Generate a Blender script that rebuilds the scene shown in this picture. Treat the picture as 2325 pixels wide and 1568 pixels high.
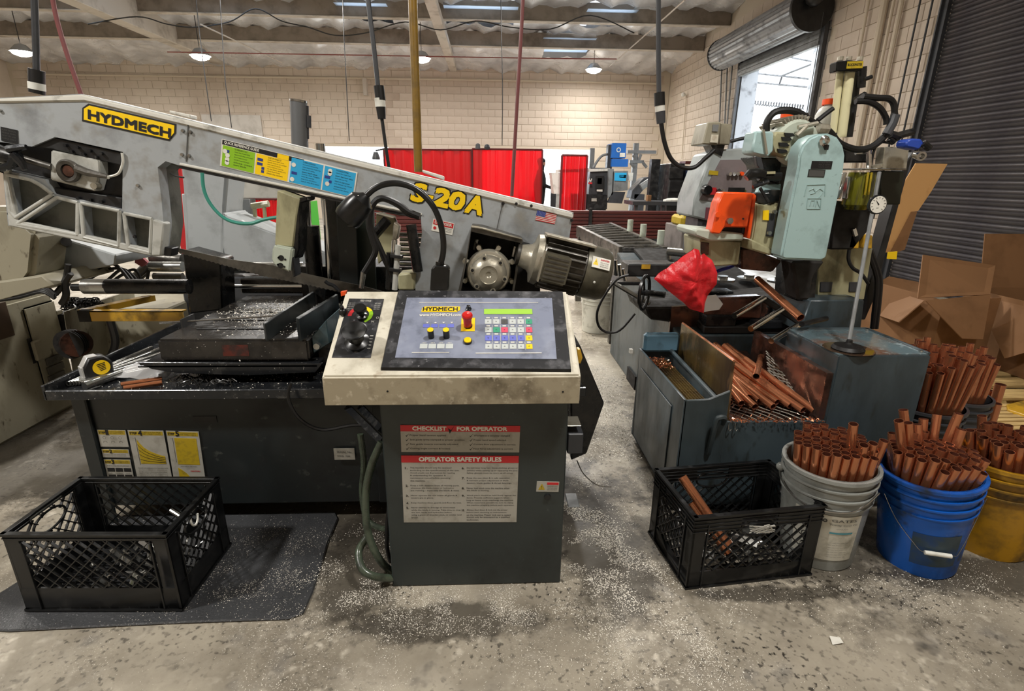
import bpy, bmesh, math, random
from math import sin, cos, pi, radians, atan2, sqrt
from mathutils import Vector, Matrix
from mathutils.geometry import tessellate_polygon
random.seed(7)
V = Vector
for _o in list(bpy.data.objects): bpy.data.objects.remove(_o)
SC = bpy.context.scene
COL = SC.collection
# ------------------------------------------------------------------ camera
FPX, CX, CY, EYE = 1191.0, 1162.5, 784.0, 1.3
_yaw, _pit, _rol = radians(2.65), radians(17.8), radians(.65)
CF = V((sin(_yaw)*cos(_pit), cos(_yaw)*cos(_pit), -sin(_pit)))
_r0 = V((cos(_yaw), -sin(_yaw), 0)); _u0 = _r0.cross(CF)
CR = _r0*cos(_rol) + _u0*sin(_rol); CU = _u0*cos(_rol) - _r0*sin(_rol)
cam = bpy.data.cameras.new('camera'); camo = bpy.data.objects.new('camera', cam); COL.objects.link(camo)
cam.sensor_fit = 'HORIZONTAL'; cam.sensor_width = 36.0; cam.lens = 36.0*FPX/2325.0; cam.clip_start = .05; cam.clip_end = 200
_m = Matrix((CR, CU, -CF)).transposed().to_4x4(); _m.translation = V((0, 0, EYE)); camo.matrix_world = _m
SC.camera = camo
# ------------------------------------------------------------------ world, colour management
w = bpy.data.worlds.new('overcast'); SC.world = w; w.use_nodes = True
bg = w.node_tree.nodes['Background']; bg.inputs[0].default_value = (.86, .93, 1, 1); bg.inputs[1].default_value = 4.0
SC.view_settings.view_transform = 'Standard'; SC.view_settings.look = 'None'
SC.view_settings.gamma = 1; SC.view_settings.use_curve_mapping = False; SC.view_settings.exposure = .42
LAMP_W = 80.0
def area_light(name, loc, size, power, col=(1, 1, 1), rot=(0, 0, 0)):
    l = bpy.data.lights.new(name, 'AREA'); l.shape = 'DISK'; l.size = size; l.energy = power; l.color = col
    o = bpy.data.objects.new(name, l); COL.objects.link(o); o.location = loc; o.rotation_euler = rot; return o

# ------------------------------------------------------------------ pixel -> point on a real plane (all at their real distance)
def ray(u, v): return CF + CR*((u-CX)/FPX) - CU*((v-CY)/FPX)
def W(u, v, Y): d = ray(u, v); return V((0, 0, EYE)) + d*(Y/d.y)
def WX(u, v, X): d = ray(u, v); return V((0, 0, EYE)) + d*(X/d.x)
def WZ(u, v, Z): d = ray(u, v); return V((0, 0, EYE)) + d*((Z-EYE)/d.z)
def WP(u, v, p, n): d = ray(u, v); o = V((0, 0, EYE)); return o + d*((p-o).dot(n)/d.dot(n))
def ps(Y, *a): return [W(u, v, Y) for u, v in a]
# crops used while measuring: origin + scale
def cp(ox, oy, s, Y, *a): return [W(ox+x/s, oy+y/s, Y) for x, y in a]
def c1(Y, *a): return cp(0, 180, 3.267, Y, *a)
def c2(Y, *a): return cp(400, 300, 3.733, Y, *a)
def c3(Y, *a): return cp(800, 360, 3.75, Y, *a)
def c4(Y, *a): return cp(0, 560, 2.904, Y, *a)
def c8(Y, *a): return cp(1340, 540, 2.8, Y, *a)
def c9(Y, *a): return cp(1480, 120, 3.135, Y, *a)

# ------------------------------------------------------------------ mesh builder
class MB:
    def __init__(s): s.v = []; s.f = []
    def add(s, vs, fs):
        b = len(s.v); s.v += [V(p) for p in vs]; s.f += [tuple(i+b for i in f) for f in fs]; return s
    def box(s, a, b):
        x0, y0, z0 = a; x1, y1, z1 = b
        return s.add([(x0,y0,z0),(x1,y0,z0),(x1,y1,z0),(x0,y1,z0),(x0,y0,z1),(x1,y0,z1),(x1,y1,z1),(x0,y1,z1)],
                     [(0,3,2,1),(4,5,6,7),(0,1,5,4),(1,2,6,5),(2,3,7,6),(3,0,4,7)])
    def obox(s, c, ex, ey, ez):
        c, ex, ey, ez = V(c), V(ex), V(ey), V(ez)
        vs = [c+ex*a+ey*b+ez*d for d in (-1,1) for a, b in ((-1,-1),(1,-1),(1,1),(-1,1))]
        return s.add(vs, [(0,3,2,1),(4,5,6,7),(0,1,5,4),(1,2,6,5),(2,3,7,6),(3,0,4,7)])
    def hexa(s, a, b):           # two quads
        return s.add(list(a)+list(b), [(0,3,2,1),(4,5,6,7),(0,1,5,4),(1,2,6,5),(2,3,7,6),(3,0,4,7)])
    def prism(s, pts, vec, holes=()):
        vec = V(vec); loops = [list(map(V, pts))]+[list(map(V, h)) for h in holes]
        allp = [p for l in loops for p in l]; n = len(allp)
        if len(loops) == 1 and len(pts) <= 4: tr = [tuple(range(n))]
        else: tr = [tuple(t) for t in tessellate_polygon(loops)]
        fs = list(tr)+[tuple(i+n for i in reversed(t)) for t in tr]; k = 0
        for l in loops:
            m = len(l); fs += [(k+i, k+(i+1) % m, k+(i+1) % m+n, k+i+n) for i in range(m)]; k += m
        return s.add(allp+[p+vec for p in allp], fs)
    def rod(s, p0, p1, r0, r1=None, n=12, caps=True):
        p0, p1 = V(p0), V(p1); r1 = r0 if r1 is None else r1
        return s.tube([p0, p1], [r0, r1], n, caps)
    def tube(s, path, r, n=8, caps=True):
        path = [V(p) for p in path]; k = len(path); rs = r if isinstance(r, (list, tuple)) else [r]*k
        t = (path[1]-path[0]).normalized(); up = V((0,0,1)) if abs(t.z) < .9 else V((1,0,0))
        nx = t.cross(up).normalized(); vs = []
        for i in range(k):
            if i == 0: d = path[1]-path[0]
            elif i == k-1: d = path[-1]-path[-2]
            else: d = (path[i+1]-path[i]).normalized()+(path[i]-path[i-1]).normalized()
            d = d.normalized() if d.length > 1e-9 else t
            nx = (nx-d*nx.dot(d)).normalized(); ny = d.cross(nx)
            vs += [path[i]+(nx*cos(2*pi*j/n)+ny*sin(2*pi*j/n))*rs[i] for j in range(n)]
        fs = [(i*n+j, i*n+(j+1) % n, (i+1)*n+(j+1) % n, (i+1)*n+j) for i in range(k-1) for j in range(n)]
        if caps: fs += [tuple(range(n))[::-1], tuple((k-1)*n+j for j in range(n))]
        return s.add(vs, fs)
    def lathe(s, prof, o=(0,0,0), ax=(0,0,1), n=24, cap=True, a0=0, a1=2*pi):
        o, ax = V(o), V(ax).normalized(); up = V((0,0,1)) if abs(ax.z) < .9 else V((1,0,0))
        nx = ax.cross(up).normalized(); ny = ax.cross(nx); full = abs(a1-a0-2*pi) < 1e-6; m = n if full else n+1
        vs = [o+ax*h+(nx*cos(a0+(a1-a0)*j/n)+ny*sin(a0+(a1-a0)*j/n))*r for r, h in prof for j in range(m)]
        fs = [(i*m+j, i*m+(j+1) % m, (i+1)*m+(j+1) % m, (i+1)*m+j) for i in range(len(prof)-1) for j in range(n)]
        if cap and full: fs += [tuple(range(m))[::-1], tuple((len(prof)-1)*m+j for j in range(m))]
        return s.add(vs, fs)
    def ball(s, c, r, n=12, sc=(1,1,1)):
        c = V(c); k = n//2; vs = []; 
        for i in range(1, k):
            a = pi*i/k
            vs += [c+V((r*sc[0]*sin(a)*cos(2*pi*j/n), r*sc[1]*sin(a)*sin(2*pi*j/n), r*sc[2]*cos(a))) for j in range(n)]
        vs += [c+V((0,0,r*sc[2])), c-V((0,0,r*sc[2]))]; t = len(vs)-2
        fs = [(i*n+j, (i+1)*n+j, (i+1)*n+(j+1) % n, i*n+(j+1) % n) for i in range(k-2) for j in range(n)]
        fs += [(t, j, (j+1) % n) for j in range(n)]+[(t+1, (k-2)*n+(j+1) % n, (k-2)*n+j) for j in range(n)]
        return s.add(vs, fs)
    def mesh(s, name, m, off=V((0,0,0)), bevel=0, seg=1, sharp=35, sub=None):
        me = bpy.data.meshes.new(name); me.from_pydata([tuple(p-off) for p in s.v], [], s.f)
        bm = bmesh.new(); bm.from_mesh(me); bmesh.ops.recalc_face_normals(bm, faces=bm.faces)
        if bevel:
            bmesh.ops.remove_doubles(bm, verts=bm.verts, dist=1e-6)
            bmesh.ops.dissolve_limit(bm, angle_limit=.01, verts=bm.verts, edges=bm.edges)
            es = [e for e in bm.edges if e.is_manifold and e.calc_face_angle(0) > .5]
            try: bmesh.ops.bevel(bm, geom=es, offset=bevel, segments=seg, affect='EDGES', clamp_overlap=True)
            except Exception: pass
        bm.to_mesh(me); bm.free()
        me.polygons.foreach_set('use_smooth', [True]*len(me.polygons)); me.set_sharp_from_angle(angle=radians(sharp))
        if m: me.materials.append(m)
        return me
def wloc(o):
    p = V((0,0,0))
    while o: p = p+o.location; o = o.parent
    return p
def obj(name, mb, m, parent=None, bevel=0, seg=1, sharp=35, label=None, kind=None, tl=None):
    """one mesh object; world-space vertices; tl = (label, category, group) for a top-level thing"""
    if parent is None and tl:
        xs = mb.v; lo = V((sum(p.x for p in xs)/len(xs), sum(p.y for p in xs)/len(xs), min(p.z for p in xs)))
    else: lo = V((0,0,0))
    off = wloc(parent) if parent else lo
    me = mb.mesh(name, m, off, bevel, seg, sharp); o = bpy.data.objects.new(name, me); COL.objects.link(o)
    if parent: o.parent = parent
    else: o.location = lo
    if label: o['label'] = label
    if kind: o['kind'] = kind
    if tl:
        o['label'] = tl[0]; o['category'] = tl[1]
        if len(tl) > 2 and tl[2]: o['group'] = tl[2]
    return o
def thing(name, label, cat, loc, group=None):
    o = bpy.data.objects.new(name, None); COL.objects.link(o); o.location = loc; o.empty_display_size = .1
    o['label'] = label; o['category'] = cat
    if group: o['group'] = group
    return o
def struct(name, mb, m, **k):
    o = obj(name, mb, m, **k); o['kind'] = 'structure'; return o
def dup(root, loc=None, rot=None, label=None, group=None):
    def cpy(o, par):
        c = o.copy(); COL.objects.link(c); c.parent = par
        for ch in list(o.children): cpy(ch, c)
        return c
    r = cpy(root, None)
    if loc is not None: r.location = loc
    if rot is not None: r.rotation_euler = rot
    if label: r['label'] = label
    if group: r['group'] = group
    return r
def slab(Y, pts, th, holes=()): return MB().prism(ps(Y, *pts), (0, th, 0), [ps(Y, *h) for h in holes])
def smooth(pts, n=6):
    pts = [V(p) for p in pts]; out = []
    for i in range(len(pts)-1):
        p0 = pts[max(i-1, 0)]; p1 = pts[i]; p2 = pts[i+1]; p3 = pts[min(i+2, len(pts)-1)]
        for j in range(n):
            t = j/n; out.append(.5*((2*p1)+(p2-p0)*t+(2*p0-5*p1+4*p2-p3)*t*t+(3*p1-p0-3*p2+p3)*t**3))
    return out+[pts[-1]]
def hose(pts, r, n=8, k=6): return MB().tube(smooth(pts, k), r, n)

# ------------------------------------------------------------------ flat frames for stickers and lettering
_glyph = {}
def glyphs(s, bold, shear=0):
    key = (s, bold, shear)
    if key not in _glyph:
        cu = bpy.data.curves.new('t', 'FONT'); cu.body = s; cu.size = 1; cu.resolution_u = 2; cu.offset = bold; cu.shear = shear
        o = bpy.data.objects.new('t', cu); me = bpy.data.meshes.new_from_object(o)
        vs = [v.co.copy() for v in me.vertices]; fs = [tuple(p.vertices) for p in me.polygons]
        bpy.data.objects.remove(o); bpy.data.meshes.remove(me); _glyph[key] = (vs, fs)
    return _glyph[key]
class Fr:
    def __init__(s, o, x, y, w=None, h=None):
        s.o = V(o); s.w = w or V(x).length; s.h = h or V(y).length; s.x = V(x).normalized()
        y = V(y); y = y-s.x*y.dot(s.x); s.y = y.normalized(); s.n = s.y.cross(s.x)
    def pt(s, a, b, d=0): return s.o+s.x*(a*s.w)+s.y*(b*s.h)+s.n*d
    def rect(s, mb, a0, b0, a1, b1, d=.001, d0=0):
        mb.hexa([s.pt(a0,b0,d0), s.pt(a1,b0,d0), s.pt(a1,b1,d0), s.pt(a0,b1,d0)], [s.pt(a0,b0,d), s.pt(a1,b0,d), s.pt(a1,b1,d), s.pt(a0,b1,d)]); return mb
    def poly(s, mb, pts, d=.001, d0=0):
        mb.prism([s.pt(a, b, d0) for a, b in pts], s.n*(d-d0)); return mb
    def ring(s, mb, a, b, r0, r1, d=.001, d0=0, t0=0, t1=360, n=24, k=1):
        P0 = [(cos(radians(t0+(t1-t0)*i/n)), sin(radians(t0+(t1-t0)*i/n))) for i in range(n+1)]
        c = s.pt(a, b)
        f = lambda r, dd: [c+s.x*(q[0]*r)-s.y*(q[1]*r*k)+s.n*dd for q in P0]
        if r0 <= 0: mb.prism(f(r1, d0)[:-1] if abs(t1-t0) >= 359 else [c+s.n*d0]+f(r1, d0), s.n*(d-d0)); return mb
        A, B = f(r0, d), f(r1, d)
        for i in range(n): mb.add([A[i], A[i+1], B[i+1], B[i]], [(0,1,2,3)])
        return mb
    def text(s, mb, t, a, b, hh, ww=None, d=.0015, bold=0, shear=0, center=False):
        vs, fs = glyphs(t, 0, shear)
        if not vs: return mb
        x0 = min(v.x for v in vs); x1 = max(v.x for v in vs); y0 = min(v.y for v in vs); y1 = max(v.y for v in vs)
        H = hh*s.h; ky = H/(y1-y0); kx = (ww*s.w/(x1-x0)) if ww else ky
        sh = -(x1-x0)*kx/2 if center else 0
        p0 = s.pt(a, b, d)
        bo = bold*H*1.3; offs = [(0,0)] if bold < .015 else [(dx*bo, dy*bo) for dx, dy in ((-1,-1),(1,-1),(-1,1),(1,1),(0,0))]
        for i, (ox, oy) in enumerate(offs):
            q = p0+s.x*ox+s.y*oy+s.n*(.00006*i); mb.add([q+s.x*((v.x-x0)*kx+sh)+s.y*((y1-v.y)*ky) for v in vs], fs)
        return mb
def FY(Y, TL, TR, BL):
    o, x, y = W(*TL, Y), W(*TR, Y), W(*BL, Y); return Fr(o, x-o, y-o)

# ------------------------------------------------------------------ materials
def L(h):
    h = h.lstrip('#'); c = [int(h[i:i+2], 16)/255 for i in (0, 2, 4)]
    return tuple(x/12.92 if x <= .04045 else ((x+.055)/1.055)**2.4 for x in c)+(1,)
def M(name, col, rough=.5, metal=0, c2=None, lo=.5, hi=.7, sc=6, bump=0, bsc=None, streak=1, coat=0, c3=None, sc3=40, lo3=.62, hi3=.72, spec=.5, stretch=None):
    m = bpy.data.materials.new(name); m.use_nodes = True; nt = m.node_tree; N = nt.nodes; K = nt.links
    b = N['Principled BSDF']; b.inputs['Roughness'].default_value = rough; b.inputs['Metallic'].default_value = metal
    b.inputs['Specular IOR Level'].default_value = spec; b.inputs['Coat Weight'].default_value = coat
    b.inputs['Base Color'].default_value = L(col); src = None
    tc = N.new('ShaderNodeTexCoord'); mp = N.new('ShaderNodeMapping'); K.new(tc.outputs['Object'], mp.inputs[0])
    mp.inputs['Scale'].default_value = stretch or (1, 1, streak)
    def noise(scale, l, h, det=6, rg=.6):
        n = N.new('ShaderNodeTexNoise'); n.inputs['Scale'].default_value = scale; n.inputs['Detail'].default_value = det; n.inputs['Roughness'].default_value = rg
        K.new(mp.outputs[0], n.inputs['Vector']); r = N.new('ShaderNodeMapRange'); r.inputs[1].default_value = l; r.inputs[2].default_value = h
        K.new(n.outputs[0], r.inputs[0]); return n, r
    if c2:
        n, r = noise(sc, lo, hi); mx = N.new('ShaderNodeMix'); mx.data_type = 'RGBA'
        mx.inputs[6].default_value = L(col); mx.inputs[7].default_value = L(c2); K.new(r.outputs[0], mx.inputs[0]); src = mx.outputs[2]
        if c3:
            n3, r3 = noise(sc3, lo3, hi3, 3); m3 = N.new('ShaderNodeMix'); m3.data_type = 'RGBA'; K.new(src, m3.inputs[6]); m3.inputs[7].default_value = L(c3)
            K.new(r3.outputs[0], m3.inputs[0]); src = m3.outputs[2]
        K.new(src, b.inputs['Base Color'])
        rr = N.new('ShaderNodeMapRange'); rr.inputs[3].default_value = max(rough-.1, .05); rr.inputs[4].default_value = min(rough+.2, 1); K.new(r.outputs[0], rr.inputs[0]); K.new(rr.outputs[0], b.inputs['Roughness'])
    if bump:
        n, r = noise(bsc or sc*4, 0, 1, 4); bp = N.new('ShaderNodeBump'); bp.inputs['Strength'].default_value = bump; bp.inputs['Distance'].default_value = .01
        K.new(n.outputs[0], bp.inputs['Height']); K.new(bp.outputs[0], b.inputs['Normal'])
    return m
def ME(name, col, st):
    m = bpy.data.materials.new(name); m.use_nodes = True; b = m.node_tree.nodes['Principled BSDF']
    b.inputs['Base Color'].default_value = L(col); b.inputs['Emission Color'].default_value = L(col); b.inputs['Emission Strength'].default_value = st; return m
def MT(name, col, tr=.6, mixt=.25, rough=.5):      # translucent film
    m = bpy.data.materials.new(name); m.use_nodes = True; nt = m.node_tree; N = nt.nodes; K = nt.links; N.clear()
    o = N.new('ShaderNodeOutputMaterial'); a = N.new('ShaderNodeBsdfTranslucent'); d = N.new('ShaderNodeBsdfDiffuse'); t = N.new('ShaderNodeBsdfTransparent')
    for q in (a, d, t): q.inputs[0].default_value = L(col)
    g = N.new('ShaderNodeBsdfGlossy'); g.inputs['Roughness'].default_value = .25
    m1 = N.new('ShaderNodeMixShader'); m1.inputs[0].default_value = tr; K.new(d.outputs[0], m1.inputs[1]); K.new(a.outputs[0], m1.inputs[2])
    m2 = N.new('ShaderNodeMixShader'); m2.inputs[0].default_value = mixt; K.new(m1.outputs[0], m2.inputs[1]); K.new(t.outputs[0], m2.inputs[2])
    m3 = N.new('ShaderNodeMixShader'); m3.inputs[0].default_value = .06; K.new(m2.outputs[0], m3.inputs[1]); K.new(g.outputs[0], m3.inputs[2])
    K.new(m3.outputs[0], o.inputs[0]); return m
mt = {}
mt['saw'] = M('saw grey paint', '#a3a8ab', .45, 0, '#5f6060', .52, .78, 5, .06, 60, c3='#8b8a84', sc3=14, lo3=.5, hi3=.75)
mt['edge'] = M('worn paint and edge highlight', '#d9d8d0', .5, 0, '#8d8a80', .55, .75, 18)  # paler tone paints in the highlight along the rounded head edges
mt['cast'] = M('pale grey casting', '#b9bab4', .5, 0, '#6b6a60', .5, .75, 9, .1, 80)
mt['castdark'] = M('dark mottled casting recess', '#74756c', .6, 0, '#45453e', .45, .7, 9, .1, 80)  # darker grey than the pale casting, mottled by noise
mt['black'] = M('black paint', '#17181a', .45, 0, '#2c2c2b', .45, .7, 12)
mt['blackm'] = M('oily black steel', '#1b1c1d', .35, .3, '#3a3733', .5, .72, 14, .05)
mt['base'] = M('dark grey green paint', '#202526', .5, 0, '#121313', .5, .75, 4, .03, 50, c3='#50544f', sc3=22, lo3=.66, hi3=.8)
mt['console'] = M('console dark green grey paint', '#303737', .45, 0, '#212524', .5, .75, 4, .04, 60, c3='#565c58', sc3=25, lo3=.66, hi3=.8)
mt['cream'] = M('dirty cream paint', '#dcd7c6', .5, 0, '#9a917c', .5, .75, 7, .04, 50, c3='#b9ad98', sc3=30, lo3=.6, hi3=.75)
mt['creamlip'] = M('grimy cream paint', '#a59b84', .55, 0, '#5e5442', .47, .72, 9, .04, 50, c3='#c2b9a4', sc3=40, lo3=.58, hi3=.72)
mt['steel'] = M('bare steel', '#a8a8a4', .28, .9, '#4a4844', .5, .75, 12)
mt['chrome'] = M('chrome', '#d8d8d6', .12, 1)
mt['dsteel'] = M('dark oily steel plate', '#2b2d30', .3, .5, '#5a5a58', .55, .8, 15, .08, 40, c3='#c8c8c4', sc3=90, lo3=.68, hi3=.72)
mt['bed'] = M('oily bed casting', '#3a3734', .3, .35, '#1b1b1b', .45, .7, 8, .1, 40, c3='#c9c9c6', sc3=120, lo3=.69, hi3=.73)
mt['alu'] = M('cast aluminium', '#b3ae9f', .42, .6, '#6b6352', .5, .75, 14, .12, 60)
mt['motor'] = M('oily motor grey', '#5b5852', .4, .4, '#2c2a26', .45, .7, 12, .1, 60)
mt['cowl'] = M('olive grey cowl', '#6d6a5c', .38, .35, '#403d33', .45, .72, 7, .05)
mt['rubber'] = M('black rubber', '#0d0d0e', .45, 0)
mt['plastic'] = M('black plastic', '#0e0f10', .38, 0, '#1d1e1f', .5, .7, 20)
mt['bezel'] = M('scuffed black bezel', '#26272a', .45, 0, '#5c5c60', .5, .75, 22, 0, c3='#8c8c90', sc3=70, lo3=.66, hi3=.76)
mt['film'] = M('grey blue membrane', '#858ca0', .4, 0, '#5d6373', .5, .75, 20, 0, c3='#a5abbc', sc3=8, lo3=.5, hi3=.8)
mt['white'] = M('white print', '#e6e4da', .5, 0, '#bdb9aa', .5, .8, 12)
mt['whitep'] = M('white plastic', '#dcdcd4', .5, 0, '#a7a498', .5, .75, 10)
mt['dull'] = M('dull white sticker', '#a9a79e', .5, 0, '#8b887c', .5, .75, 20)
mt['ink'] = M('black ink', '#0d0d0d', .6)
mt['dotink'] = M('grey ink', '#4a4a48', .6)
mt['yel'] = M('yellow print', '#ffd40f', .4)
mt['yeldull'] = M('dull yellow print', '#b39a22', .5, 0, '#8f7b1a', .5, .7, 60)
mt['green'] = M('green print', '#8cc022', .4)
mt['blue'] = M('light blue print', '#2fa8dd', .4)
mt['navy'] = M('navy print', '#2b3f8c', .4)
mt['redp'] = M('red print', '#c3262c', .45)
mt['lcd'] = M('green display', '#a6d94e', .3)
mt['keyb'] = M('blue key print', '#6f78cf', .4)
mt['keyw'] = M('pale key print', '#c9cfcd', .4)
mt['keyg'] = M('green key print', '#3fa07c', .4)
mt['keyr'] = M('red key print', '#e0506a', .4)
mt['redbtn'] = M('red plastic', '#c81f1b', .25, 0)
mt['orange'] = M('orange guard paint', '#f4551a', .4, 0, '#a8431c', .55, .78, 14, .03)
mt['gold'] = M('yellow steel paint', '#c79a2a', .45, 0, '#5a4a22', .5, .72, 10, .05)
mt['machblue'] = M('worn blue grey paint', '#434f55', .4, 0, '#262d2d', .46, .72, 4, .05, 40, streak=.35, c3='#2c2e28', sc3=18, lo3=.58, hi3=.75)
mt['machtop'] = M('oily worn top', '#5f7278', .2, .1, '#6b4a38', .45, .68, 7, .05, c3='#9fb2b8', sc3=30, lo3=.6, hi3=.75)
mt['rustoil'] = M('oily brown steel', '#4a3a33', .25, .4, '#7a4a38', .45, .7, 6, .08, c3='#1d1512', sc3=14, lo3=.5, hi3=.7)
mt['rustplate'] = M('rusty golden plate', '#6f5b34', .32, .35, '#3b2a1c', .45, .7, 5, .06, streak=.3, c3='#a07c55', sc3=14, lo3=.6, hi3=.75)
mt['guard'] = M('pale blue guard paint', '#a5c1c1', .4, 0, '#7c9292', .55, .78, 7, .04, 60, c3='#8aa0a0', sc3=40, lo3=.64, hi3=.74)
mt['pale'] = M('pale grey green paint', '#b9c2b4', .42, 0, '#7b7f6c', .5, .75, 9, .04)
mt['olive'] = M('old cream green paint', '#aaa684', .42, 0, '#5f5c42', .5, .75, 8, .04, streak=.5)
mt['ivory'] = M('ivory cylinder paint', '#ddd7ae', .35, 0, '#a89f78', .55, .75, 8)
mt['copper'] = M('copper', '#c98560', .3, .75, '#a8603f', .5, .78, 7, .01)
mt['copperin'] = M('shade-painted copper bore', '#5e2f20', .6, .3)  # bore darkened to paint in the shade inside the open tubes
mt['beige'] = M('stained beige machine paint', '#9b9683', .45, 0, '#5e5747', .48, .72, 4, .05, 30, streak=.5, c3='#4a4133', sc3=26, lo3=.62, hi3=.74)
mt['cardboard'] = M('cardboard', '#825d3b', .85, 0, '#6e4e30', .5, .7, 3, .03)
mt['wood'] = M('pallet wood', '#c8ab72', .75, 0, '#94764a', .45, .7, 6, .1, stretch=(1, 12, 12))
mt['bsilver'] = M('grey pail plastic', '#8d908c', .35, 0, '#5e5f59', .5, .75, 6)
mt['bblue'] = M('blue pail plastic', '#1358b4', .33, 0, '#0b3466', .46, .72, 5, c3='#1c2c44', sc3=11, lo3=.58, hi3=.7)
mt['byellow'] = M('yellow pail plastic', '#b98a1a', .38, 0, '#4d3c1c', .44, .66, 7)
mt['bwhite'] = M('white pail plastic', '#d6d4c8', .4, 0, '#8b887a', .5, .75, 12)
mt['label'] = M('stained paper label', '#c9c7ba', .55, 0, '#7d7a69', .5, .74, 12)
mt['red'] = M('red cloth', '#d42029', .45, 0, '#a51420', .5, .75, 14, .4, 30)
mt['mat'] = M('worn rubber mat', '#3f4042', .4, 0, '#2d2e30', .45, .7, 5, .25, 140, c3='#8b8c8e', sc3=150, lo3=.66, hi3=.71)
mt['block'] = M('painted block', '#cfc2b2', .75, 0, '#ab9a8a', .42, .75, .5, .1, 30)
mt['mortar'] = M('painted mortar', '#c9bdaa', .85)
mt['insul'] = M('foil insulation', '#eef0f4', .35, .35, '#a8a8ac', .4, .75, 1.2, .6, 5)
mt['beam'] = M('painted wood beam', '#8d8276', .75, 0, '#6f655a', .45, .7, 3)
mt['girder'] = M('pale girder paint', '#c7bfb4', .65, 0, '#8d8377', .5, .75, 2.5)
mt['slat'] = M('dark roller slat', '#4d4a4b', .45, .3, '#38343a', .45, .7, 2)
mt['doorgrey'] = M('galvanised grey', '#8b8d90', .45, .3, '#66676a', .5, .7, 5)
mt['dkgrey'] = M('dark grey paint', '#3c3e42', .5, 0, '#2a2b2d', .5, .7, 5)
mt['midgrey'] = M('mid grey paint', '#7d8081', .5, 0, '#5d5e5d', .5, .7, 5)
mt['navyb'] = M('dark blue cabinet', '#1e2a44', .5)
mt['blueb'] = M('blue box paint', '#2467b8', .4)
mt['maroon'] = M('red oxide tube', '#5d2f2c', .4, .2, '#3f211f', .45, .7, 5, stretch=(.3, 8, 8))
mt['curtain'] = MT('red welding curtain', '#c20e16', .7, .2)
mt['yelpole'] = M('grimy yellow conduit', '#8a6a22', .5, 0, '#5d4a22', .45, .7, 9)
mt['redhose'] = M('red air hose', '#7a4444', .5)
mt['greenhose'] = M('green hose', '#3d8f80', .35)
mt['oliveh'] = M('oily green cable', '#4a5446', .3, 0, '#2a2f28', .45, .7, 20)
mt['bluehose'] = M('blue coil hose', '#2a2f8c', .3)
mt['greensk'] = M('bright green panel', '#3fb52e', .5)
mt['skin'] = M('skin', '#b98a70', .6); mt['dkcloth'] = M('dark work clothes', '#1c1d22', .8)
mt['glass'] = M('amber bowl', '#6a6a1e', .1, 0, '#2c2c12', .45, .6, 14)
mt['lamp'] = ME('lamp lens', '#fff6e6', 30)
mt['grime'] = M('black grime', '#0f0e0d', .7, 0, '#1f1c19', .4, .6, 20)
mt['chips'] = M('metal chips', '#e9e4d8', .4, .15)
mt['brownbox'] = M('brown plate', '#4b3a2a', .6)
# ================================================================== ROOM
XR, YB, ZC, XL, YF = 5.4, 17.0, 4.85, -13.5, -4.0
fm = M('stained concrete', '#a79f8f', .5, 0, '#6d6557', .4, .66, 2.2, .1, 60, c3='#2f2a23', sc3=9, lo3=.6, hi3=.74)
_nt = fm.node_tree; _b = _nt.nodes['Principled BSDF']; _src = _b.inputs['Base Color'].links[0].from_socket
_tc = _nt.nodes.new('ShaderNodeTexCoord')
def _spk(scale, l, h, col, src, dens=1.3, dl=.48, dh=.6):
    n = _nt.nodes.new('ShaderNodeTexNoise'); n.inputs['Scale'].default_value = scale; n.inputs['Detail'].default_value = 2; _nt.links.new(_tc.outputs['Object'], n.inputs['Vector'])
    r = _nt.nodes.new('ShaderNodeMapRange'); r.inputs[1].default_value = l; r.inputs[2].default_value = h; _nt.links.new(n.outputs[0], r.inputs[0])
    n2 = _nt.nodes.new('ShaderNodeTexNoise'); n2.inputs['Scale'].default_value = dens; n2.inputs['Detail'].default_value = 5; _nt.links.new(_tc.outputs['Object'], n2.inputs['Vector'])
    r2 = _nt.nodes.new('ShaderNodeMapRange'); r2.inputs[1].default_value = dl; r2.inputs[2].default_value = dh; _nt.links.new(n2.outputs[0], r2.inputs[0])
    mu = _nt.nodes.new('ShaderNodeMath'); mu.operation = 'MULTIPLY'; _nt.links.new(r.outputs[0], mu.inputs[0]); _nt.links.new(r2.outputs[0], mu.inputs[1])
    mx = _nt.nodes.new('ShaderNodeMix'); mx.data_type = 'RGBA'; _nt.links.new(mu.outputs[0], mx.inputs[0]); _nt.links.new(src, mx.inputs[6]); mx.inputs[7].default_value = L(col); return mx.outputs[2]
_src = _spk(9, .5, .75, '#a8a297', _src, 2.5, .4, .7)
_src = _spk(55, .56, .66, '#2a2620', _src, 4, .4, .65)
_src = _spk(26, .55, .75, '#d0c8b8', _src, 3, .45, .65)
_src = _spk(180, .62, .68, '#e2dccf', _src, 2.5, .5, .62)
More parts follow.
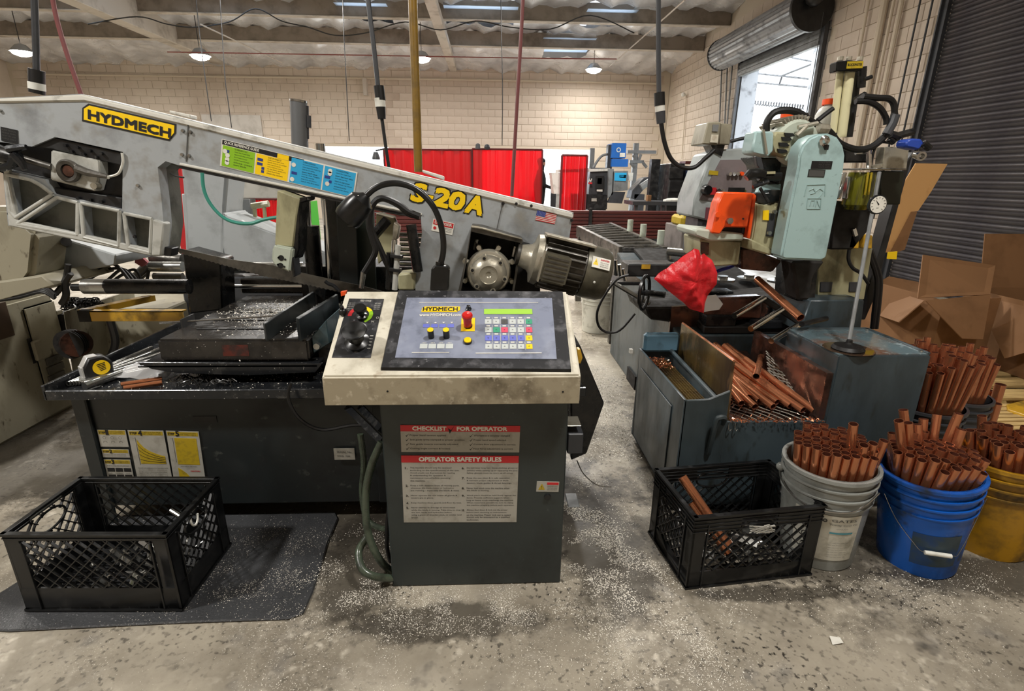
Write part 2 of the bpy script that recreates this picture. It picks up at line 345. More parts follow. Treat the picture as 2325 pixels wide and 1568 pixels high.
def _blob(cx, cy, rx, ry, col, src, k=1.0):
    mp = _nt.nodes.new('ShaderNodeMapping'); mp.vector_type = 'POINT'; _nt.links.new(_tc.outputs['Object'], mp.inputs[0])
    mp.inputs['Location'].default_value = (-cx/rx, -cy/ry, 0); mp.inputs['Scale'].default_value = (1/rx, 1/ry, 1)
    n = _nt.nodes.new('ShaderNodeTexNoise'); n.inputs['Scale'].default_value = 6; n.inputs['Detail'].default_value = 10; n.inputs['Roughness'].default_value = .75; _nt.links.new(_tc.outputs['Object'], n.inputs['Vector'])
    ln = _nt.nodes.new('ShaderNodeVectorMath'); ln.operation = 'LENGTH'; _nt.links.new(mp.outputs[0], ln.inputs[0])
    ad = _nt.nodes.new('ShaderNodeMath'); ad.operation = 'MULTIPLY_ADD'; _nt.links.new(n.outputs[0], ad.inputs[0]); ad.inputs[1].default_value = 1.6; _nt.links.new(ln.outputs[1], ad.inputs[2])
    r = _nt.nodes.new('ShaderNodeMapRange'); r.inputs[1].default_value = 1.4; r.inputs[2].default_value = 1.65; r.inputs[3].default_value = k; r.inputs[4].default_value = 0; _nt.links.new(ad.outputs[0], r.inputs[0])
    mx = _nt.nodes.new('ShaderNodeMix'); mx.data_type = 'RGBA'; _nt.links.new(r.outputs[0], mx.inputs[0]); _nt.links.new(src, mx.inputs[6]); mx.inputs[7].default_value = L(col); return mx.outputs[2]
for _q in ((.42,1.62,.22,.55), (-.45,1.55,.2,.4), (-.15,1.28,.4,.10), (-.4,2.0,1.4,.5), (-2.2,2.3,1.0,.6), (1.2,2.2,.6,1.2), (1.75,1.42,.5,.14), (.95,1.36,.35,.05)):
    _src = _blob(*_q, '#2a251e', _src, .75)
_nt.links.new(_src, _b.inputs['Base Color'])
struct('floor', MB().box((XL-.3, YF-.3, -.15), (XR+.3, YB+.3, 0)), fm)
struct('ground_outside', MB().box((XR+.3, -10, -.2), (30, 40, -.05)).box((-30, YB+.3, -.2), (XR+.3, 40, -.05)), M('white concrete', '#cfcbc2', .8))  # plain white concrete outside the doors

# ---- back wall with two big openings
def xat(u): return W(u, 400, YB).x
oz = W(1240, 338, YB).z
A0, A1, B0, B1 = xat(738), xat(885), xat(1095), xat(1345)
wb = MB()
for a, b in ((XL, A0), (A1, B0), (B1, XR)): wb.box((a, YB+.01, 0), (b, YB+.25, oz))
wb.box((XL, YB+.01, oz), (XR, YB+.25, ZC+.3))
wall_back = struct('wall_back', wb, mt['mortar'])
blk = MB().box((-.1955, -.004, -.0955), (.1955, .03, .0955)).mesh('block', mt['block'], bevel=.002)
def blocks(parent, lines, place, limit=290):
    n = 0; rest = []
    for p, key in sorted(lines, key=lambda q: q[1]):
        if n < limit:
            o = bpy.data.objects.new('block', blk); COL.objects.link(o); o.parent = parent; place(o, p); n += 1
        else: rest.append(p)
    return rest
cells = []
for r in range(5, 24):
    for c in range(-34, 14):
        x = c*.4+(.2 if r % 2 else 0)+.2; z = r*.2+.1
        if x > XR-.2 or x < -13.4: continue
        if z < oz+.02 and (A0-.2 < x < A1+.2 or B0-.2 < x < B1+.2): continue
        cells.append(((x, z), abs(x-1)+abs(z-3)*.3))
rest = blocks(wall_back, cells, lambda o, p: setattr(o, 'location', V((p[0], YB, p[1]))-wloc(wall_back)))
rb = MB()
for x, z in rest: rb.box((x-.1955, YB-.004, z-.0955), (x+.1955, YB+.02, z+.0955))
obj('distant_blocks', rb, mt['block'], wall_back, kind='stuff')
# ---- right wall: near roller door (Y 2.6..6.8), far roller door (9.25..12.1)
DA, DB, DZ = 9.27, 12.1, 3.57; NA, NB, NZ = 2.6, 6.78, 3.9
wr = MB()
for a, b in ((YF, NA), (NB, DA), (DB, YB+.25)): wr.box((XR+.01, a, 0), (XR+.3, b, ZC+.3))
wr.box((XR+.01, DA, DZ), (XR+.3, DB, ZC+.3)); wr.box((XR+.01, NA, NZ), (XR+.3, NB, ZC+.3))
wall_right = struct('wall_right', wr, mt['mortar'])
cells = []
for r in range(2, 23):
    for c in range(0, 30):
        y = NB+.25+c*.4+(.2 if r % 2 else 0); z = r*.2+.1
        if y > YB-.2: continue
        if z < DZ+.1 and DA-.2 < y < DB+.2: continue
        if y > DA and z < 1.3: continue
        cells.append(((y, z), y-z))
def _pr(o, p): o.location = V((XR, p[0], p[1]))-wloc(wall_right); o.rotation_euler = (0, 0, -pi/2)
rest = blocks(wall_right, cells, _pr)
rb = MB()
for y, z in rest: rb.box((XR-.004, y-.1955, z-.0955), (XR+.02, y+.1955, z+.0955))
obj('distant_blocks', rb, mt['block'], wall_right, kind='stuff')
# door reveal of the far door
rv = MB().box((XR-.03, DB-.012, 0), (XR+.32, DB+.1, DZ)).box((XR-.03, DA-.1, 0), (XR+.32, DA+.012, DZ)).box((XR-.03, DA-.1, DZ-.012), (XR+.32, DB+.1, DZ+.12))
struct('trim_1', rv, mt['doorgrey'])
g = MB().box((XR-.1, DB+.02, 0), (XR-.04, DB+.1, DZ+.1)).box((XR-.1, DA-.1, 0), (XR-.04, DA-.02, DZ+.1))
struct('trim_2', g, mt['dkgrey'])
struct('wall_left', MB().box((XL-.25, YF, 0), (XL, YB+.25, ZC+.3)), mt['block'])
struct('wall_front', MB().box((XL, YF-.25, 0), (XR+.3, YF, ZC+.3)), mt['block'])

# ---- near roller door: curved slats
nd = thing('roller_door', 'closed dark corrugated roller door filling the right wall behind the cardboard boxes', 'roller door', (XR, NA, 0))
nd['kind'] = 'structure'; nd.name = 'door_1'
del nd['category']
sm_ = MB(); P_ = .088; prof = [(-.004, 0), (-.022, .012), (-.028, .03), (-.012, .043), (-.026, .056), (-.022, .076), (-.004, P_)]
vs = [(x, y, z) for y in (NA, NB) for x, z in prof]; k = len(prof)
sm_.add(vs, [(i, i+1, k+i+1, k+i) for i in range(k-1)]); sme = sm_.mesh('slat', mt['slat'], V((0, NA, 0)), sharp=60)
for i in range(44):
    o = bpy.data.objects.new('slat', sme); COL.objects.link(o); o.parent = nd; o.location = (0, 0, i*P_)
gd = MB().box((XR-.075, NB-.01, 0), (XR-.03, NB+.05, 4.2)).box((XR-.11, NB+.05, 0), (XR-.03, NB+.07, 4.2))
obj('door_guide', gd, mt['dkgrey'], nd)
# ---- far rolled-up door
bc = V((XR-.38, DA-.1, DZ+.28)); be = V((XR-.38, DB+.35, DZ+.28))
fd = thing('rolled_up_door', 'grey corrugated door rolled up above the bright doorway', 'roller door', be)
n = 26; ring = []; mbx = MB(); vs = []
for e in (bc, be):
    for i in range(n*2): a = pi*i/n; r = .30 if i % 2 else .285; vs.append(e+V((r*cos(a), 0, r*sin(a))))
m2 = n*2; fs = [(i, (i+1) % m2, m2+(i+1) % m2, m2+i) for i in range(m2)]+[tuple(range(m2)), tuple(range(m2, 2*m2))]
obj('coil', mbx.add(vs, fs), mt['doorgrey'], fd, sharp=20)
obj('end_plate', MB().rod(bc-V((0,.06,0)), bc, .34, n=32), mt['black'], fd)
obj('end_plate', MB().rod(be, be+V((0,.03,0)), .31, n=32), mt['black'], fd)
hb = MB().box((XR-.1, DA, DZ-.2), (XR-.02, DB, DZ+.05))
for i in range(3): hb.box((XR-.12, DA, DZ-.18+i*.075), (XR-.1, DB, DZ-.14+i*.075))
obj('bottom_slats', hb, mt['midgrey'], fd)
obj('chain_hoist', MB().ball(bc+V((-.05,-.16,.1)), .13).rod(bc+V((.1,-.2,-.1)), bc+V((.1,-.2,-2.6)), .006, n=5), mt['black'], fd)
# ---- outside canopy seen through the far door
cn = thing('canopy_frame', 'pale steel canopy frame outside the open doorway', 'canopy', (9, 13, 0))
f_ = lambda u, v: WX(u, v, 9.0)
for a, b, r in (((1700,165),(1865,182),.03), ((1700,186),(1860,200),.03), ((1775,172),(1870,135),.03), ((1770,190),(1776,172),.03), ((1838,198),(1842,180),.03), ((1740,120),(1872,145),.025), ((1820,103),(1870,108),.03)):
    obj('frame_bar', MB().rod(f_(*a), f_(*b), r, n=6), mt['dkgrey'], cn)
wz = [f_(1703+ (1852-1703)*t/120, 232+ 14*t/120)+V((0, .05*sin(t*1.3), .07*cos(t*1.3))) for t in range(121)]
obj('razor_wire', MB().tube(wz, .022, 4), mt['dkgrey'], cn)
obj('post', MB().box(f_(1852, 400)-V((.05,.05,1.4)), f_(1852, 120)+V((.05,.05,.2))), mt['doorgrey'], cn)

# ---- ceiling, beams and girders
YA = WX(1660, 58, XR).y; ZA = WX(1660, 58, XR).z; YB2 = WX(1600, 115, XR).y; ZB2 = WX(1600, 115, XR).z
beams = [(YA, ZA), (YB2, ZB2), (YA-2.2, ZA), (YA-4.6, ZA), (YA-7, ZA), (YA-9.4, ZA)]
bid = 0
for y, z in beams:
    bid += 1
    b = MB().box((XL, y, z), (XR-.02, y+.13, z+(.32 if abs(y-YB2) < .01 else .38))); o = struct('trim_%d' % (bid+2), b, mt['beam'], bevel=.01)
    obj('ledger_strip', MB().box((XL, y-.02, z-.015), (XR-.02, y+.15, z)), mt['girder'], o)
g1 = WZ(402, 106, ZB2-.2); gx = W(516, 160, YB-.1).x
struct('trim_20', MB().box((gx-.32, YF, ZB2-.12), (gx, YB, ZC-.05)), mt['girder'], bevel=.01)
gx2 = W(1037, 175, YB-.1).x
struct('trim_21', MB().box((gx2-.2, 5, ZB2-.16), (gx2, YB, ZB2-.0)), mt['girder'], bevel=.01)
struct('trim_22', MB().box((-3.6, 16.8, 3.5), (-3.5, 17, 3.95)), mt['girder'])
ins = MB(); nx, ny = 110, 120; ys = sorted([b[0] for b in beams]); vs = []
glint_rects = [(-9.2,-7.9,11.2,12.4), (-6.2,-4.4,11.2,12.5), (-.9,.6,12.9,13.9), (2.2,3.2,12.9,13.9), (1.4,2.6,14.4,15.8), (-3.2,-2.2,12.9,13.9)]
for j in range(ny+1):
    y = 6+(YB-6)*j/ny; near = min(abs(y-b-.06) for b in ys)
    for i in range(nx+1):
        x = XL+(XR-XL)*i/nx
        z = 4.86-.13*(y-13)+.05*sin(x*2.1+y*1.7)*cos(x*5.3-y*.9)+.04*sin(x*11+y*3)-.05*random.random()*min(1, near)-.08*min(1, near/.9)
        vs.append((x, y, z))
holes = 0; fs = []
for j in range(ny):
    for i in range(nx):
        x = XL+(XR-XL)*(i+.5)/nx; y = 6+(YB-6)*(j+.5)/ny
        if any(a < x < b and c < y < d for a, b, c, d in glint_rects): continue
        fs.append((j*(nx+1)+i, j*(nx+1)+i+1, (j+1)*(nx+1)+i+1, (j+1)*(nx+1)+i))
ins.add(vs, fs); ceil = MB().box((XL-.2, YF-.2, ZC+.3), (XR+.3, 6, ZC+.45))
# roof deck with cut-outs over the added foil glint panels, made of strips
cs = [(XL, 6, XR+.3, 11.2)]; 
deck = MB(); edges_y = [6, 11.2, 12.4, 12.5, 12.9, 13.9, 14.4, 15.8, YB+.25]
for a, b in zip(edges_y, edges_y[1:]):
    x = XL-.2; m_ = (a+b)/2
    for s0, s1, c, d in sorted(q for q in glint_rects if q[2] < m_ < q[3]): deck.box((x, a, ZC+.3), (s0, b, ZC+.45)); x = s1
    deck.box((x, a, ZC+.3), (XR+.3, b, ZC+.45))
for q in deck.v: ceil.v.append(q)
nb = len(ceil.v)-len(deck.v); ceil.f += [tuple(i+nb for i in f) for f in deck.f]
ceiling = struct('ceiling', ceil, mt['insul'])
obj('foil_insulation', ins, mt['insul'], ceiling, sharp=180)
for q in glint_rects: obj('foil_glint_panel', MB().box((q[0]-.05, q[2]-.05, 4.8-.13*((q[2]+q[3])/2-13)), (q[1]+.05, q[3]+.05, 4.81-.13*((q[2]+q[3])/2-13))), MT('foil glint film', '#dfe8f2', .9, .15) if 'sk' not in mt else mt['sk'], ceiling)  # added translucent panels stand in for bright reflections on the foil

# ---- high-bay lamps (lit): visible far ones, nearer rows added as unseen fill
mt['lamphouse'] = M('lamp housing', '#9a9a98', .4, .5)
hb0 = thing('high_bay_lamp', 'lit high bay lamp, far left under the roof', 'lamp', (0, 0, 0))
obj('housing', MB().lathe([(.04,.16),(.1,.14),(.2,.03),(.22,.0)], (0,0,0), (0,0,1), 20, cap=False), mt['lamphouse'], hb0)
obj('lens', MB().lathe([(.0,.012),(.19,.01),(.20,.0),(.17,-.05),(.08,-.085),(.0,-.09)], (0,0,0), (0,0,1), 20, cap=False), mt['lamp'], hb0)
obj('hanger', MB().rod((0,0,.15), (0,0,.85), .008, n=6), mt['black'], hb0)
spots = []
for u, v, y in ((50,118,13.4), (455,127,13.6), (957,133,13.8), (1348,158,15.4)): spots.append((W(u, v, y), ['lit high bay lamp hanging at the far left edge', 'lit high bay lamp beside the pale diagonal girder', 'lit high bay lamp beside the yellow conduit', 'lit high bay lamp near the back right corner'][len(spots)]))
for y, xs_ in ((8.8, (-8, -3.3, 1.4)), (5.2, (-8, -3.3, .3)), (.4, (-3.4, 1.2))):  # unseen lamps added to light the foreground and machine fronts
    for x in xs_: spots.append((V((x, y, 4.02)), 'added high bay lamp out of view, fill light for the foreground'))
for i, (p, lab) in enumerate(spots):
    o = hb0 if i == 0 else dup(hb0)
    o.location = p; o['label'] = lab; o['group'] = 'high bay lamps'
    h = [c for c in o.children if c.name.startswith('hanger')][0]
    area_light('lamp_light', p-V((0,0,.11)), .34, LAMP_W*(1.0 if i < 4 else 1.15 if i < 10 else (1.5 if p.x < 0 else .8)), (1, .965, .92))
# ================================================================== FRONT BAND SAW
YS = 2.12
saw = thing('band_saw', 'grey horizontal band saw in front, its long sloping head over a dark oily bed', 'band saw', (-.7, 2.1, 0))
S = lambda name, mb, m, bev=0, par=None, **k: obj(name, mb, mt[m] if isinstance(m, str) else m, par or saw, bevel=bev, **k)
# ---- base cabinet and tray
XB0, XB1 = -1.49, .30
body = MB().hexa([V((XB0,1.80,.075)), V((XB1,1.80,.075)), V((XB1,2.85,.075)), V((XB0,2.85,.075))], [V((XB0,1.80,.545)), V((XB1,1.80,.545)), V((XB1,2.85,.545)), V((XB0,2.85,.545))])
basec = S('base_cabinet', body, 'base', .006)
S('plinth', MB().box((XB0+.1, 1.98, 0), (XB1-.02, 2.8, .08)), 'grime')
S('side_panel', MB().box((-.43, 1.79, .08), (-.06, 1.80, .53)), 'base', .002, basec)
S('corner_post', MB().box((XB0-.002, 1.785, .0), (XB0+.05, 1.80, .54)), 'base', .004, basec)
S('handle_recess', MB().box(W(437, 945, 1.797), W(494, 958, 1.80)), 'black', 0, basec)
tr = MB().box((-1.535, 1.745, .552), (XB1+.05, 2.62, .562))
tr.box((-1.535, 1.74, .545), (XB1+.05, 1.752, .581)).box((-1.54, 1.74, .545), (-1.528, 2.62, .60))
tray = S('chip_tray', tr, 'dsteel', .002)
wp = W(760, 1030, 1.79); S('rating_plate', MB().box(W(757, 1018, 1.787), W(807, 1042, 1.79)), 'dull', 0, basec)
ink = MB(); fr = FY(1.787, (757,1018), (807,1019), (757,1042)); fr.text(ink, 'SERIAL No.', .15, .2, .2, .7, .001); fr.text(ink, 'MODEL  YEAR', .15, .6, .16, .6, .001); S('lettering', ink, 'dotink', 0, basec)
# step stickers on the base
def step(par, TL, TR, BL, num, kind):
    f = FY(1.797, TL, TR, BL); n = V((0,0,0))
    b = f.rect(MB(), 0, 0, 1, 1, .0015); st = obj('sticker', b, mt['dull'], par)
    hh = dict(a=.26, b=.42, c=.2, d=.095, e=.095)[kind]
    obj('heading_band', f.rect(MB(), .03, .02, .97, hh, .002), mt['yeldull'], st)
    t = MB(); f.text(t, 'STEP', .05, hh*.35, hh*.45, .22 if kind in 'abc' else .2, .0026, .02); f.text(t, num, .29, -.0, hh*1.05, .09 if kind in 'abc' else .1, .0026, .04)
    for i in range(2): f.text(t, ('CHOOSE BLADE SPEED','SET FEED FORCE')[i], .42, hh*(.3+.32*i), hh*.18, .5, .0026)
    if kind == 'a':
        for i in range(3): f.ring(t, .2+.28*i, .45, f.w*.05, f.w*.056, .002)
        for i in range(3): f.ring(t, .2+.28*i, .75, f.w*.06, f.w*.068, .002, t0=0, t1=180)
    if kind == 'b':
        for i in range(2): f.text(t, 'MATERIAL SIZE AND SHAPE SETTING', .08, .58+.18*i, .09, .8, .0026)
    if kind == 'c':
        f.text(t, 'SET BLADE SPEED AND COOLANT FLOW', .08, .28, .05, .84, .0026)
        for r in range(2):
            for c in range(3): f.rect(t, .07+.31*c, .42+.33*r, .34+.31*c, .6+.33*r, .0022)
            f.text(t, 'soft    medium    hard', .1, .65+.33*r, .05, .8, .0026)
    if kind in 'de': f.rect(t, .17, .14, .175, .7 if kind == 'd' else .64, .0022); f.text(t, 'FEED RATE', .1, .15, .012, .06, .0026)
    if kind == 'd':
        for i in range(6): f.text(t, ('BLADE LIFE DEPENDS ON THE FEED RATE','set the pressure for the section','in the chart and read the value','below the line for solid bars','above the line for tubes and','structural sections') [i], .1, .76+.04*i, .014, .8 if i else .85, .0026)
        g = MB(); cur = [(.2,.18),(.27,.26),(.36,.34),(.45,.39),(.55,.43),(.68,.47),(.8,.5),(.92,.52)]
        f.poly(g, cur+[(.92,.68),(.2,.68)], .0022); obj('chart', g, mt['yeldull'], st)
        for k_ in range(1, 5):
            for a, b_ in zip(cur, cur[1:]):
                f.poly(t, [(a[0], a[1]+(.68-a[1])*k_/5), (b_[0], b_[1]+(.68-b_[1])*k_/5), (b_[0], b_[1]+(.68-b_[1])*k_/5+.006), (a[0], a[1]+(.68-a[1])*k_/5+.006)], .0028)
    if kind == 'e':
        g = MB(); f.rect(g, .22, .14, .9, .68, .0022); f.poly(g, [(.2,.75),(.32,.8),(.45,.87),(.6,.99),(.2,.99)], .0022); obj('chart', g, mt['yeldull'], st)
        f.text(t, 'BLADE WIDTH / FEED FORCE', .3, .71, .015, .5, .0026); rr_ = MB(); f.text(rr_, 'CAUTION', .58, .8, .03, .3, .0026, .02); obj('lettering', rr_, mt['redp'], st)
    obj('lettering', t, mt['ink'], st)
step(basec, (221,975), (285,976), (230,1013), '1', 'a')
step(basec, (231,1019), (292,1020), (235,1037), '2', 'b')
step(basec, (236,1042), (296,1043), (246,1087), '3', 'c')
step(basec, (290,976), (371,977), (310,1086), '4', 'd')
step(basec, (377,977), (451,979), (394,1087), '5', 'e')
# ---- bed
zb = .725
S('saw_bed', MB().box((-1.205, 1.87, .64), (-.665, 2.62, zb)), 'bed', .008, seg=2)
S('red_patch', MB().box(W(503, 783, 1.869), W(566, 808, 1.869)+V((0,.001,0))), M('rust red stain', '#5a2117', .6, 0, '#34201a', .45, .6, 20), 0)
ap = ps(1.84, (306,822), (732,825), (716,845), (560,852), (406,847), (345,838)); S('drip_apron', MB().prism(ap, (0,.012,0)).box((-1.27, 1.84, .628), (-.63, 2.0, .636)), 'dsteel', .001)
S('bed_pedestal', MB().box((-1.12, 2.02, .555), (-.55, 2.7, .642)), 'blackm', .01)
S('bed_wing', MB().box((-.66, 1.93, .60), (-.4, 2.62, .70)), 'blackm', .01)
sl = MB()
for i in range(3): sl.box((-1.13+.0*i, 2.0+.13*i, zb), (-.72, 2.02+.13*i, zb+.004))
S('bed_rib', sl, 'blackm', .001)
# fence plates
S('fence_plate', MB().hexa([WZ(602,772,zb), WZ(607,775,zb), WZ(718,694,zb), WZ(713,692,zb)], [WZ(602,772,zb)+V((0,0,.066)), WZ(607,775,zb)+V((0,0,.066)), WZ(718,694,zb)+V((0,0,.066)), WZ(713,692,zb)+V((0,0,.066))]), 'base', .002)
q = [WZ(677,772,zb), WZ(684,775,zb), WZ(772,712,zb), WZ(766,710,zb)]
S('fence_plate', MB().hexa(q, [p+V((0,0,.085)) for p in q]), 'base', .002)
an = MB().prism([V((-.66,1.9,.725)), V((-.60,1.9,.79)), V((-.595,1.9,.70)), V((-.66,1.9,.66))], (0,.6,0)); S('angle_rail', an, M('teal grey paint', '#3d5056', .4, 0, '#22292b', .5, .7, 8), .003)
S('rail_bolt', MB().rod(W(722,783,1.88), W(722,783,1.88)+V((0,-.02,0)), .012, n=8), 'steel'); S('rail_bolt', MB().rod(W(757,742,2.2)-V((0,.03,0)), W(757,742,2.2), .012, n=8), 'steel')
# ---- cylinders and rods behind the bed
def barX(name, u0, v0, u1, v1, Y, r, m): 
    a = W(u0, v0, Y); b = W(u1, v1, Y); b.z = a.z; return S(name, MB().rod(a, b, r, n=20), m)
barX('clamp_cylinder', 244, 650, 430, 650, 2.35, .033, 'blackm'); barX('cylinder_head', 192, 650, 246, 650, 2.35, .033, 'steel')
barX('cylinder_fitting', 165, 652, 192, 652, 2.35, .016, 'blackm')
barX('guide_rod', 342, 605, 415, 605, 2.9, .028, 'steel'); barX('guide_rod', 506, 607, 690, 610, 2.75, .03, 'steel'); barX('guide_rod', 515, 650, 760, 652, 2.65, .011, 'chrome'); barX('guide_rod', 350, 627, 415, 627, 3.0, .02, 'motor')
S('rear_bar', MB().box((-1.1, 2.75, .74), (-.3, 2.83, .80)), 'bed', .006)
S('rear_vise_block', MB().box((-1.25, 2.66, zb), (-.55, 2.74, .80)), 'bed', .006)
bz = [W(413,567,2.47), W(500,590,2.47), W(505,703,2.47), W(430,712,2.47)]
S('vise_jaw', MB().prism(bz, (0,.14,0)), 'blackm', .006)
S('vise_post', MB().hexa([W(700,640,2.42), W(742,640,2.42), W(742,640,2.5), W(700,640,2.5)], [W(704,698,2.42), W(738,698,2.42), W(738,698,2.5), W(704,698,2.5)]), 'blackm', .003)
# ---- lift columns
def colY(name, u0, v0, u1, v1, Y, r, m, n=20): return S(name, MB().rod(W(u0, v0, Y), W(u1, v1, Y), r, n=n), m)
colY('column_rod', 697, 455, 699, 520, 2.6, .016, 'chrome'); colY('column_sleeve', 705, 512, 718, 650, 2.6, .04, 'blackm')
colY('column_rod', 742, 455, 750, 640, 2.62, .02, 'chrome'); S('column_box', MB().box(W(757, 660, 2.5), W(775, 440, 2.6)), 'blackm', .004)
S('column_box', MB().hexa([W(772,655,2.4), W(815,655,2.4), W(815,655,2.55), W(772,655,2.55)], [W(762,452,2.4), W(808,468,2.4), W(808,468,2.55), W(762,452,2.55)]), 'base', .004)
S('bolt', MB().rod(W(790,511,2.395), W(808,512,2.395), .008, n=8), 'steel')
S('bed_back_plate', MB().box(W(690, 700, 2.62), W(960, 600, 2.7)), 'blackm', .004)
# ---- saw head
out = [(0,222),(184,213),(1303,483),(1299,495),(1290,560),(1180,560),(1150,700),(950,700),(941,643),(958,530),(955,489),(906,485),(405,375),(376,366),(358,380),(367,455),(372,510),(364,581),(343,581),(18,512),(6,388),(-60,375),(-60,226)]
rec = [(-40,322),(0,322),(72,333),(125,311),(279,345),(277,475),(124,440),(101,407),(60,398),(-40,375)]
p1 = [(13,396),(70,408),(92,420),(120,441),(36,494),(24,480)]; p2 = [(130,447),(176,459),(176,534),(36,505),(126,449)]; p2 = [(130,448),(177,460),(176,533),(40,508)]
p3 = [(184,461),(272,479),(270,559),(190,538)]; p4 = [(282,484),(345,497),(341,573),(292,561)]
head = S('saw_head', slab(YS, out, .055, (rec, p1, p2, p3, p4)), 'saw', .004, seg=2)
back = [(0,226),(184,217),(1300,486),(1290,556),(1180,560),(1150,700),(955,700),(945,643),(962,530),(958,492),(906,489),(405,379),(380,370),(362,384),(371,455),(376,510),(368,577),(343,577),(24,510),(12,392),(-60,378),(-60,230)]
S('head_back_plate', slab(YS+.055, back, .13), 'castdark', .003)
# top rounding strip, highlight painted in as a pale colour
S('top_edge', MB().prism(ps(YS-.006, (0,223),(184,214),(1303,484),(1301,497),(192,230),(0,233),(-60,233),(-60,226)), (0,.2,0)), 'edge', .006, head, seg=2)
S('bottom_edge', MB().prism(ps(YS-.006, (407,369),(958,484),(958,489),(407,375)), (0,.03,0)), 'edge', .002, head)
S('underside_strip', MB().prism(ps(YS+.0, (407,376),(955,491),(955,497),(407,382)), (0,.18,0)), 'black', 0, head)
for a in ((383,253,432,263), (958,388,1007,403)):
    S('hinge_clip', MB().prism(ps(YS+.0, (a[0],a[1]-3),(a[2],a[3]-3),(a[2],a[3]+6),(a[0]+2,a[1]+4)), (0,.05,0)), 'edge', .003, head)
# lips around casting pockets
def lip(pts, w_=.006, m='edge', Y=YS-.008, par=None):
    P_ = ps(Y, *pts); mbk = MB(); n = len(P_)
    for i in range(n): mbk.rod(P_[i], P_[(i+1) % n], w_, n=6)
    return S('casting_rib', mbk, m, 0, par or head, sharp=60)
for p in (p1, p2, p3, p4): lip(p, .007, 'cast')
S('casting_web', slab(YS-.012, [(6,388),(20,384),(16,396),(38,500),(343,566),(343,581),(18,512)], .02), 'cast', .004, head)
S('casting_end', slab(YS-.02, [(346,497),(372,507),(365,581),(343,581)], .05), 'cast', .005, head)
S('blade_guide_exit', slab(YS-.0, [(371,560),(391,563),(389,582),(371,580)], .05), 'black', .003)
# plate joints and bolts
S('cover_seam', MB().prism(ps(YS-.0025, (426,280),(428,280.5),(423.5,367),(421.5,366.5)), (0,.002,0)), 'dotink', 0, head)
S('cover_seam', MB().prism(ps(YS-.0025, (1141,459),(1142.5,459),(1128,524),(1126.5,524)), (0,.002,0)), 'dotink', 0, head)
def bolt(u, v, r=.006, Y=YS, m='steel', par=None): p = W(u, v, Y); return S('bolt', MB().rod(p, p-V((0,.007,0)), r, r*.8, n=8), m, 0, par or head)
for u, v in ((416,297),(433,300),(414,351),(430,354),(314,421),(307,537),(23,485),(1142,462),(1298,500),(910,414),(1172,462),(1206,467),(1,250),(20,403)): bolt(u, v, .007, par=head, m='black' if u > 1000 or u == 307 or u==23 else 'steel')
# tension recess
bk = MB().prism(ps(YS+.05, *rec), (0,.005,0)); S('recess_floor', bk, 'black', 0, head)
tb = MB().prism(c1(YS+.0, (375,525),(735,600),(740,700),(705,830),(370,745)), (0,.05,0)); tens = S('tension_block', tb, 'cast', .004, seg=2)
gi = MB().prism(c1(YS+.01, (235,500),(410,432),(908,545),(905,640),(740,600),(400,520)), (0,.04,0)); S('slide_rail', gi, 'black', .003, tens)
gi = MB().prism(c1(YS+.01, (400,800),(905,880),(905,962),(400,850)), (0,.04,0)); S('slide_rail', gi, 'black', .003, tens)
for x, y in ((495,490),(585,505),(675,530),(760,550),(540,535),(630,555),(720,578),(590,880),(680,893),(760,905)): p = c1(YS+.01, (x, y))[0]; S('bolt', MB().rod(p, p-V((0,.012,0)), .006, n=8), 'dsteel', 0, tens)
pc = c1(YS, (520,680))[0]; mbz = MB(); fr = Fr(pc, V((1,0,0)), V((0,0,-1)), 1, 1)
mbz.lathe([(.024,-.0),(.04,-.0),(.042,.012),(.036,.018),(.024,.014),(.024,0)], pc, (0,-1,0), 24, cap=False); S('lever_ring', mbz, 'motor', 0, tens)
S('lever_hub', MB().lathe([(.024,0),(.02,.01),(.0,.011)], pc, (0,-1,0), 16, cap=False), 'rustoil', 0, tens)
S('lever', MB().tube(c1(YS-.012, (570,660),(650,690),(720,705),(800,722)), [.016,.014,.011,.008], 8), 'motor', 0, tens)
S('indicator_tube', hose(c1(YS-.006, (905,545),(912,615),(885,690),(840,715),(790,722)), .0045, 6), 'whitep', 0, tens)
S('lever_knob', MB().ball(c1(YS-.01, (798,725))[0], .008, 8), 'whitep', 0, tens)
S('bolt', MB().rod(c1(YS-.0, (735,790))[0], c1(YS-.0, (735,790))[0]-V((0,.03,0)), .012, n=12), 'alu', 0, tens)
S('tension_screw', MB().rod(c1(YS-.0, (130,575))[0], c1(YS-.0, (385,650))[0], .012, n=12), 'motor', 0, tens)
hw = c1(YS-.05, (60,570))[0]; ax = (c1(YS-.05, (385,650))[0]-c1(YS-.05, (130,575))[0]).normalized()
S('hand_wheel_hub', MB().rod(hw-ax*.13, hw+ax*.03, .036, .03, n=16), 'blackm', 0, tens)
S('hand_wheel_spoke', MB().tube(c1(YS-.08, (60,520),(150,505),(195,500)), [.014,.012,.008], 8), 'dsteel', 0, tens)
S('hand_wheel_spoke', MB().tube(c1(YS-.08, (100,560),(160,620),(185,672)), [.018,.014,.008], 8), 'dsteel', 0, tens)
S('hand_wheel_spoke', MB().tube(c1(YS-.08, (0,660),(80,640),(120,560)), [.012,.014,.016], 8), 'dsteel', 0, tens)
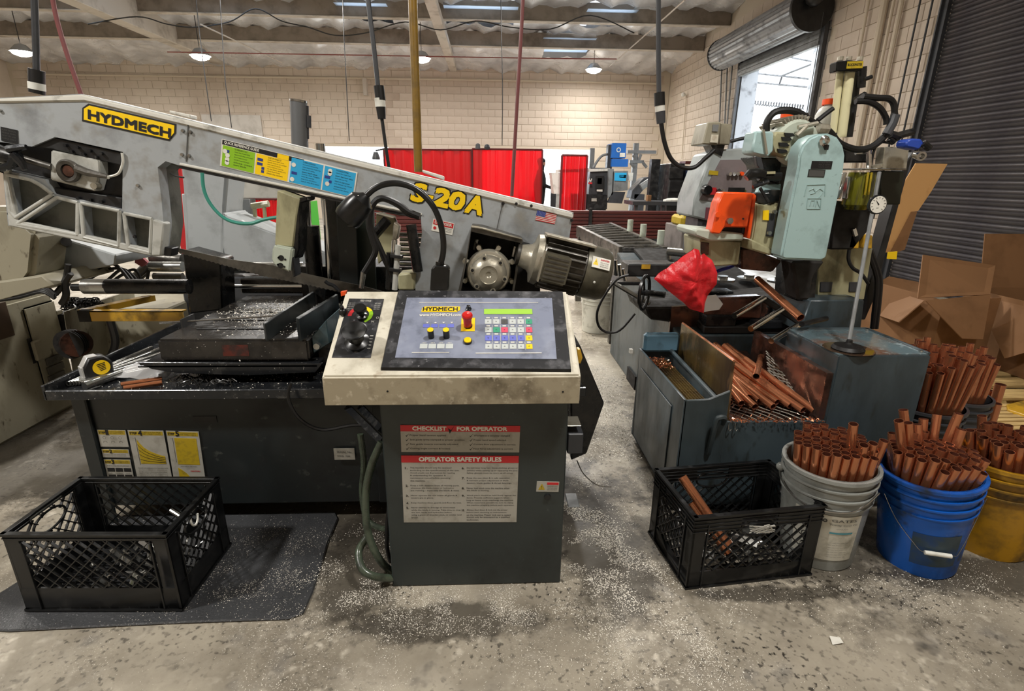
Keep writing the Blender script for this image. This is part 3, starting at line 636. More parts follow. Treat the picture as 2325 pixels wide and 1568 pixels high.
# ---- stickers on the head
f = FY(YS-.0005, (187,236), (400,284), (187,266))
pl = MB().prism([p for p in c1(YS-.0015, (610,212),(655,180),(1307,332),(1305,400),(1258,458),(608,310))], (0,.001,0)); bd = S('name_plate', pl, 'ink', 0, head)
S('plate_face', MB().prism([p for p in c1(YS-.0022, (622,218),(662,194),(1293,341),(1291,396),(1251,443),(621,299))], (0,.0007,0)), 'yel', 0, bd)
f = Fr(*(lambda a, b, c: (a, b-a, c-a))(*c1(YS-.0022, (650,222), (1278,368), (643,280)))); t = MB(); f.text(t, 'HYDMECH', 0.01, .06, 1.06, .97, .0008, .06); S('lettering', t, 'ink', 0, bd)
tri = MB(); 
f = Fr(*(lambda a, b, c: (a, b-a, c-a))(*c1(YS-.001, (5,350), (132,378), (3,452)))); wl = S('warning_label', f.rect(MB(), 0, 0, 1, 1, .001), 'ink', 0, head)
t = MB(); [f.text(t, s, .08, .12+.2*i, .1, .8, .0015) for i, s in enumerate(('BLADE TENSION', 'RELEASE WHEN', 'NOT IN USE', 'CHECK DAILY'))]; S('lettering', t, 'dotink', 0, wl)
# quick reference guide
f = FY(YS-.001, (504,315), (812,391), (499,376)); qg = S('reference_sticker', f.rect(MB(), 0, 0, 1, 1, .001), 'white', 0, head)
S('heading_band', f.rect(MB(), .005, .02, .6, .19, .0016), 'ink', 0, qg); t = MB(); f.text(t, 'QUICK REFERENCE GUIDE', .02, .05, .11, .25, .0022, .02); S('lettering', t, 'white', 0, qg)
S('heading_chip', f.rect(MB(), .405, .03, .49, .2, .0022), 'yel', 0, qg)
t = MB()
for i, (a, b, c) in enumerate(((.012, .245, 'green'), (.255, .495, 'yel'), (.51, .745, 'blue'), (.757, .99, 'blue'))):
    S('guide_panel', f.rect(MB(), a, .21 if i < 2 else .05, b, .975, .0018), c, 0, qg)
    y0 = .24 if i < 2 else .09; lines = (('TO PERFORM A CUT','raise the head fully','open both vises and load','the work piece on the bed','set the required length','close vises','start blade'), ('TO SET UP A SINGLE CUT','press cycle start once','use the keys to set number','enter length and quantity','confirm with the enter key','set the blade speed now','adjust feed force','check the coolant'), ('TO OPERATE CONTINUOUSLY','work piece is clamped first','select automatic mode key','enter the job number','enter kerf value','enter cut length','enter the quantity','press cycle start button','watch the first part'), ('TO CHANGE SETTINGS','select the menu key','enter the new value','press the enter key','return to main screen','set head up limit','set head down limit','hold key for display'))[i]
    for j, s in enumerate(lines): f.text(t, s, a+.085, y0+(.9-y0)*j/len(lines), .055, (b-a-.1)*(.7+.3*((j*7) % 3)/2), .0024, .01)
S('lettering', t, 'ink', 0, qg)
t = MB(); [f.rect(t, a, b, a+.02, b+.1, .0026) for a, b in ((.04,.35),(.265,.36),(.285,.36),(.265,.52),(.285,.52),(.3,.66),(.3,.78),(.52,.55),(.54,.55),(.765,.4),(.785,.4),(.80,.55))]; S('key_icon', t, 'navy', 0, qg)
t = MB(); [f.ring(t, a, b, 0, .008, .003, .0018) for a, b in ((.03,.42),(.05,.55),(.05,.7),(.05,.82),(.53,.3),(.53,.85),(.8,.2),(.8,.3),(.79,.7))]; S('key_icon', t, 'white', 0, qg)
# S-20A
f = Fr(*(lambda a, b, c: (a, b-a, c-a))(*c3(YS-.001, (522,205), (1120,335), (500,350))))
for bold, d, m in ((.085, .0006, 'ink'), (.05, .0016, 'yel')):
    t = MB(); e = .012 if m == 'ink' else 0
    for s, a, w_ in (('S', .0, .18), ('-', .2, .1), ('2', .3, .21), ('0', .535, .2), ('A', .775, .225)):
        hh = 1.0 if s != '-' else .17; b0 = 0 if s != '-' else .52
        f.text(t, s, a-e/2, b0-e*2, hh+e*4, w_+e, d, bold, .12)
    S('lettering', t, m, 0, head)
# danger label and flag
f = FY(YS-.001, (984,496), (1032,507), (980,523)); dl = S('danger_sticker', f.rect(MB(), 0, 0, 1, 1, .001), 'white', 0, head)
S('heading_band', f.rect(MB(), .03, .05, .97, .45, .0015), 'redp', 0, dl); t = MB(); f.text(t, 'DANGER', .1, .12, .22, .8, .002, .03); S('lettering', t, 'white', 0, dl)
t = MB(); f.ring(t, .14, .72, 0, .006, .002); S('laser_symbol', t, 'redp', 0, dl); t = MB(); [f.text(t, s, .38, .52+.13*i, .08, .55, .002) for i, s in enumerate(('LASER RADIATION', 'DO NOT STARE', 'INTO BEAM'))]; S('lettering', t, 'ink', 0, dl)
f = FY(YS-.001, (1220,476.5), (1264.5,486), (1216,499.5)); fl = S('flag_sticker', f.rect(MB(), 0, 0, 1, 1, .0008), 'white', 0, head)
S('flag_stripe', (lambda t: [f.rect(t, 0, i*2/13, 1, (i*2+1)/13, .0012) for i in range(7)] and t)(MB()), 'redp', 0, fl); S('flag_canton', f.rect(MB(), 0, 0, .45, .54, .0016), 'navy', 0, fl)
t = MB(); [f.ring(t, .05+.07*i, .07+.1*j, 0, .0008, .0021, .0015, n=5) for i in range(6) for j in range(5)]; S('flag_star', t, 'white', 0, fl)
# ---- blade, guide arm
top = [(378,556),(400,562),(520,588),(620,602),(690,620),(745,632),(820,648),(880,664)]; bot = [(880,684),(800,668),(700,646),(600,626),(520,604),(400,571),(378,565)]
pts = []
for i in range(len(bot)-1):
    (a, b), (c, d) = bot[i], bot[i+1]; n = max(2, int(abs(c-a)/5))
    for j in range(n): t_ = j/n; pts.append((a+(c-a)*t_, b+(d-b)*t_+(0 if j % 2 else 2.2)))
S('saw_blade', MB().prism(ps(2.22, *(top+pts+[bot[-1]])), (0,.0015,0)), 'motor', 0)
arm = S('guide_arm', MB().prism(c2(2.06, (855,490),(1045,560),(1020,700),(990,975),(835,960)), (0,.10,0)), 'olive', .004)
S('arm_side', MB().prism(c2(2.07, (1010,560),(1110,545),(1105,580),(1050,600),(1035,1000),(1000,1090),(985,960)), (0,.1,0)), 'blackm', .002, arm)
gb = S('guide_block', MB().prism(c2(2.04, (832,955),(985,985),(962,1188),(838,1130),(805,1090),(815,975)), (0,.08,0)), 'pale', .006, arm, seg=2)
for x, y, r in ((890,1065,.011),(885,1130,.011),(868,1062,.004),(925,1078,.004),(862,1122,.004),(918,1140,.004)): p = c2(2.04, (x, y))[0]; S('bolt_hole', MB().rod(p-V((0,.0015,0)), p, r, n=12), 'ink', 0, gb)
S('guide_clamp', MB().box(c2(2.05, (990,1060))[0], c2(2.12, (1040,1200))[0]), 'black', .003, arm)
S('coolant_nozzle', hose(ps(2.0, (738,638),(746,644),(757,648),(765,655),(770,660)), .007, 8), 'dsteel', 0, arm)
S('lever_tip', MB().prism(ps(1.93, (773,662),(787,660),(785,670),(774,673)), (0,.015,0)), 'orange', .001)
S('coolant_tube', hose(ps(2.07, (459,392),(463,430),(478,463),(505,492),(535,505),(570,507),(600,498),(640,492),(672,494)), .0065, 8), 'greenhose', 0)
S('cable_tie', hose(c1(2.0, (1265,695),(1300,715),(1365,728)), .003, 5), 'rubber')
# ---- drive gearbox and motor
ex = (c3(2.0, (1450,690))[0]-c3(2.0, (1020,590))[0]).normalized(); ez = V((-ex.z, 0, ex.x))
fo = c3(1.98, (1015,578),(1110,590),(1452,692),(1378,1130),(900,1130),(965,850)); fi = c3(1.98, (1012,620),(1430,718),(1360,1130),(925,1130),(975,860))
hs = S('gear_housing', MB().prism(fo, (0,.14,0), [fi]), 'motor', .003); S('housing_rear', MB().prism(fi, (0,.004,0)) if 0 else MB().prism([p+V((0,.12,0)) for p in fi], (0,.01,0)), 'grime', 0, hs)
S('housing_top_rib', MB().prism(c3(1.97, (1010,572),(1110,588),(1445,682),(1445,692),(1108,602),(1010,590)), (0,.03,0)), 'alu', .002, hs)
gc = c3(2.02, (1160,955))[0]
gear = S('gearbox_flange', MB().lathe([(.086,0),(.086,-.02),(.08,-.03),(.07,-.034)], gc, (0,1,0), 32, cap=True), 'alu', 0)
S('gearbox_cover', MB().lathe([(.069,.0),(.069,.03),(.064,.045),(.05,.06),(.034,.066),(.032,.062),(.012,.060),(.008,.056),(0,.056)], gc-V((0,.028,0)), (0,-1,0), 32, cap=False), 'alu', 0, gear)
for i in range(6):
    a = radians(30+60*i+15); d = V((cos(a), 0, sin(a))); S('bolt', MB().rod(gc+d*.062-V((0,.03,0)), gc+d*.062-V((0,.085,0)), .012, .010, n=10), 'alu', 0, gear); S('bolt', MB().rod(gc+d*.062-V((0,.085,0)), gc+d*.062-V((0,.087,0)), .006, n=8), 'ink', 0, gear)
for i in range(8):
    a = radians(22+45*i); d = V((cos(a), 0, sin(a))); S('lug', MB().rod(gc+d*.08, gc+d*.103, .010, n=8).rod(gc+d*.098+V((0,.015,0)), gc+d*.098-V((0,.02,0)), .009, n=8), 'alu', 0, gear)
for x, y in ((1050,730),(1380,790)): p = c3(2.05, (x, y))[0]; S('stud', MB().rod(p-ez*.02, p+ez*.02, .009, n=8), 'steel', 0, hs)
YM = 1.98
m0 = c3(YM, (1450,760))[0]; m1 = c3(YM, (1540,790))[0]; ax = (c3(YM, (2080,960))[0]-c3(YM, (1545,830))[0]).normalized()
mc = c3(YM, (1590,860))[0]
motor = S('motor_body', MB().rod(mc, mc+ax*.17, .088, n=32), 'motor')
S('motor_flange', MB().lathe([(.04,-.075),(.05,-.04),(.06,-.03),(.092,-.022),(.096,0),(.088,.006)], mc, ax, 32), 'alu', 0, motor)
S('shaft_housing', MB().rod(mc-ax*.088, mc-ax*.05, .038, .036, n=20), 'motor', 0, motor)
S('cowl', MB().lathe([(.1,.165),(.102,.18),(.1,.245),(.092,.262),(.07,.27),(0,.27)], mc, ax, 32, cap=False).lathe([(.1,.165),(.06,.165)], mc, ax, 32, cap=False), 'cowl', 0, motor)
up = ax.cross(V((0,1,0))).normalized(); 
if up.z < 0: up = -up
for i in range(20):
    a = radians(-100+i*13.5); d = V((0,-1,0))*cos(a)+up*sin(a)
    S('cooling_fin', MB().obox(mc+ax*.085+d*.094, ax*.075, d*.010, d.cross(ax)*.0012), 'motor', 0, motor)
tbx = MB().obox(mc+ax*.05-V((0,.105,0))-up*.005, ax*.048, V((0,.028,0)), up*.052); tbo = S('terminal_box', tbx, 'cowl', .006, motor, seg=2)
for i in range(6): S('box_rib', MB().obox(mc+ax*.05-V((0,.134,0))+up*(-.038+.0145*i), ax*.04, V((0,.002,0)), up*.0028), 'motor', .0, tbo)
S('box_edge', MB().obox(mc-ax*.002-V((0,.118,0))-up*.005, ax*.003, V((0,.012,0)), up*.056), 'alu', 0, tbo)
S('motor_top_rail', MB().obox(mc+ax*.09-V((0,.03,0))+up*.1, ax*.095, V((0,.04,0)), up*.005), 'alu', .002, motor)
wn = (V((0,-1,0))*cos(.5)+up*sin(.5)).normalized(); wu = ax.cross(wn); wu = wu if wu.z > 0 else -wu
f = Fr(mc+ax*.178+wn*.1045+wu*.022, ax, -wu, .068, .042); ws = S('warning_sticker', f.rect(MB(), 0, 0, 1, 1, .001), 'white', 0, motor)
S('warning_triangle', f.poly(MB(), [(.05,.75),(.2,.15),(.35,.75)], .0015), 'yel', 0, ws); t = MB(); f.text(t, 'DANGER', .45, .12, .16, .48, .0018, .03); S('lettering', t, 'redp', 0, ws); t = MB(); [f.text(t, s, .45, .4+.18*i, .1, .45, .0018) for i, s in enumerate(('HIGH VOLTAGE', 'LOCK OUT', 'BEFORE SERVICE'))]; f.text(t, '!', .185, .35, .3, None, .002); S('lettering', t, 'ink', 0, ws)
S('bolt', MB().ball(mc+ax*.20+V((0,-.102,-.02)), .005, 6), 'whitep', 0, motor)
S('motor_bracket', MB().prism(c3(2.08, (1380,690),(1600,760),(1600,1140),(1370,1140)), (0,.1,0)), 'grime', .004)
S('head_wheel_hub', MB().rod(W(1170,690,2.2), W(1170,690,2.4), .06, n=20), 'blackm')
# ---- hoses and yoke parts in the open middle
Hs = [((575,490),(480,450),(380,380),(250,335),(170,400),(140,550),(175,700),(195,800),(100,970)), ((575,500),(470,470),(390,400),(250,345),(150,420),(150,560),(230,740),(300,900),(345,1050)), ((190,700),(230,760),(250,830),(310,960),(330,1060))]
for i, h_ in enumerate(Hs): S('hydraulic_hose', hose(c3(1.98+.03*i, *h_), (.011, .009, .006)[i], 8), 'rubber')
S('hose_fitting', MB().rod(c3(1.98, (95,965))[0], c3(1.98, (75,1100))[0], .011, .009, n=10), 'steel')
S('yoke_plate', MB().prism(c3(2.2, (205,455),(355,490),(400,600),(330,800),(220,900),(190,700)), (0,.03,0)), 'olive', .004)
S('clevis', MB().prism(c3(2.05, (205,458),(355,500),(350,515),(200,480)), (0,.06,0)).prism(c3(2.07, (350,540),(400,575),(380,690),(340,700)), (0,.05,0)), 'alu', .003)
S('lift_cylinder', MB().rod(c3(2.06, (360,690))[0], c3(2.06, (350,860))[0], .011, n=12), 'chrome'); S('lift_cylinder', MB().rod(c3(2.05, (335,800))[0], c3(2.05, (325,1110))[0], .020, n=14), 'blackm')
S('cylinder_tube', MB().rod(c3(2.0, (390,735))[0], c3(2.0, (360,1115))[0], .0105, n=12), 'cast'); 
for y in (830, 945): S('tube_clamp', MB().obox(c3(2.0, (378-(y-830)*.1, y))[0], V((.022,0,-.003)), V((0,.016,0)), V((0,0,.006))), 'black', .001)
S('linkage', MB().rod(c3(2.1, (500,560))[0], c3(2.1, (560,960))[0], .02, n=10).rod(c3(2.12, (300,520))[0], c3(2.12, (180,660))[0], .02, n=10), 'blackm')
S('linkage', MB().rod(c3(2.15, (480,620))[0], c3(2.15, (530,960))[0], .008, n=8), 'redhose')
for i in range(7): S('spring_coil', MB().rod(c3(2.35, (405,645+42*i))[0], c3(2.35, (595,650+42*i))[0], .009, n=8), 'steel')
S('pivot_casting', MB().prism(c3(2.1, (385,985),(540,970),(530,1120),(390,1120)), (0,.1,0)), 'olive', .006)
S('inner_panel', MB().prism(c3(2.5, (0,430),(180,430),(200,1120),(60,1120)), (0,.02,0)), M('dark green panel', '#26302a', .5, 0, '#4a4f46', .6, .8, 30), 0)
# ---- right end under the console: hopper, switch boxes
hp = [W(1297,783,1.9), W(1318,785,1.9), W(1372,915,1.9), W(1332,1030,1.9), W(1297,1045,1.9)]
S('motor_shroud', MB().prism(hp, (0,.35,0)), 'blackm', .004)
S('amber_beacon', MB().prism(ps(1.86, (1311,793),(1318,793),(1323,812),(1318,826),(1311,824)), (0,.03,0)), 'gold', .002)
S('switch_box', MB().box(W(1288,1030,1.7), W(1317,962,1.78)), 'dkgrey', .003); S('switch_box', MB().box(W(1288,968,1.7), W(1312,944,1.78)), 'alu', .003)
S('foot', MB().box(W(1290,1150,1.85), W(1308,1123,1.95)), 'midgrey', .003)
S('brace', MB().rod(W(790,925,1.78), W(868,1002,1.6), .016, n=4).rod(W(820,925,1.78), W(868,975,1.6), .016, n=4), 'dsteel')
S('signal_wire', hose(ps(1.75, (1310,1045),(1325,1075),(1355,1100),(1388,1105)), .0022, 5), 'steel')
S('power_cable', hose(ps(1.7, (660,870),(655,905),(680,950),(730,975),(800,965),(860,965)), .006, 6), 'rubber')
# ================================================================== CONTROL CONSOLE
con = thing('control_console', 'dark grey control console with a cream sloping desk and red stop button', 'control console', (-.04, 1.55, 0))
Q = lambda name, mb, m, bev=0, par=None, **k: obj(name, mb, mt[m] if isinstance(m, str) else m, par or con, bevel=bev, **k)
YC = 1.43
cab = Q('cabinet', MB().box((-.322, YC, .0), (.238, YC+.24, .70)), 'console', .004)
yf, zf, yr, zr = 1.365, .772, 1.68, .947; x0, x1 = -.459, .258
dk = MB().prism([V((x0,yf,.686)), V((x0,yf,zf)), V((x0,yr,zr)), V((x0,yr,.80)), V((x0,YC+.02,.686))], (x1-x0, 0, 0))
desk = Q('desk', dk, 'cream', .006, seg=2)
Q('desk_front', MB().box((x0+.002, yf-.003, .688), (x1-.002, yf+.001, zf-.003)), 'creamlip', .001, desk)
for u, v in ((880,888),(1278,889)): p = W(u, v, yf-.003); Q('screw_hole', MB().rod(p-V((0,.001,0)), p, .003, n=8), 'ink', 0, desk)
nd_ = V((0, -(zr-zf), yr-yf)).normalized(); pp = V((0, yf, zf)); on = lambda u, v, d=0: WP(u, v, pp+nd_*d, nd_)
def FD(TL, TR, BL, d=0): a, b, c = on(*TL, d), on(*TR, d), on(*BL, d); return Fr(a, b-a, c-a)
# left instrument plate
f = FD((793,678), (872,679), (752,812)); ip = Q('instrument_plate', f.rect(MB(), 0, 0, 1, 1, .002), 'bezel', .0005)
wy = f
o_ = on(793,678); bl = on(752,812); tr_ = on(872,679); 
t = MB(); f.text(t, 'FEED FORCE', .35, .03, .03, .3, .0026, .01)
for i in range(4): f.text(t, 'angle round', .03, .08+.035*i, .02, .18, .0026); f.text(t, 'pipe beam', .78, .08+.035*i, .02, .16, .0026)
f.text(t, 'O', .9, .33, .035, None, .0026); f.text(t, 'N', .8, .40, .03, None, .0026); f.ring(t, .5, .78, .034, .036, .0026, t0=-80, t1=80); 
for i in range(5): f.text(t, '----', .86, .65+.05*i, .01, .08, .0026)
Q('lettering', t, 'white', 0, ip)
for t0, t1, m in ((100,190,'redp'), (30,100,'yel'), (-60,30,'green')): Q('dial_arc', f.ring(MB(), .45, .30, .026, .038, .0028, t0=t0, t1=t1, n=12), m, 0, ip)
def knob(base_uv, prof, name, m, par=None, n=24): 
    b = on(*base_uv); return Q(name, MB().lathe(prof, b, nd_, n, cap=True), m, 0, par)
knob((823,722), [(.017,0),(.016,.012),(.009,.016),(.009,.030),(.017,.032),(.0195,.036),(.0195,.043),(.017,.046),(.005,.046)], 'feed_knob', 'plastic')
knob((780,712), [(.006,0),(.006,.03)], 'lever_stem', 'plastic') 
lb = W(779,708,1.58); Q('lever_stem', MB().rod(lb, lb+V((.012,.0,-.045)), .005, n=8), 'plastic'); Q('lever_ball', MB().ball(lb, .0135, 16), 'plastic')
knob((812,780), [(.034,0),(.036,.012),(.03,.016),(.022,.02),(.02,.045),(.034,.05),(.037,.056),(.034,.058),(.012,.050),(0,.048)], 'speed_knob', 'plastic')
# bezel and membrane
bf = FD((904,663), (1277,665), (863,838)); TL, TR, BL, BR = on(905,663), on(1277,665), on(866,838), on(1296,842)
bz_ = MB().hexa([TL, TR, BR, BL], [p+nd_*.008 for p in (TL, TR, BR, BL)]); bez = Q('panel_bezel', bz_, 'bezel', .001)
BLl = on(866,838); Q('bezel_front_lip', MB().hexa([BL-nd_*.0, BR, BR+V((0,-.004,-.006)), BL+V((0,-.004,-.006))], [BL+nd_*.008, BR+nd_*.008, BR+V((0,-.004,-.001)), BL+V((0,-.004,-.001))]), 'plastic', 0, bez)
c = [on(924,676,.008), on(1253,677,.008), on(1264,815,.008), on(897,812,.008)]; mem = Q('membrane', MB().hexa(c, [p+nd_*.001 for p in c]), 'film', 0, bez)
xl, xr_ = (c[0].x+c[3].x)/2, (c[1].x+c[2].x)/2
f = Fr(V((xl, c[0].y, c[0].z))+nd_*.001, V((xr_-xl,0,0)), c[3]-V((c[3].x-0,0,0))-(c[0]-V((c[0].x,0,0))))
def ab(u, v): p = on(u, v, .009)-f.o; return p.dot(f.x)/f.w, p.dot(f.y)/f.h
def R(u0, v0, u1, v1, m, name='key', d=.0012, par=None, mbx=None):
    a0, b0 = ab(u0, v0); a1, b1 = ab(u1, v1); r = f.rect(mbx or MB(), a0, b0, a1, b1, d)
    return Q(name, r, m, 0, par or mem) if mbx is None else None
a0, b0 = ab(958,696); a1, b1 = ab(1044,708)
lg = Q('logo_plate', f.poly(MB(), [(a0,b1),(a0+.003,b0+.03),(a0+.02,b0),(a1,b0),(a1,b1-.03),(a1-.02,b1)], .0012), 'yel', 0, mem); t = MB(); f.text(t, 'HYDMECH', a0+.01, b0+.015, (b1-b0)*.7, (a1-a0)*.9, .0016, .03); Q('lettering', t, 'ink', 0, lg)
t = MB(); a0, b0 = ab(953,712); a1, b1 = ab(1046,718); f.text(t, 'www.HYDMECH.com', a0, b0, (b1-b0), a1-a0, .0012, .03)
for u0, v0, u1, v1 in ((952,686.4,1222,687.4),(935,800,1020,801),(1080,801,1230,802)): R(u0, v0, u1, v1, 'white', mbx=t)
for i in range(4): a, b = ab(958+19*i, 777); f.text(t, '-SET', a, b, .02, .03, .0012)
for i in range(4):
    a, b = ab(967+18.5*i, 731); f.poly(t, [(a,b),(a+.02,b),(a+.01,b+.02*(1 if i != 1 else -.01)+.001)] if i != 1 else [(a,b+.02),(a+.02,b+.02),(a+.01,b)], .0012)
Q('lettering', t, 'white', 0, mem)
for i in range(4): R(961+18.5*i, 736, 975+18.5*i, 743, 'keyb'); R(954+19.5*i, 780.5, 970+19.5*i, 791, 'keyw')
R(1099,702,1209,713,'lcd','display',.0015)
rows = ((725,735.5), (743,754.5), (762,773), (781,792)); cols = [1101+18.5*i for i in range(6)]
kc = (('keyw','keyw','dotink','keyw','keyw','keyg'), ('keyw','keyg','keyr','keyw','keyw','keyr'), ('keyb','keyb','keyb','keyb','keyb','yel'), ('keyw','keyw','keyw','keyw','keyw','yel'))
ic = MB(); sep = MB()
for r, (v0, v1) in enumerate(rows):
    for c_, u0 in enumerate(cols):
        R(u0+r*.3, v0, u0+15+r*.3, v1, kc[r][c_]); a, b = ab(u0+7+r*.3, (v0+v1)/2)
        tgt = ic
        f.ring(ic, a, b, .0012, .0022, .0018, n=8); f.rect(sep, a-.012, b-.075, a+.012, b-.055, .0012)
        if c_: a2, b2 = ab(u0-2, v0-5); f.rect(sep, a2, b2, a2+.002, b2+.12, .0011)
Q('key_symbol', ic, 'dotink', 0, mem); Q('key_caption', sep, 'white', 0, mem)
def kb(u, v, prof, m, name, par=None): b = on(u, v, .009); return Q(name, MB().lathe(prof, b, nd_, 20, cap=True), m, 0, par or mem)
for u, v in ((979,765),(1014,765)):
    k_ = kb(u, v, [(.0095,0),(.0095,.03)], 'plastic', 'selector_knob'); kb(u, v, [(.009,.03),(.009,.0315)], 'yel', 'knob_cap', k_)
R(1048,722,1078,752,'yel','stop_button_plate',.002)
kb(1063,741, [(.013,0),(.013,.006)], 'plastic', 'stop_button_collar'); sb = kb(1062,741, [(.012,.005),(.0125,.035),(.0145,.036),(.016,.042),(.016,.048),(.013,.052),(.0,.054)], 'redbtn', 'stop_button')
kb(1064,702, [(.009,0),(.009,.004),(.006,.006),(.006,.014),(.003,.016)], 'plastic', 'key_switch')
k_ = kb(1062,776, [(.0125,0),(.0125,.007)], 'plastic', 'start_button'); kb(1062,776, [(.011,.007),(.0105,.010),(0,.011)], 'yel', 'button_cap', k_)
# gooseneck lamp on the desk
gn = thing('gooseneck_lamp', 'black gooseneck work lamp arching over the console from its rear edge', 'lamp', (W(992,655,1.69).x, 1.69, zr))
bs = MB().prism(ps(1.67, (976,660),(979,610),(988,604),(1012,604),(1020,612),(1017,660)), (0,.05,0)); obj('lamp_base', bs, mt['plastic'], gn, bevel=.003)
nk = ps(1.70, (998,606),(1006,575),(1006,540),(998,500),(980,463),(950,433),(915,418),(880,417),(850,428),(826,450)); obj('neck', hose(nk, .0095, 12), mt['plastic'], gn)
obj('collar', MB().rod(W(998,612,1.70), W(999,594,1.70), .014, n=12), mt['plastic'], gn)
a, b = W(828,448,1.70), W(792,492,1.70); d = (b-a).normalized(); obj('lamp_head', MB().lathe([(.012,-.010),(.022,0),(.038,.012),(.042,.03),(.044,.078),(.041,.09),(.034,.086)], a, d, 28), mt['plastic'], gn)
for i in range(3): an = 2.1*i; nx = d.cross(V((0,1,0))).normalized(); ny = d.cross(nx); obj('vent', MB().ball(a+d*.006+(nx*cos(an)+ny*sin(an))*.027, .003, 6), mt['white'], gn)
# stickers on the cabinet front
def fc(TL, TR, BL): return FY(YC, TL, TR, BL)
f = fc((909,964), (1181,966), (912,1025)); ck = Q('checklist_sticker', f.rect(MB(), 0, 0, 1, 1, .0012), 'dull', 0, cab)
Q('heading_band', f.rect(MB(), 0, 0, 1, .23, .0018), 'redp', 0, ck); t = MB(); f.text(t, 'CHECKLIST', .1, .045, .14, .28, .0024, .045); f.text(t, 'FOR OPERATOR', .47, .045, .14, .42, .0024, .045); Q('lettering', t, 'white', 0, ck)
t = MB()
for i, (a, b) in enumerate((('Proper band tension applied','Workpiece is securely clamped'), ('Saw guide arms clamped in proper position','Proper band speed selected'), ('Saw guide inserts correctly adjusted','Coolant flow adjustment is correct'), ('Cutting angle correct & locked','Feed force adjustment is correct'))):
    y = .34+.165*i; f.text(t, a, .075, y, .075, len(a)*.0112, .0018, .008); f.text(t, b, .61, y, .075, len(b)*.0105, .0018, .008)
    for x in (.04, .575): f.poly(t, [(x,y+.03),(x+.008,y+.09),(x+.03,y-.03),(x+.008,y+.06)], .0018)
f.poly(t, [(.395,.1),(.41,.3),(.45,.0),(.42,.18)], .0026); Q('lettering', t, 'ink', 0, ck)
f = fc((911,1033), (1178,1034), (916,1185)); rs = Q('safety_rules_sticker', f.rect(MB(), 0, 0, 1, 1, .0012), 'dull', 0, cab)
Q('heading_band', f.rect(MB(), 0, 0, 1, .1, .0018), 'redp', 0, rs); t = MB(); f.text(t, 'OPERATOR SAFETY RULES', .15, .02, .06, .7, .0024, .045); Q('lettering', t, 'white', 0, rs)
t = MB()
Lc = (('1.', 'This machine should only be operated|according to the specifications of the saw.|Avoid unsafe use & practices by reading|& understanding the operation &|maintenance manual before operating|this machine.'), ('2.', 'Keep a safe distance from all moving parts,|whenever the blade motor or hydraulics|are running - especially the blade & vises.'), ('3.', 'Never operate the saw unless all guards &|covers are in place.'), ('4.', 'Keep machine clean, guards and floor be neat.'), ('5.', 'Never attempt to dislodge or move metal|while the blade is moving. Take time to stop|the saw, blade and hydraulics before|using a piece of wooden stick, or similar tool|brush.'))
Rc = (('6.', 'Do not wear long hair, loose clothing, gloves or|jewelry while setting up or operating the saw.|Safety glasses must be worn at all times.'), ('7.', 'Keep the saw clean & in safe operation|& maintain proper adjustment of blade|tension, blade guides & thrust bearings.'), ('8.', 'Never load stock onto the machine when|the blade is moving.'), ('9.', 'Work piece should be held firmly against the|fence. Provide sufficient support when|long or heavy stock overhangs the machine.|When material is unstable be sure to clamp|the machine properly before each operation.'), ('10.', 'Always shut down & lock out the power|before each servicing or maintenance|on the machine. Power lock out is caused|should only be attempted by a qualified|technician.'))
for xx, col in ((.04, Lc), (.525, Rc)):
    y = .165
    for nmb, body in col:
        f.text(t, nmb, xx-.012, y, .03, .022, .0018, .02)
        for ln in body.split('|'):
            f.text(t, ln, xx+.03, y, .026, min(len(ln)*.0098, .44), .0018, .006); y += .0375
        y += .036
Q('lettering', t, 'ink', 0, rs)
f = fc((1219,1092), (1270,1093), (1219,1115)); vs_ = Q('voltage_sticker', f.rect(MB(), 0, 0, 1, 1, .0012), 'dull', 0, cab); Q('warning_triangle', f.poly(MB(), [(.08,.8),(.23,.2),(.38,.8)], .0018), 'yeldull', 0, vs_); Q('heading_band', f.rect(MB(), .46, .08, .97, .3, .0018), 'redp', 0, vs_)
t = MB(); [f.text(t, s, .48, .4+.17*i, .1, .45, .0018) for i, s in enumerate(('HAZARDOUS', 'VOLTAGE INSIDE', 'DISCONNECT'))]; f.text(t, '!', .215, .4, .3, None, .002); Q('lettering', t, 'ink', 0, vs_)
p = W(1243,1127,YC); Q('lock', MB().rod(p, p-V((0,.006,0)), .011, .010, n=14), 'black', 0, cab)
# hoses down the left side
Q('supply_cable', hose([W(866,1003,1.52), W(842,1060,1.5), W(830,1130,1.48), W(836,1210,1.47), W(862,1270,1.46), W(893,1300,1.5)], .0125, 12), 'oliveh')
Q('supply_cable', hose([W(836,1215,1.5), W(815,1250,1.47), W(822,1290,1.42), W(850,1308,1.41), W(890,1312,1.44)], .0125, 12), 'oliveh')
Q('supply_cable', hose([W(818,985,1.7), W(826,1050,1.7), W(822,1120,1.7), W(835,1180,1.68), W(870,1200,1.62), W(885,1190,1.58)], .011, 10), 'oliveh')
Q('supply_cable', hose([W(884,1130,1.6), W(878,1230,1.55), W(888,1280,1.55)], .007, 10), 'rubber')
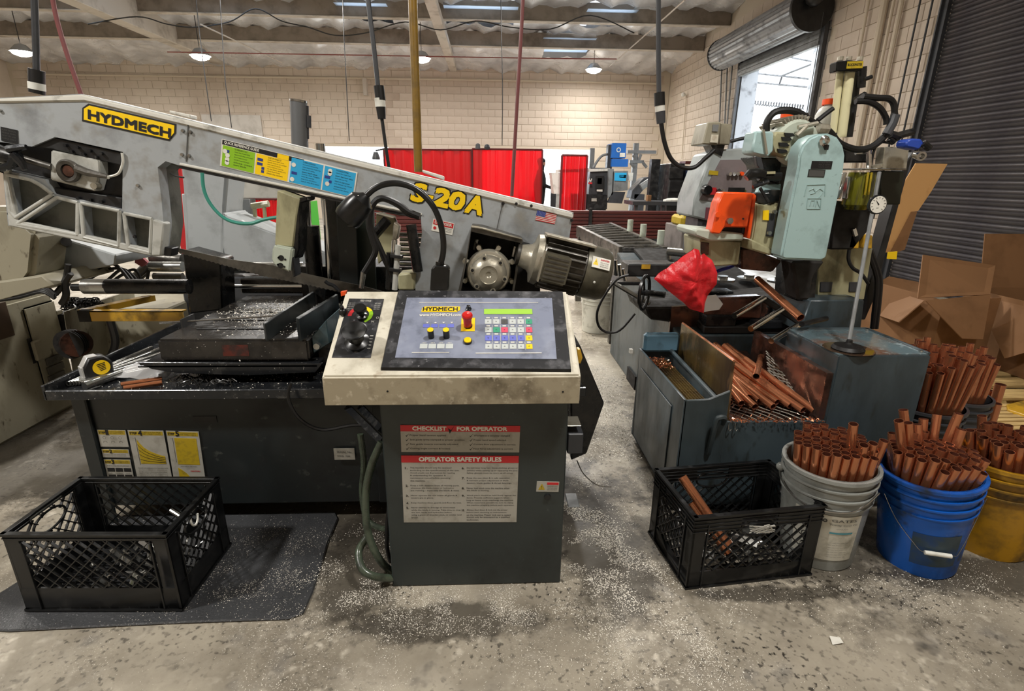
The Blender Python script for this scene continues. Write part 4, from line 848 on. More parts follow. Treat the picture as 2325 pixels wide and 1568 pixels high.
# ================================================================== BLUE GREY COLD SAW (right)
cs_ = thing('cold_saw', 'worn blue grey tube cutting machine with pale blue rounded belt guard and open trough', 'cutting machine', (1.2, 2.2, 0))
R_ = lambda name, mb, m, bev=0, par=None, **k: obj(name, mb, mt[m] if isinstance(m, str) else m, par or cs_, bevel=bev, **k)
YR = 1.81
lb_ = MB()
lb_.prism([V((.745,YR,.03)), V((.92,YR,.03)), V((.92,YR,.535)), V((.84,YR,.50)), V((.745,YR,.495))], (0, .012, 0))
lb_.box((.745, YR, .03), (.755, 2.44, .50)); lb_.box((.745, 2.43, .03), (.95, 2.44, .50)); lb_.box((.755, YR+.01, .40), (.92, 2.43, .44)); lb_.box((.915, YR, .03), (.925, 2.44, .42))
base_ = R_('base_cabinet', lb_, 'machblue', .003)
R_('base_cabinet_front', MB().box((.92, YR, .03), (1.315, YR+.012, .405)), 'machblue', .002)
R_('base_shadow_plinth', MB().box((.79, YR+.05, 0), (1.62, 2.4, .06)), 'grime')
R_('side_door', MB().box((.741, YR+.12, .1), (.745, 2.38, .42)), 'machblue', .002, base_)
R_('trough_floor', MB().box((.925, YR+.012, .36), (1.31, 2.5, .37)), 'rustoil')
blk_ = MB().prism([V((1.315,YR,.03)), V((1.675,YR,.03)), V((1.675,YR,.673)), V((1.315,YR,.673))], (0, .36, 0)); tank = R_('side_tank', blk_, 'machblue', .004, seg=2)
R_('tank_top', MB().box((1.32, YR+.01, .672), (1.67, 2.165, .677)), 'machtop', .001, tank)
R_('tank_top_rim', MB().rod((1.672, YR+.01, .678), (1.672, 2.16, .678), .006, n=6).rod((1.33, 2.165, .678), (1.67, 2.165, .678), .006, n=6), 'machblue', 0, tank)
for x, y in ((1.655, 1.84), (1.655, 2.14)): R_('bolt', MB().rod((x, y, .677), (x, y, .685), .008, n=8), 'chrome', 0, tank)
R_('trough_liner', MB().box((1.29, YR+.01, .37), (1.315, 2.4, .60)), 'rustoil')
R_('rear_upstand', MB().box((.755, 2.40, .49), (.93, 2.44, .585)), M('wet blue paint', '#5f8296', .35, 0, '#35444a', .5, .7, 9), .012)
# filter tray with perforated grid
g = MB(); y0, y1 = YR+.03, 2.38
for i in range(9): x = .765+i*.0125; g.box((x, y0, .455), (x+.0025, y1, .459))
for i in range(44): y = y0+(y1-y0)*i/43; g.box((.762, y, .455), (.868, y+.0025, .4595))
R_('drain_grid', g, 'rustplate', 0, base_)
R_('grid_rail', MB().rod((.885, YR+.015, .485), (.885, 2.38, .505), .010, n=10).box((.878, YR+.015, .43), (.892, 2.38, .485)), 'machblue', 0, base_)
sw = MB()
for i in range(500):
    p = V((random.uniform(.765,.86), random.uniform(2.24, 2.39), .462+random.random()*.012)); d = V((random.gauss(0,1), random.gauss(0,1), random.gauss(0,.4))).normalized()*.005; sw.add([p-d, p+d, p+V((random.gauss(0,.003), random.gauss(0,.003), .003))], [(0,1,2)])
R_('copper_swarf', sw, 'copper', 0, kind='stuff')
bp = [WX(1547,733,.93), WX(1663,819,.93), WX(1655,858,.93), WX(1634,930,.93), WX(1638,900,.93), WX(1543,790,.93)]
A_ = WX(1547,733,.93); B_ = WX(1663,819,.93)
pl_ = MB().prism([A_, B_, V((.93,B_.y,B_.z-.05)), V((.93,YR+.02,.37)), V((.93,2.38,.40)), V((.93,A_.y,.48))], (.012, 0, 0)); R_('trough_side_plate', pl_, 'rustplate', .002)
R_('plate_edge', MB().rod(A_+V((.006,0,0)), B_+V((.006,0,0)), .005, n=6), 'copper')
R_('chute', MB().prism([V((.95,2.55,.49)), V((1.30,2.55,.49)), V((1.30,2.02,.38)), V((.95,2.02,.38))], (0,0,.006)), 'rustoil', 0)
R_('chute_back', MB().prism([V((.93,2.56,.40)), V((1.42,2.56,.40)), V((1.42,2.56,.72)), V((.93,2.56,.68))], (0,.02,0)), 'rustoil', 0)
R_('hook_handle', hose([V((.905,YR-.0,.40)), V((.895,YR-.03,.435)), V((.875,YR-.035,.44)), V((.865,YR-.03,.42)), V((.862,YR-.012,.30)), V((.862,YR-.004,.27))], .011, 8), 'machblue')
for x in (.93, .955): R_('wire_hook', hose([V((x,YR-.002,.40)), V((x-.004,YR-.012,.385)), V((x,YR-.014,.372)), V((x+.008,YR-.01,.378))], .0018, 5), 'steel')
# expanded metal
def bil(q, a, b): return q[0]*(1-a)*(1-b)+q[1]*a*(1-b)+q[2]*a*b+q[3]*(1-a)*b
def lattice(q, n, m_, r, mb):
    for k_ in range(-m_, n):
        P1 = []; P2 = []
        for j in range(m_+1):
            a = (k_+j)/n; c = (k_+m_-j)/n; b = j/m_
            if -1e-6 <= a <= 1+1e-6: P1.append(bil(q, a, b)+V((0,0,.003*(j % 2))))
            if -1e-6 <= c <= 1+1e-6: P2.append(bil(q, c, b)+V((0,0,.003*(j % 2))))
        for P__ in (P1, P2):
            if len(P__) > 1: mb.tube(P__, r, 4)
    return mb
q = [W(1738,785,2.3), W(1882,862,1.98), W(1866,948,1.86), W(1745,862,2.08)]
R_('expanded_mesh', lattice(q, 6, 12, .003, MB()), 'chrome', label='curled expanded steel mesh')
q = [V((.95,2.25,.42)), V((1.28,2.25,.44)), V((1.28,1.845,.395)), V((.95,1.845,.395))]
R_('mesh_floor', lattice(q, 9, 10, .0025, MB()), 'chrome')
sw = MB()
for i in range(260):
    p = V((random.uniform(.93,1.30), random.uniform(1.79,1.83), .41)); d = V((random.gauss(0,1), random.gauss(0,.6), random.gauss(0,.5))).normalized()*.006; sw.add([p-d, p+d, p+V((random.gauss(0,.003), random.gauss(0,.003), .004))], [(0,1,2)])
R_('copper_swarf', sw, 'copper', 0, kind='stuff')
# rear pedestal and body
XP = .945
R_('rear_pedestal', MB().hexa([V((XP,2.46,.0)), V((1.65,2.46,.0)), V((1.65,3.85,.0)), V((XP,3.85,.0))], [V((XP,2.46,.56)), V((1.65,2.46,.56)), V((1.65,3.85,.78)), V((XP,3.85,.78))]), 'machblue', .006)
R_('machine_deck', MB().hexa([V((1.07,2.47,.565)), V((1.66,2.47,.565)), V((1.66,3.86,.785)), V((1.07,3.86,.785))], [V((1.07,2.47,.60)), V((1.66,2.47,.60)), V((1.66,3.86,.81)), V((1.07,3.86,.81))]), 'grime', .004)
R_('pedestal_foot', MB().box((XP-.01, 3.1, 0), (XP+.1, 3.3, .09)), 'grime')
R_('latch', MB().box(W(1428,790,2.44), W(1437,803,2.42)), 'whitep', .002)
def Rp(name, pts, Y, th, m, bev=.004, par=None, crop=c9, **k): return R_(name, MB().prism(crop(Y, *pts), (0, th, 0)), m, bev, par, **k)
for _i in range(9):
    _x, _y = random.uniform(1.1,1.5), random.uniform(2.5,3.3); _z = .60+(_y-2.47)*.15; R_('slide_clutter', MB().box((_x-.08, _y-.05, _z-.01), (_x+.08, _y+.05, _z+random.uniform(.02,.07))), ('blackm','rustoil','dsteel')[_i % 3], .006)
for _u, _v in ((1640,625),(1700,622),(1770,628)): _p = WZ(_u, _v+12, .72); R_('table_disc', MB().lathe([(.07,0),(.07,.012),(.03,.016),(.03,.03),(0,.03)], _p, (0,0,1), 24, cap=False), 'steel')
Rp('work_table', ((350,440),(1010,440),(1380,400),(1400,580),(700,560),(380,520)), 2.58, .4, 'grime', .01, crop=c8)
Rp('table_edge', ((720,385),(1100,370),(1090,520),(730,500)), 2.5, .06, 'rustoil', .01, crop=c8)
Rp('column_plinth', ((1400,395),(1745,395),(1720,600),(1330,600)), 2.3, .3, 'machblue', .005, crop=c8)
Rp('column', ((1450,60),(1800,60),(1745,395),(1440,395)), 2.42, .25, 'olive', .006, crop=c8)
for x in (1465, 1650): Rp('column_slot', ((x,280),(x+80,280),(x+70,345),(x-5,345)), 2.415, .02, 'dkgrey', .003, crop=c8)
Rp('slide_block', ((1330,120),(1460,120),(1430,400),(1310,400)), 2.35, .2, 'blackm', .005, crop=c8)
Rp('rear_post', ((1800,790),(1865,700),(1660,1450),(1585,1750),(1520,1900),(1470,1900),(1640,1350)), 2.5, .08, 'black', .004)
for i, x in enumerate((0, 24)): R_('conduit', hose([c9(2.45, (1530+x, 1400))[0], c9(2.45, (1590+x, 1560))[0], c9(2.45, (1600+x, 1680))[0], c9(2.45, (1570+x, 1960))[0]], .012, 8), 'rubber')
# belt guard
gp = [(1045,800),(1050,730),(1075,660),(1125,605),(1190,575),(1260,572),(1325,600),(1365,660),(1380,730),(1370,830),(1248,1440),(1235,1470),(1205,1480),(945,1470),(922,1458),(925,1410)]
gd_ = R_('belt_guard', MB().prism(c9(2.0, *gp), (0,.085,0)), 'guard', .008, seg=3)
kb_ = c9(1.985, (1240,625))[0]; R_('guard_knob', MB().lathe([(.012,0),(.020,.006),(.012,.012),(.010,.024),(0,.026)], kb_+V((0,.015,0)), (0,-1,0), 8), 'chrome', 0, gd_)
R_('guard_clip', MB().prism(c9(1.99, (1225,650),(1265,655),(1258,690),(1238,690)), (0,.01,0)), 'black', .001, gd_)
f = Fr(*(lambda a, b, c: (a, b-a, c-a))(*c9(1.9995, (1140,768), (1287,770), (1128,825)))); pt = R_('name_plate', f.rect(MB(), 0, 0, 1, 1, .001), 'ink', 0, gd_); t = MB(); [f.text(t, s, .35, .12+.28*i, .16, .55, .0015) for i, s in enumerate(('COLD SAW', 'MAX RPM', 'VOLTS AMPS'))]; R_('lettering', t, 'dotink', 0, pt)
f = Fr(*(lambda a, b, c: (a, b-a, c-a))(*c9(1.9995, (1117,828), (1236,832), (1110,882)))); pt = R_('name_plate', f.rect(MB(), 0, 0, 1, 1, .001), 'ink', 0, gd_); R_('plate_face', f.rect(MB(), .04, .08, .96, .92, .0014), 'dotink', 0, pt)
t = MB()   # worn embossed mark
for pth in (((1085,1020),(1105,940),(1235,935),(1230,1020)), ((1120,980),(1150,965),(1165,995),(1130,1005)), ((1170,985),(1195,965),(1222,985),(1190,1030)), ((1100,1105),(1110,1035),(1205,1035),(1200,1110),(1105,1110)), ((1125,1090),(1135,1050),(1160,1050),(1150,1090)), ((1165,1095),(1175,1050),(1195,1100))):
    t.tube(c9(1.999, *pth), .0014, 5)
R_('embossed_mark', t, M('embossed pale paint', '#93aeac', .5), 0, gd_)
# motor, terminal box, gearcase
mo = c9(2.12, (1040,640))[0]
mtr = R_('saw_motor', MB().lathe([(.02,0),(.075,0),(.086,.012),(.086,.19),(.075,.2)], mo, (0,1,0), 28), 'pale'); 
R_('motor_bell', MB().prism(c9(2.1, (885,560),(960,565),(1000,600),(985,700),(955,750),(870,715),(850,640)), (0,.1,0)), 'olive', .006, mtr)
for i, (y, x) in enumerate(((575,945),(605,925),(645,905),(690,895))): Rp('vent_slot', ((x,y-8),(x+60,y-4),(x+75,y+16),(x+40,y+24),(x+8,y+20)), 2.095, .006, 'ink', .0, mtr)
for i in range(9):
    a = radians(70+i*8); d = V((cos(a), 0, sin(a))); R_('cooling_fin', MB().obox(mo+V((0,.1,0))+d*.09, d*.012, V((0,.09,0)), d.cross(V((0,1,0)))*.002), 'alu', 0, mtr)
tb_ = Rp('terminal_box', ((740,555),(870,560),(868,700),(830,742),(715,715),(712,690)), 2.08, .09, 'guard', .006)
Rp('box_clip', ((790,545),(805,545),(830,720),(815,725)), 2.07, .01, 'alu', .001, tb_)
Rp('lamp_bracket', ((740,735),(780,745),(800,830),(775,832),(750,800)), 2.05, .02, 'dkgrey', .002)
Rp('motor_mount', ((720,740),(930,750),(915,940),(780,900),(770,800)), 2.14, .12, 'blackm', .006)
R_('hand_lever', MB().tube(c9(2.0, (670,890),(700,865),(760,855),(800,870)), [.014,.02,.02,.016], 10), 'plastic'); R_('hand_lever', MB().rod(c9(2.02, (760,880))[0], c9(2.02, (915,880))[0], .016, n=10), 'blackm')
R_('handle_bar', MB().rod(c9(2.0, (720,955))[0], c9(2.0, (830,915))[0], .008, n=8).rod(c9(2.0, (770,960))[0], c9(2.0, (830,1060))[0], .006, n=8), 'dsteel')
Rp('plate_label', ((808,845),(880,842),(880,860),(808,862)), 2.0, .002, 'olive', 0)
Rp('rear_guard', ((770,940),(920,930),(915,1000),(745,995)), 2.16, .02, 'guard', .002); Rp('slide_plate', ((835,975),(920,975),(910,1060),(800,1080),(745,1060),(740,995),(835,995)), 2.12, .05, 'blackm', .003)
gc_ = Rp('gearcase', ((740,1075),(880,1090),(905,1060),(860,1440),(700,1395),(735,1190)), 2.1, .22, 'olive', .01, seg=2)
Rp('gearcase_lower', ((700,1320),(860,1400),(850,1445),(705,1400)), 2.09, .2, 'olive', .006, gc_)
Rp('warning_tag', ((793,1122),(835,1118),(832,1192),(790,1188)), 2.095, .003, 'yel', 0, gc_); Rp('sight_strip', ((838,1140),(885,1145),(865,1310),(812,1305)), 2.095, .01, 'dkgrey', .002, gc_)
for x, y in ((868,1130),(830,1280)): p = c9(2.09, (x, y))[0]; R_('bolt', MB().rod(p, p-V((0,.012,0)), .008, n=8), 'steel', 0, gc_)
Rp('rear_shroud', ((760,760),(1000,740),(1000,1450),(880,1450),(740,1080)), 2.34, .05, 'blackm', .003)
Rp('gusset', ((640,1395),(700,1390),(930,1480),(860,1560),(640,1540)), 2.2, .2, 'rustoil', .006)
Rp('spindle_head', ((1000,1480),(1240,1480),(1150,1600),(1130,1760),(1040,1760)), 2.1, .1, 'grime', .01)
og = Rp('orange_guard', ((510,990),(722,996),(712,1080),(683,1243),(520,1240),(487,1290),(425,1283),(470,1070)), 2.08, .07, 'orange', .005)
Rp('guard_flange', ((724,998),(745,1015),(700,1322),(680,1318),(690,1240)), 2.09, .07, 'orange', .002, og)
p = c9(2.07, (472,1150))[0]; R_('guard_button', MB().rod(p+V((0,.01,0)), p, .011, n=14), 'orange', 0, og); p = c9(2.07, (555,1195))[0]; R_('guard_bolt', MB().rod(p+V((0,.01,0)), p-V((0,.006,0)), .013, n=6), 'steel', 0, og); R_('guard_hole', MB().rod(c9(2.078, (650,1180))[0], c9(2.08, (650,1180))[0], .004, n=8), 'ink', 0, og)
Rp('clamp_foot', ((500,1235),(690,1240),(680,1290),(500,1285)), 2.12, .1, 'grime', .003)
pd = Rp('cream_table', ((305,1258),(330,1250),(655,1285),(655,1335),(415,1340),(310,1300)), 2.1, .22, 'pale', .006); Rp('table_leg', ((345,1320),(640,1340),(620,1510),(440,1520),(350,1470)), 2.16, .2, 'olive', .006, pd); Rp('inspection_hole', ((350,1345),(410,1352),(405,1440),(348,1430)), 2.155, .008, 'rustoil', .002, pd)
# air cylinder
ac = Rp('cylinder_cap', ((1318,60),(1400,52),(1505,58),(1502,118),(1470,130),(1312,132)), 2.3, .05, 'blackm', .004)
f = Fr(*(lambda a, b, c: (a, b-a, c-a))(*c9(2.298, (1390,62), (1505,58), (1388,112)))); lb2 = R_('name_plate', f.rect(MB(), 0, 0, 1, 1, .002), 'yeldull', 0, ac); t = MB(); f.text(t, 'BLOCKMASTER', .05, .3, .35, .88, .0026, .02); R_('lettering', t, 'ink', 0, lb2)
R_('cylinder_tube', MB().rod(c9(2.36, (1342,125))[0], c9(2.36, (1290,570))[0], .014, n=18), 'ivory', 0, ac); R_('cylinder_tube', MB().rod(c9(2.34, (1412,125))[0], c9(2.34, (1350,600))[0], .0185, n=20), 'ivory', 0, ac); R_('tie_rod', MB().rod(c9(2.38, (1468,130))[0], c9(2.38, (1400,600))[0], .016, n=10).rod(c9(2.4, (1376,130))[0], c9(2.4, (1322,600))[0], .014, n=8), 'black', 0, ac)
for x in (1340, 1400, 1480): p = c9(2.33, (x, 55))[0]; R_('cap_nut', MB().rod(p, p+V((0,0,.014)), .012, n=8), 'alu', 0, ac)
R_('fitting', MB().rod(c9(2.3, (1510,190))[0], c9(2.3, (1565,170))[0], .008, n=8).rod(c9(2.35, (1500,100))[0], c9(2.35, (1490,250))[0], .016, n=8).rod(c9(2.3, (1450,340))[0], c9(2.3, (1520,300))[0], .015, n=8), 'blackm', 0, ac)
for pts, r in ((((815,560),(820,490),(870,425),(960,408),(1050,430),(1150,500),(1260,560),(1330,640),(1440,685),(1550,675),(1640,610),(1700,520),(1728,430)), .0135), (((1728,440),(1720,360),(1680,325),(1600,320),(1500,310)), .012), (((1450,345),(1540,348),(1620,390),(1665,460),(1668,510)), .011), (((1180,480),(1230,440),(1290,395)), .009), (((560,630),(640,610),(740,590)), .007), (((860,550),(950,500),(1060,490)), .008), (((1100,430),(1110,445),(1115,470)), .005), (((1700,640),(1620,640),(1580,700),(1560,800)), .005)):
    R_('hydraulic_hose', hose(c9(2.2, *pts), r, 10), 'rubber')
R_('hose_sleeve', MB().tube(c9(2.19, (1735,440),(1715,500),(1670,580)), .017, 10), 'dkgrey')
R_('bracket_clutter', MB().rod(c9(2.1, (1030,590))[0], c9(2.1, (1100,520))[0], .01, n=8).rod(c9(2.1, (1040,530))[0], c9(2.1, (1180,500))[0], .008, n=8).rod(c9(2.15, (1180,540))[0], c9(2.15, (1250,545))[0], .02, n=8), 'alu')
# lubricator group
Rp('filter_block', ((1660,668),(1835,672),(1815,830),(1640,825)), 2.2, .05, 'alu', .003); Rp('filter_plate', ((1495,820),(1820,822),(1812,835),(1490,832)), 2.18, .14, 'steel', .002)
R_('filter_port', MB().rod(c9(2.2, (1600,818))[0], c9(2.2, (1600,795))[0], .022, n=16), 'alu'); R_('filter_port', MB().rod(c9(2.2, (1545,818))[0], c9(2.2, (1545,670))[0], .010, n=10), 'chrome'); R_('filter_port', MB().rod(c9(2.22, (1450,712))[0], c9(2.22, (1540,705))[0], .008, n=10), 'chrome')
bow = R_('oil_bowl', MB().lathe([(.05,0),(.055,-.03),(.055,-.13),(.04,-.15),(0,-.155)], c9(2.24, (1500,850))[0], (0,0,1), 24, cap=False), M('amber oil bowl', '#6b6a1c', .08, 0, '#1f210e', .45, .62, 10, stretch=(4,4,.5)), 0); Rp('reservoir', ((1640,838),(1800,842),(1770,1080),(1620,1080)), 2.24, .08, M('dark reservoir', '#20241c', .2), .004)
R_('bowl_rod', MB().rod(c9(2.18, (1540,850))[0], c9(2.18, (1515,1010))[0], .004, n=8).rod(c9(2.18, (1565,850))[0], c9(2.18, (1540,1010))[0], .004, n=8), 'yeldull', 0, bow)
Rp('slide_shaft', ((1370,850),(1395,850),(1350,1040),(1320,1040)), 2.2, .03, 'chrome', .004); Rp('slide_shaft', ((1405,880),(1422,880),(1400,1040),(1380,1040)), 2.2, .03, 'chrome', .004); Rp('slide_bracket', ((1300,1050),(1600,1080),(1580,1220),(1440,1400),(1270,1400)), 2.3, .1, 'grime', .008)
Rp('slide_bar', ((1370,640),(1560,690),(1560,780),(1370,780)), 2.28, .08, 'blackm', .006)
gcn = c9(1.9, (1592,1078))[0]; gg = R_('pressure_gauge', MB().lathe([(.031,0),(.034,-.004),(.034,-.012),(.030,-.014)], gcn, (0,1,0), 28), 'dsteel'); f = Fr(gcn-V((0,.0145,0)), V((1,0,0)), V((0,0,-1)), 1.5, 1.5)
R_('gauge_face', f.ring(MB(), 0, 0, 0, .0295, .0006), 'white', 0, gg); t = MB()
for i in range(11): a = radians(-45+27*i); c_, s_ = cos(a), sin(a); f.poly(t, [(c_*.014-s_*.0006,-s_*.014-c_*.0006),(c_*.018-s_*.0006,-s_*.018-c_*.0006),(c_*.018+s_*.0006,-s_*.018+c_*.0006),(c_*.014+s_*.0006,-s_*.014+c_*.0006)], .001)
f.poly(t, [(-.009,-.011),(.002,-.001),(.0,.002)], .0013); f.text(t, 'psi', -.003, .006, .004, None, .001); R_('gauge_marks', t, 'ink', 0, gg)
sv = R_('blue_valve', MB().prism(c9(2.1, (1815,625),(1850,608),(1925,612),(1945,650),(1900,690),(1810,670)), (0,.06,0)), M('blue valve', '#2a49a8', .35), .006); R_('valve_body', MB().rod(c9(2.1, (1930,640))[0], c9(2.1, (1975,680))[0], .013, n=10), 'blackm', 0, sv)
R_('pipe_end', MB().lathe([(.009,0),(.015,0),(.015,.03),(.017,.032),(.017,.05),(.010,.05),(.008,.02)], c9(2.14, (1880,725))[0], (c9(2.06, (1950,742))[0]-c9(2.14, (1880,725))[0]).normalized(), 20, cap=False), 'chrome')
R_('hose_fittings', MB().rod(c9(2.2, (1690,610))[0], c9(2.2, (1720,640))[0], .012, n=8).rod(c9(2.2, (1750,590))[0], c9(2.2, (1860,560))[0], .014, n=8).rod(c9(2.2, (1700,580))[0], c9(2.2, (1760,600))[0], .016, n=8), 'blackm')
for x in (1400, 1495): Rp('solenoid_valve', ((x+20,1290),(x+80,1300),(x+75,1395),(x,1390)), 2.3, .04, 'gold', .004)
R_('valve_knob', MB().rod(c9(2.29, (1435,1250))[0], c9(2.29, (1450,1300))[0], .010, n=8), 'chrome'); Rp('yellow_tag', ((1682,1418),(1748,1412),(1742,1468),(1675,1465)), 2.6, .004, 'yel', 0)
R_('valve_cable', hose(c9(2.3, (1405,1400),(1400,1470),(1430,1530),(1490,1570),(1540,1640)), .008, 8), 'rubber')
rr0, rr1 = W(1989, 400, 1.95), WZ(1927, 778, .70); rd = R_('stand_rod', MB().rod(V((rr1.x+.0, rr1.y, rr1.z)), c9(2.12, (1620,850))[0], .0075, n=10), 'midgrey')
rb_ = WZ(1925, 792, .68); R_('rod_foot', MB().lathe([(.055,0),(.058,.006),(.05,.018),(.02,.024),(.012,.03),(.010,.04)], V((rb_.x, rb_.y, .677)), (0,0,1), 24), 'rubber')
pdl = R_('oil_puddle', MB().lathe([(.09,0),(.088,.0015),(0,.002)], V((rb_.x+.01, rb_.y+.01, .677)), (0,0,1), 24, cap=False), M('oil film', '#3a2c22', .04), 0)
R_('coil_hose', hose(c8(2.3, (800,215),(840,200),(900,180),(940,150),(990,130),(1045,155)), .008, 8), 'bluehose')
R_('splash_flap', MB().prism(c8(2.2, (735,370),(800,360),(845,420),(820,455),(725,470)), (0,.002,0)), MT('clear flap', '#c9c4bd', .3, .6), 0)
# output rack of steel bars
for a, b, r, m, lab in (((915,495),(1105,383),.0125,'chrome',None), ((1020,578),(1218,455),.013,'chrome',None), ((1150,655),(1345,540),.013,'chrome',None), ((1345,548),(1500,512),.012,'black',None)):
    A_, B_ = c8(2.12, a)[0], c8(2.26, b)[0]; R_('rack_bar', MB().rod(A_, B_, r, n=14), m)
R_('rack_link', MB().rod(c8(2.27, (1100,385))[0], c8(2.27, (1345,545))[0], .014, n=8), 'grime')
# control box
cb_ = thing('control_cabinet', 'grey sloping control cabinet with pilot lights standing behind the orange guard', 'control cabinet', (1.2, 2.9, 0))
YB_ = 2.75
body_ = MB().prism(c9(YB_, (520,685),(760,670),(930,760),(915,1010),(735,1030),(600,1230),(440,1205),(287,1165),(300,1040),(425,715)), (0,.25,0)); bx_ = obj('cabinet_body', body_, mt['midgrey'] if 0 else M('light machine grey', '#a3abab', .45, 0, '#75797a', .5, .75, 6), cb_, bevel=.008)
pn = obj('control_panel', MB().prism(c9(YB_-.006, (490,762),(740,758),(800,990),(480,1058),(340,1043)), (0,.008,0)), M('brown grey panel', '#7d7374', .5, 0, '#645b5b', .5, .7, 8), cb_)
for x, y, m in ((550,862,'chrome'),(578,862,'chrome'),(605,860,'chrome'),(636,860,'orange'),(690,848,'redbtn'),(470,978,'chrome'),(497,980,'chrome'),(590,978,'chrome'),(650,985,'chrome')):
    p = c9(YB_-.01, (x, y))[0]; obj('pilot_light', MB().rod(p, p-V((0,.016,0)), .011, .009, n=12), mt[m], pn)
p = c9(YB_-.01, (385,975))[0]; obj('rotary_switch', MB().rod(p, p-V((0,.03,0)), .027, .022, n=16), mt['plastic'], pn); obj('red_switch', MB().box(c9(YB_-.02, (420,958))[0], c9(YB_-.008, (448,1008))[0]), mt['redp'], pn); obj('black_cover', MB().box(c9(YB_-.03, (560,958))[0], c9(YB_-.0, (640,995))[0]), mt['plastic'], pn)
obj('door_sticker', MB().box(c9(YB_-.006, (388,1100))[0], c9(YB_-.0, (432,1185))[0]), M('dark red plate', '#6b3a44', .5), cb_); f = Fr(*(lambda a, b, c: (a, b-a, c-a))(*c9(YB_-.007, (410,835), (475,842), (405,865)))); obj('yellow_mark', f.rect(MB(), 0, 0, 1, 1, .001), mt['yeldull'], pn)
obj('cabinet_stand', MB().box(c9(YB_+.02, (330,1180))[0], c9(YB_+.2, (480,1400))[0]), mt['dkgrey'], cb_)
vf = thing('drive_box', 'old beige electrical box with keypad mounted above the sloping control cabinet', 'electrical box', c9(2.75, (470,660))[0])
o = obj('housing', MB().prism(c9(2.7, (400,492),(495,490),(475,655),(358,650)), (0,.16,0)).prism(c9(2.72, (490,498),(578,508),(555,655),(475,652)), (0,.14,0)), mt['beige'], vf, bevel=.005); obj('keypad', MB().prism(c9(2.695, (435,510),(478,510),(470,560),(430,558)), (0,.004,0)), mt['midgrey'], vf); obj('cover', MB().prism(c9(2.693, (425,580),(475,582),(468,640),(415,636)), (0,.006,0)), mt['cream'], vf); obj('gland', MB().prism(c9(2.74, (420,655),(520,655),(500,735),(440,700)), (0,.1,0)), mt['blackm'], vf)
p0 = c9(2.8, (470,655))[0]
# oil jugs on the machine
def jug(x, y0, y1, Y, lab, w_):
    c = c9(Y, (x, y1))[0]; top_ = c9(Y, (x, y0))[0]; t_ = thing('oil_jug', lab, 'jug', c, 'oil jugs on the machine'); h = top_.z-c.z
    obj('bottle', MB().lathe([(w_*.96,0),(w_,.01),(w_,h*.45),(w_*.75,h*.68),(w_*.4,h*.78),(w_*.4,h*.84)], c, (0,0,1), 20), mt['whitep'], t_); obj('cap', MB().lathe([(w_*.62,h*.8),(w_*.62,h),(w_*.55,h*1.01),(0,h*1.01)], c, (0,0,1), 18, cap=False), mt['orange'], t_)
jug(1235, 330, 530, 2.5, 'white oil jug with orange cap beside the ivory air cylinder', .05); jug(945, 432, 575, 2.4, 'orange capped oil jug behind the motor fins', .045)
# red rag
outl = [(415,265),(470,205),(540,160),(600,110),(655,65),(690,75),(700,110),(730,100),(775,140),(800,220),(795,290),(760,360),(735,420),(718,475),(690,465),(640,455),(590,410),(540,370),(490,330)]
P0 = c8(2.0, *outl); npt = 76; per = []; ctr = c8(2.0, (640,270))[0]
for k_ in range(npt): t_ = k_/npt*len(P0); i = int(t_); per.append(P0[i].lerp(P0[(i+1) % len(P0)], t_-i))
from mathutils import noise as NZ
mb = MB(); rings = 14
def fold(q, sd): return .030*NZ.noise(V((q.x*16+3, q.z*11, sd)))+.009*NZ.noise(V((q.x*40, q.z*34+9, sd)))+.003*NZ.noise(V((q.x*110, q.z*110, sd)))
for side in (-1, 1):
    vs = []
    for r in range(rings+1):
        a = (r+.001)/rings
        for p in per: q_ = ctr.lerp(p, a); vs.append(q_+V((0, side*(.028*(1-a**4)+.002)+fold(q_, 1.0), 0)))
    mb.add(vs, [(r*npt+k_, r*npt+(k_+1) % npt, (r+1)*npt+(k_+1) % npt, (r+1)*npt+k_) for r in range(rings) for k_ in range(npt)])
obj('red_rag', mb, mt['red'], None, sharp=60, tl=('crumpled oily red rag hung over the saw vise beside the handwheel', 'rag', None))
# hand wheel and cable loop in front of the rear pedestal
hw_ = thing('vise_handwheel', 'black spoked handwheel with a crank on the left of the cold saw', 'handwheel', W(1463,665,2.5))
c = W(1463,664,2.5); axw = V((.84,-.54,0)).normalized(); up_ = V((0,0,1)); sd = axw.cross(up_)
obj('rim', MB().tube([c+(up_*cos(a)+sd*sin(a))*.082 for a in [2*pi*i/32 for i in range(33)]], .009, 8, caps=False), mt['plastic'], hw_)
for i in range(3): a = 2.1*i+.4; obj('spoke', MB().rod(c, c+(up_*cos(a)+sd*sin(a))*.08, .006, n=6), mt['plastic'], hw_)
obj('hub', MB().rod(c-axw*.02, c+axw*.1, .016, n=12), mt['dsteel'], hw_)
tag_ = obj('cable_loop', hose(c8(2.4, (245,235),(170,265),(95,360),(45,470),(55,560),(110,600),(190,585),(285,480)), .006, 8), mt['rubber'], None, tl=('thin black cable hanging in a loop left of the handwheel', 'cable', None))
vb = thing('feed_vise', 'black feed vise block with yellow plate at the end of the roller conveyor', 'vise', (1.05, 2.75, .7))
obj('vise_body', MB().box(W(1425,628,2.7), W(1515,590,2.85)), mt['black'], vb, bevel=.006); obj('vise_slide', MB().box(W(1388,640,2.7), W(1440,632,2.9)), mt['dsteel'], vb, bevel=.003)
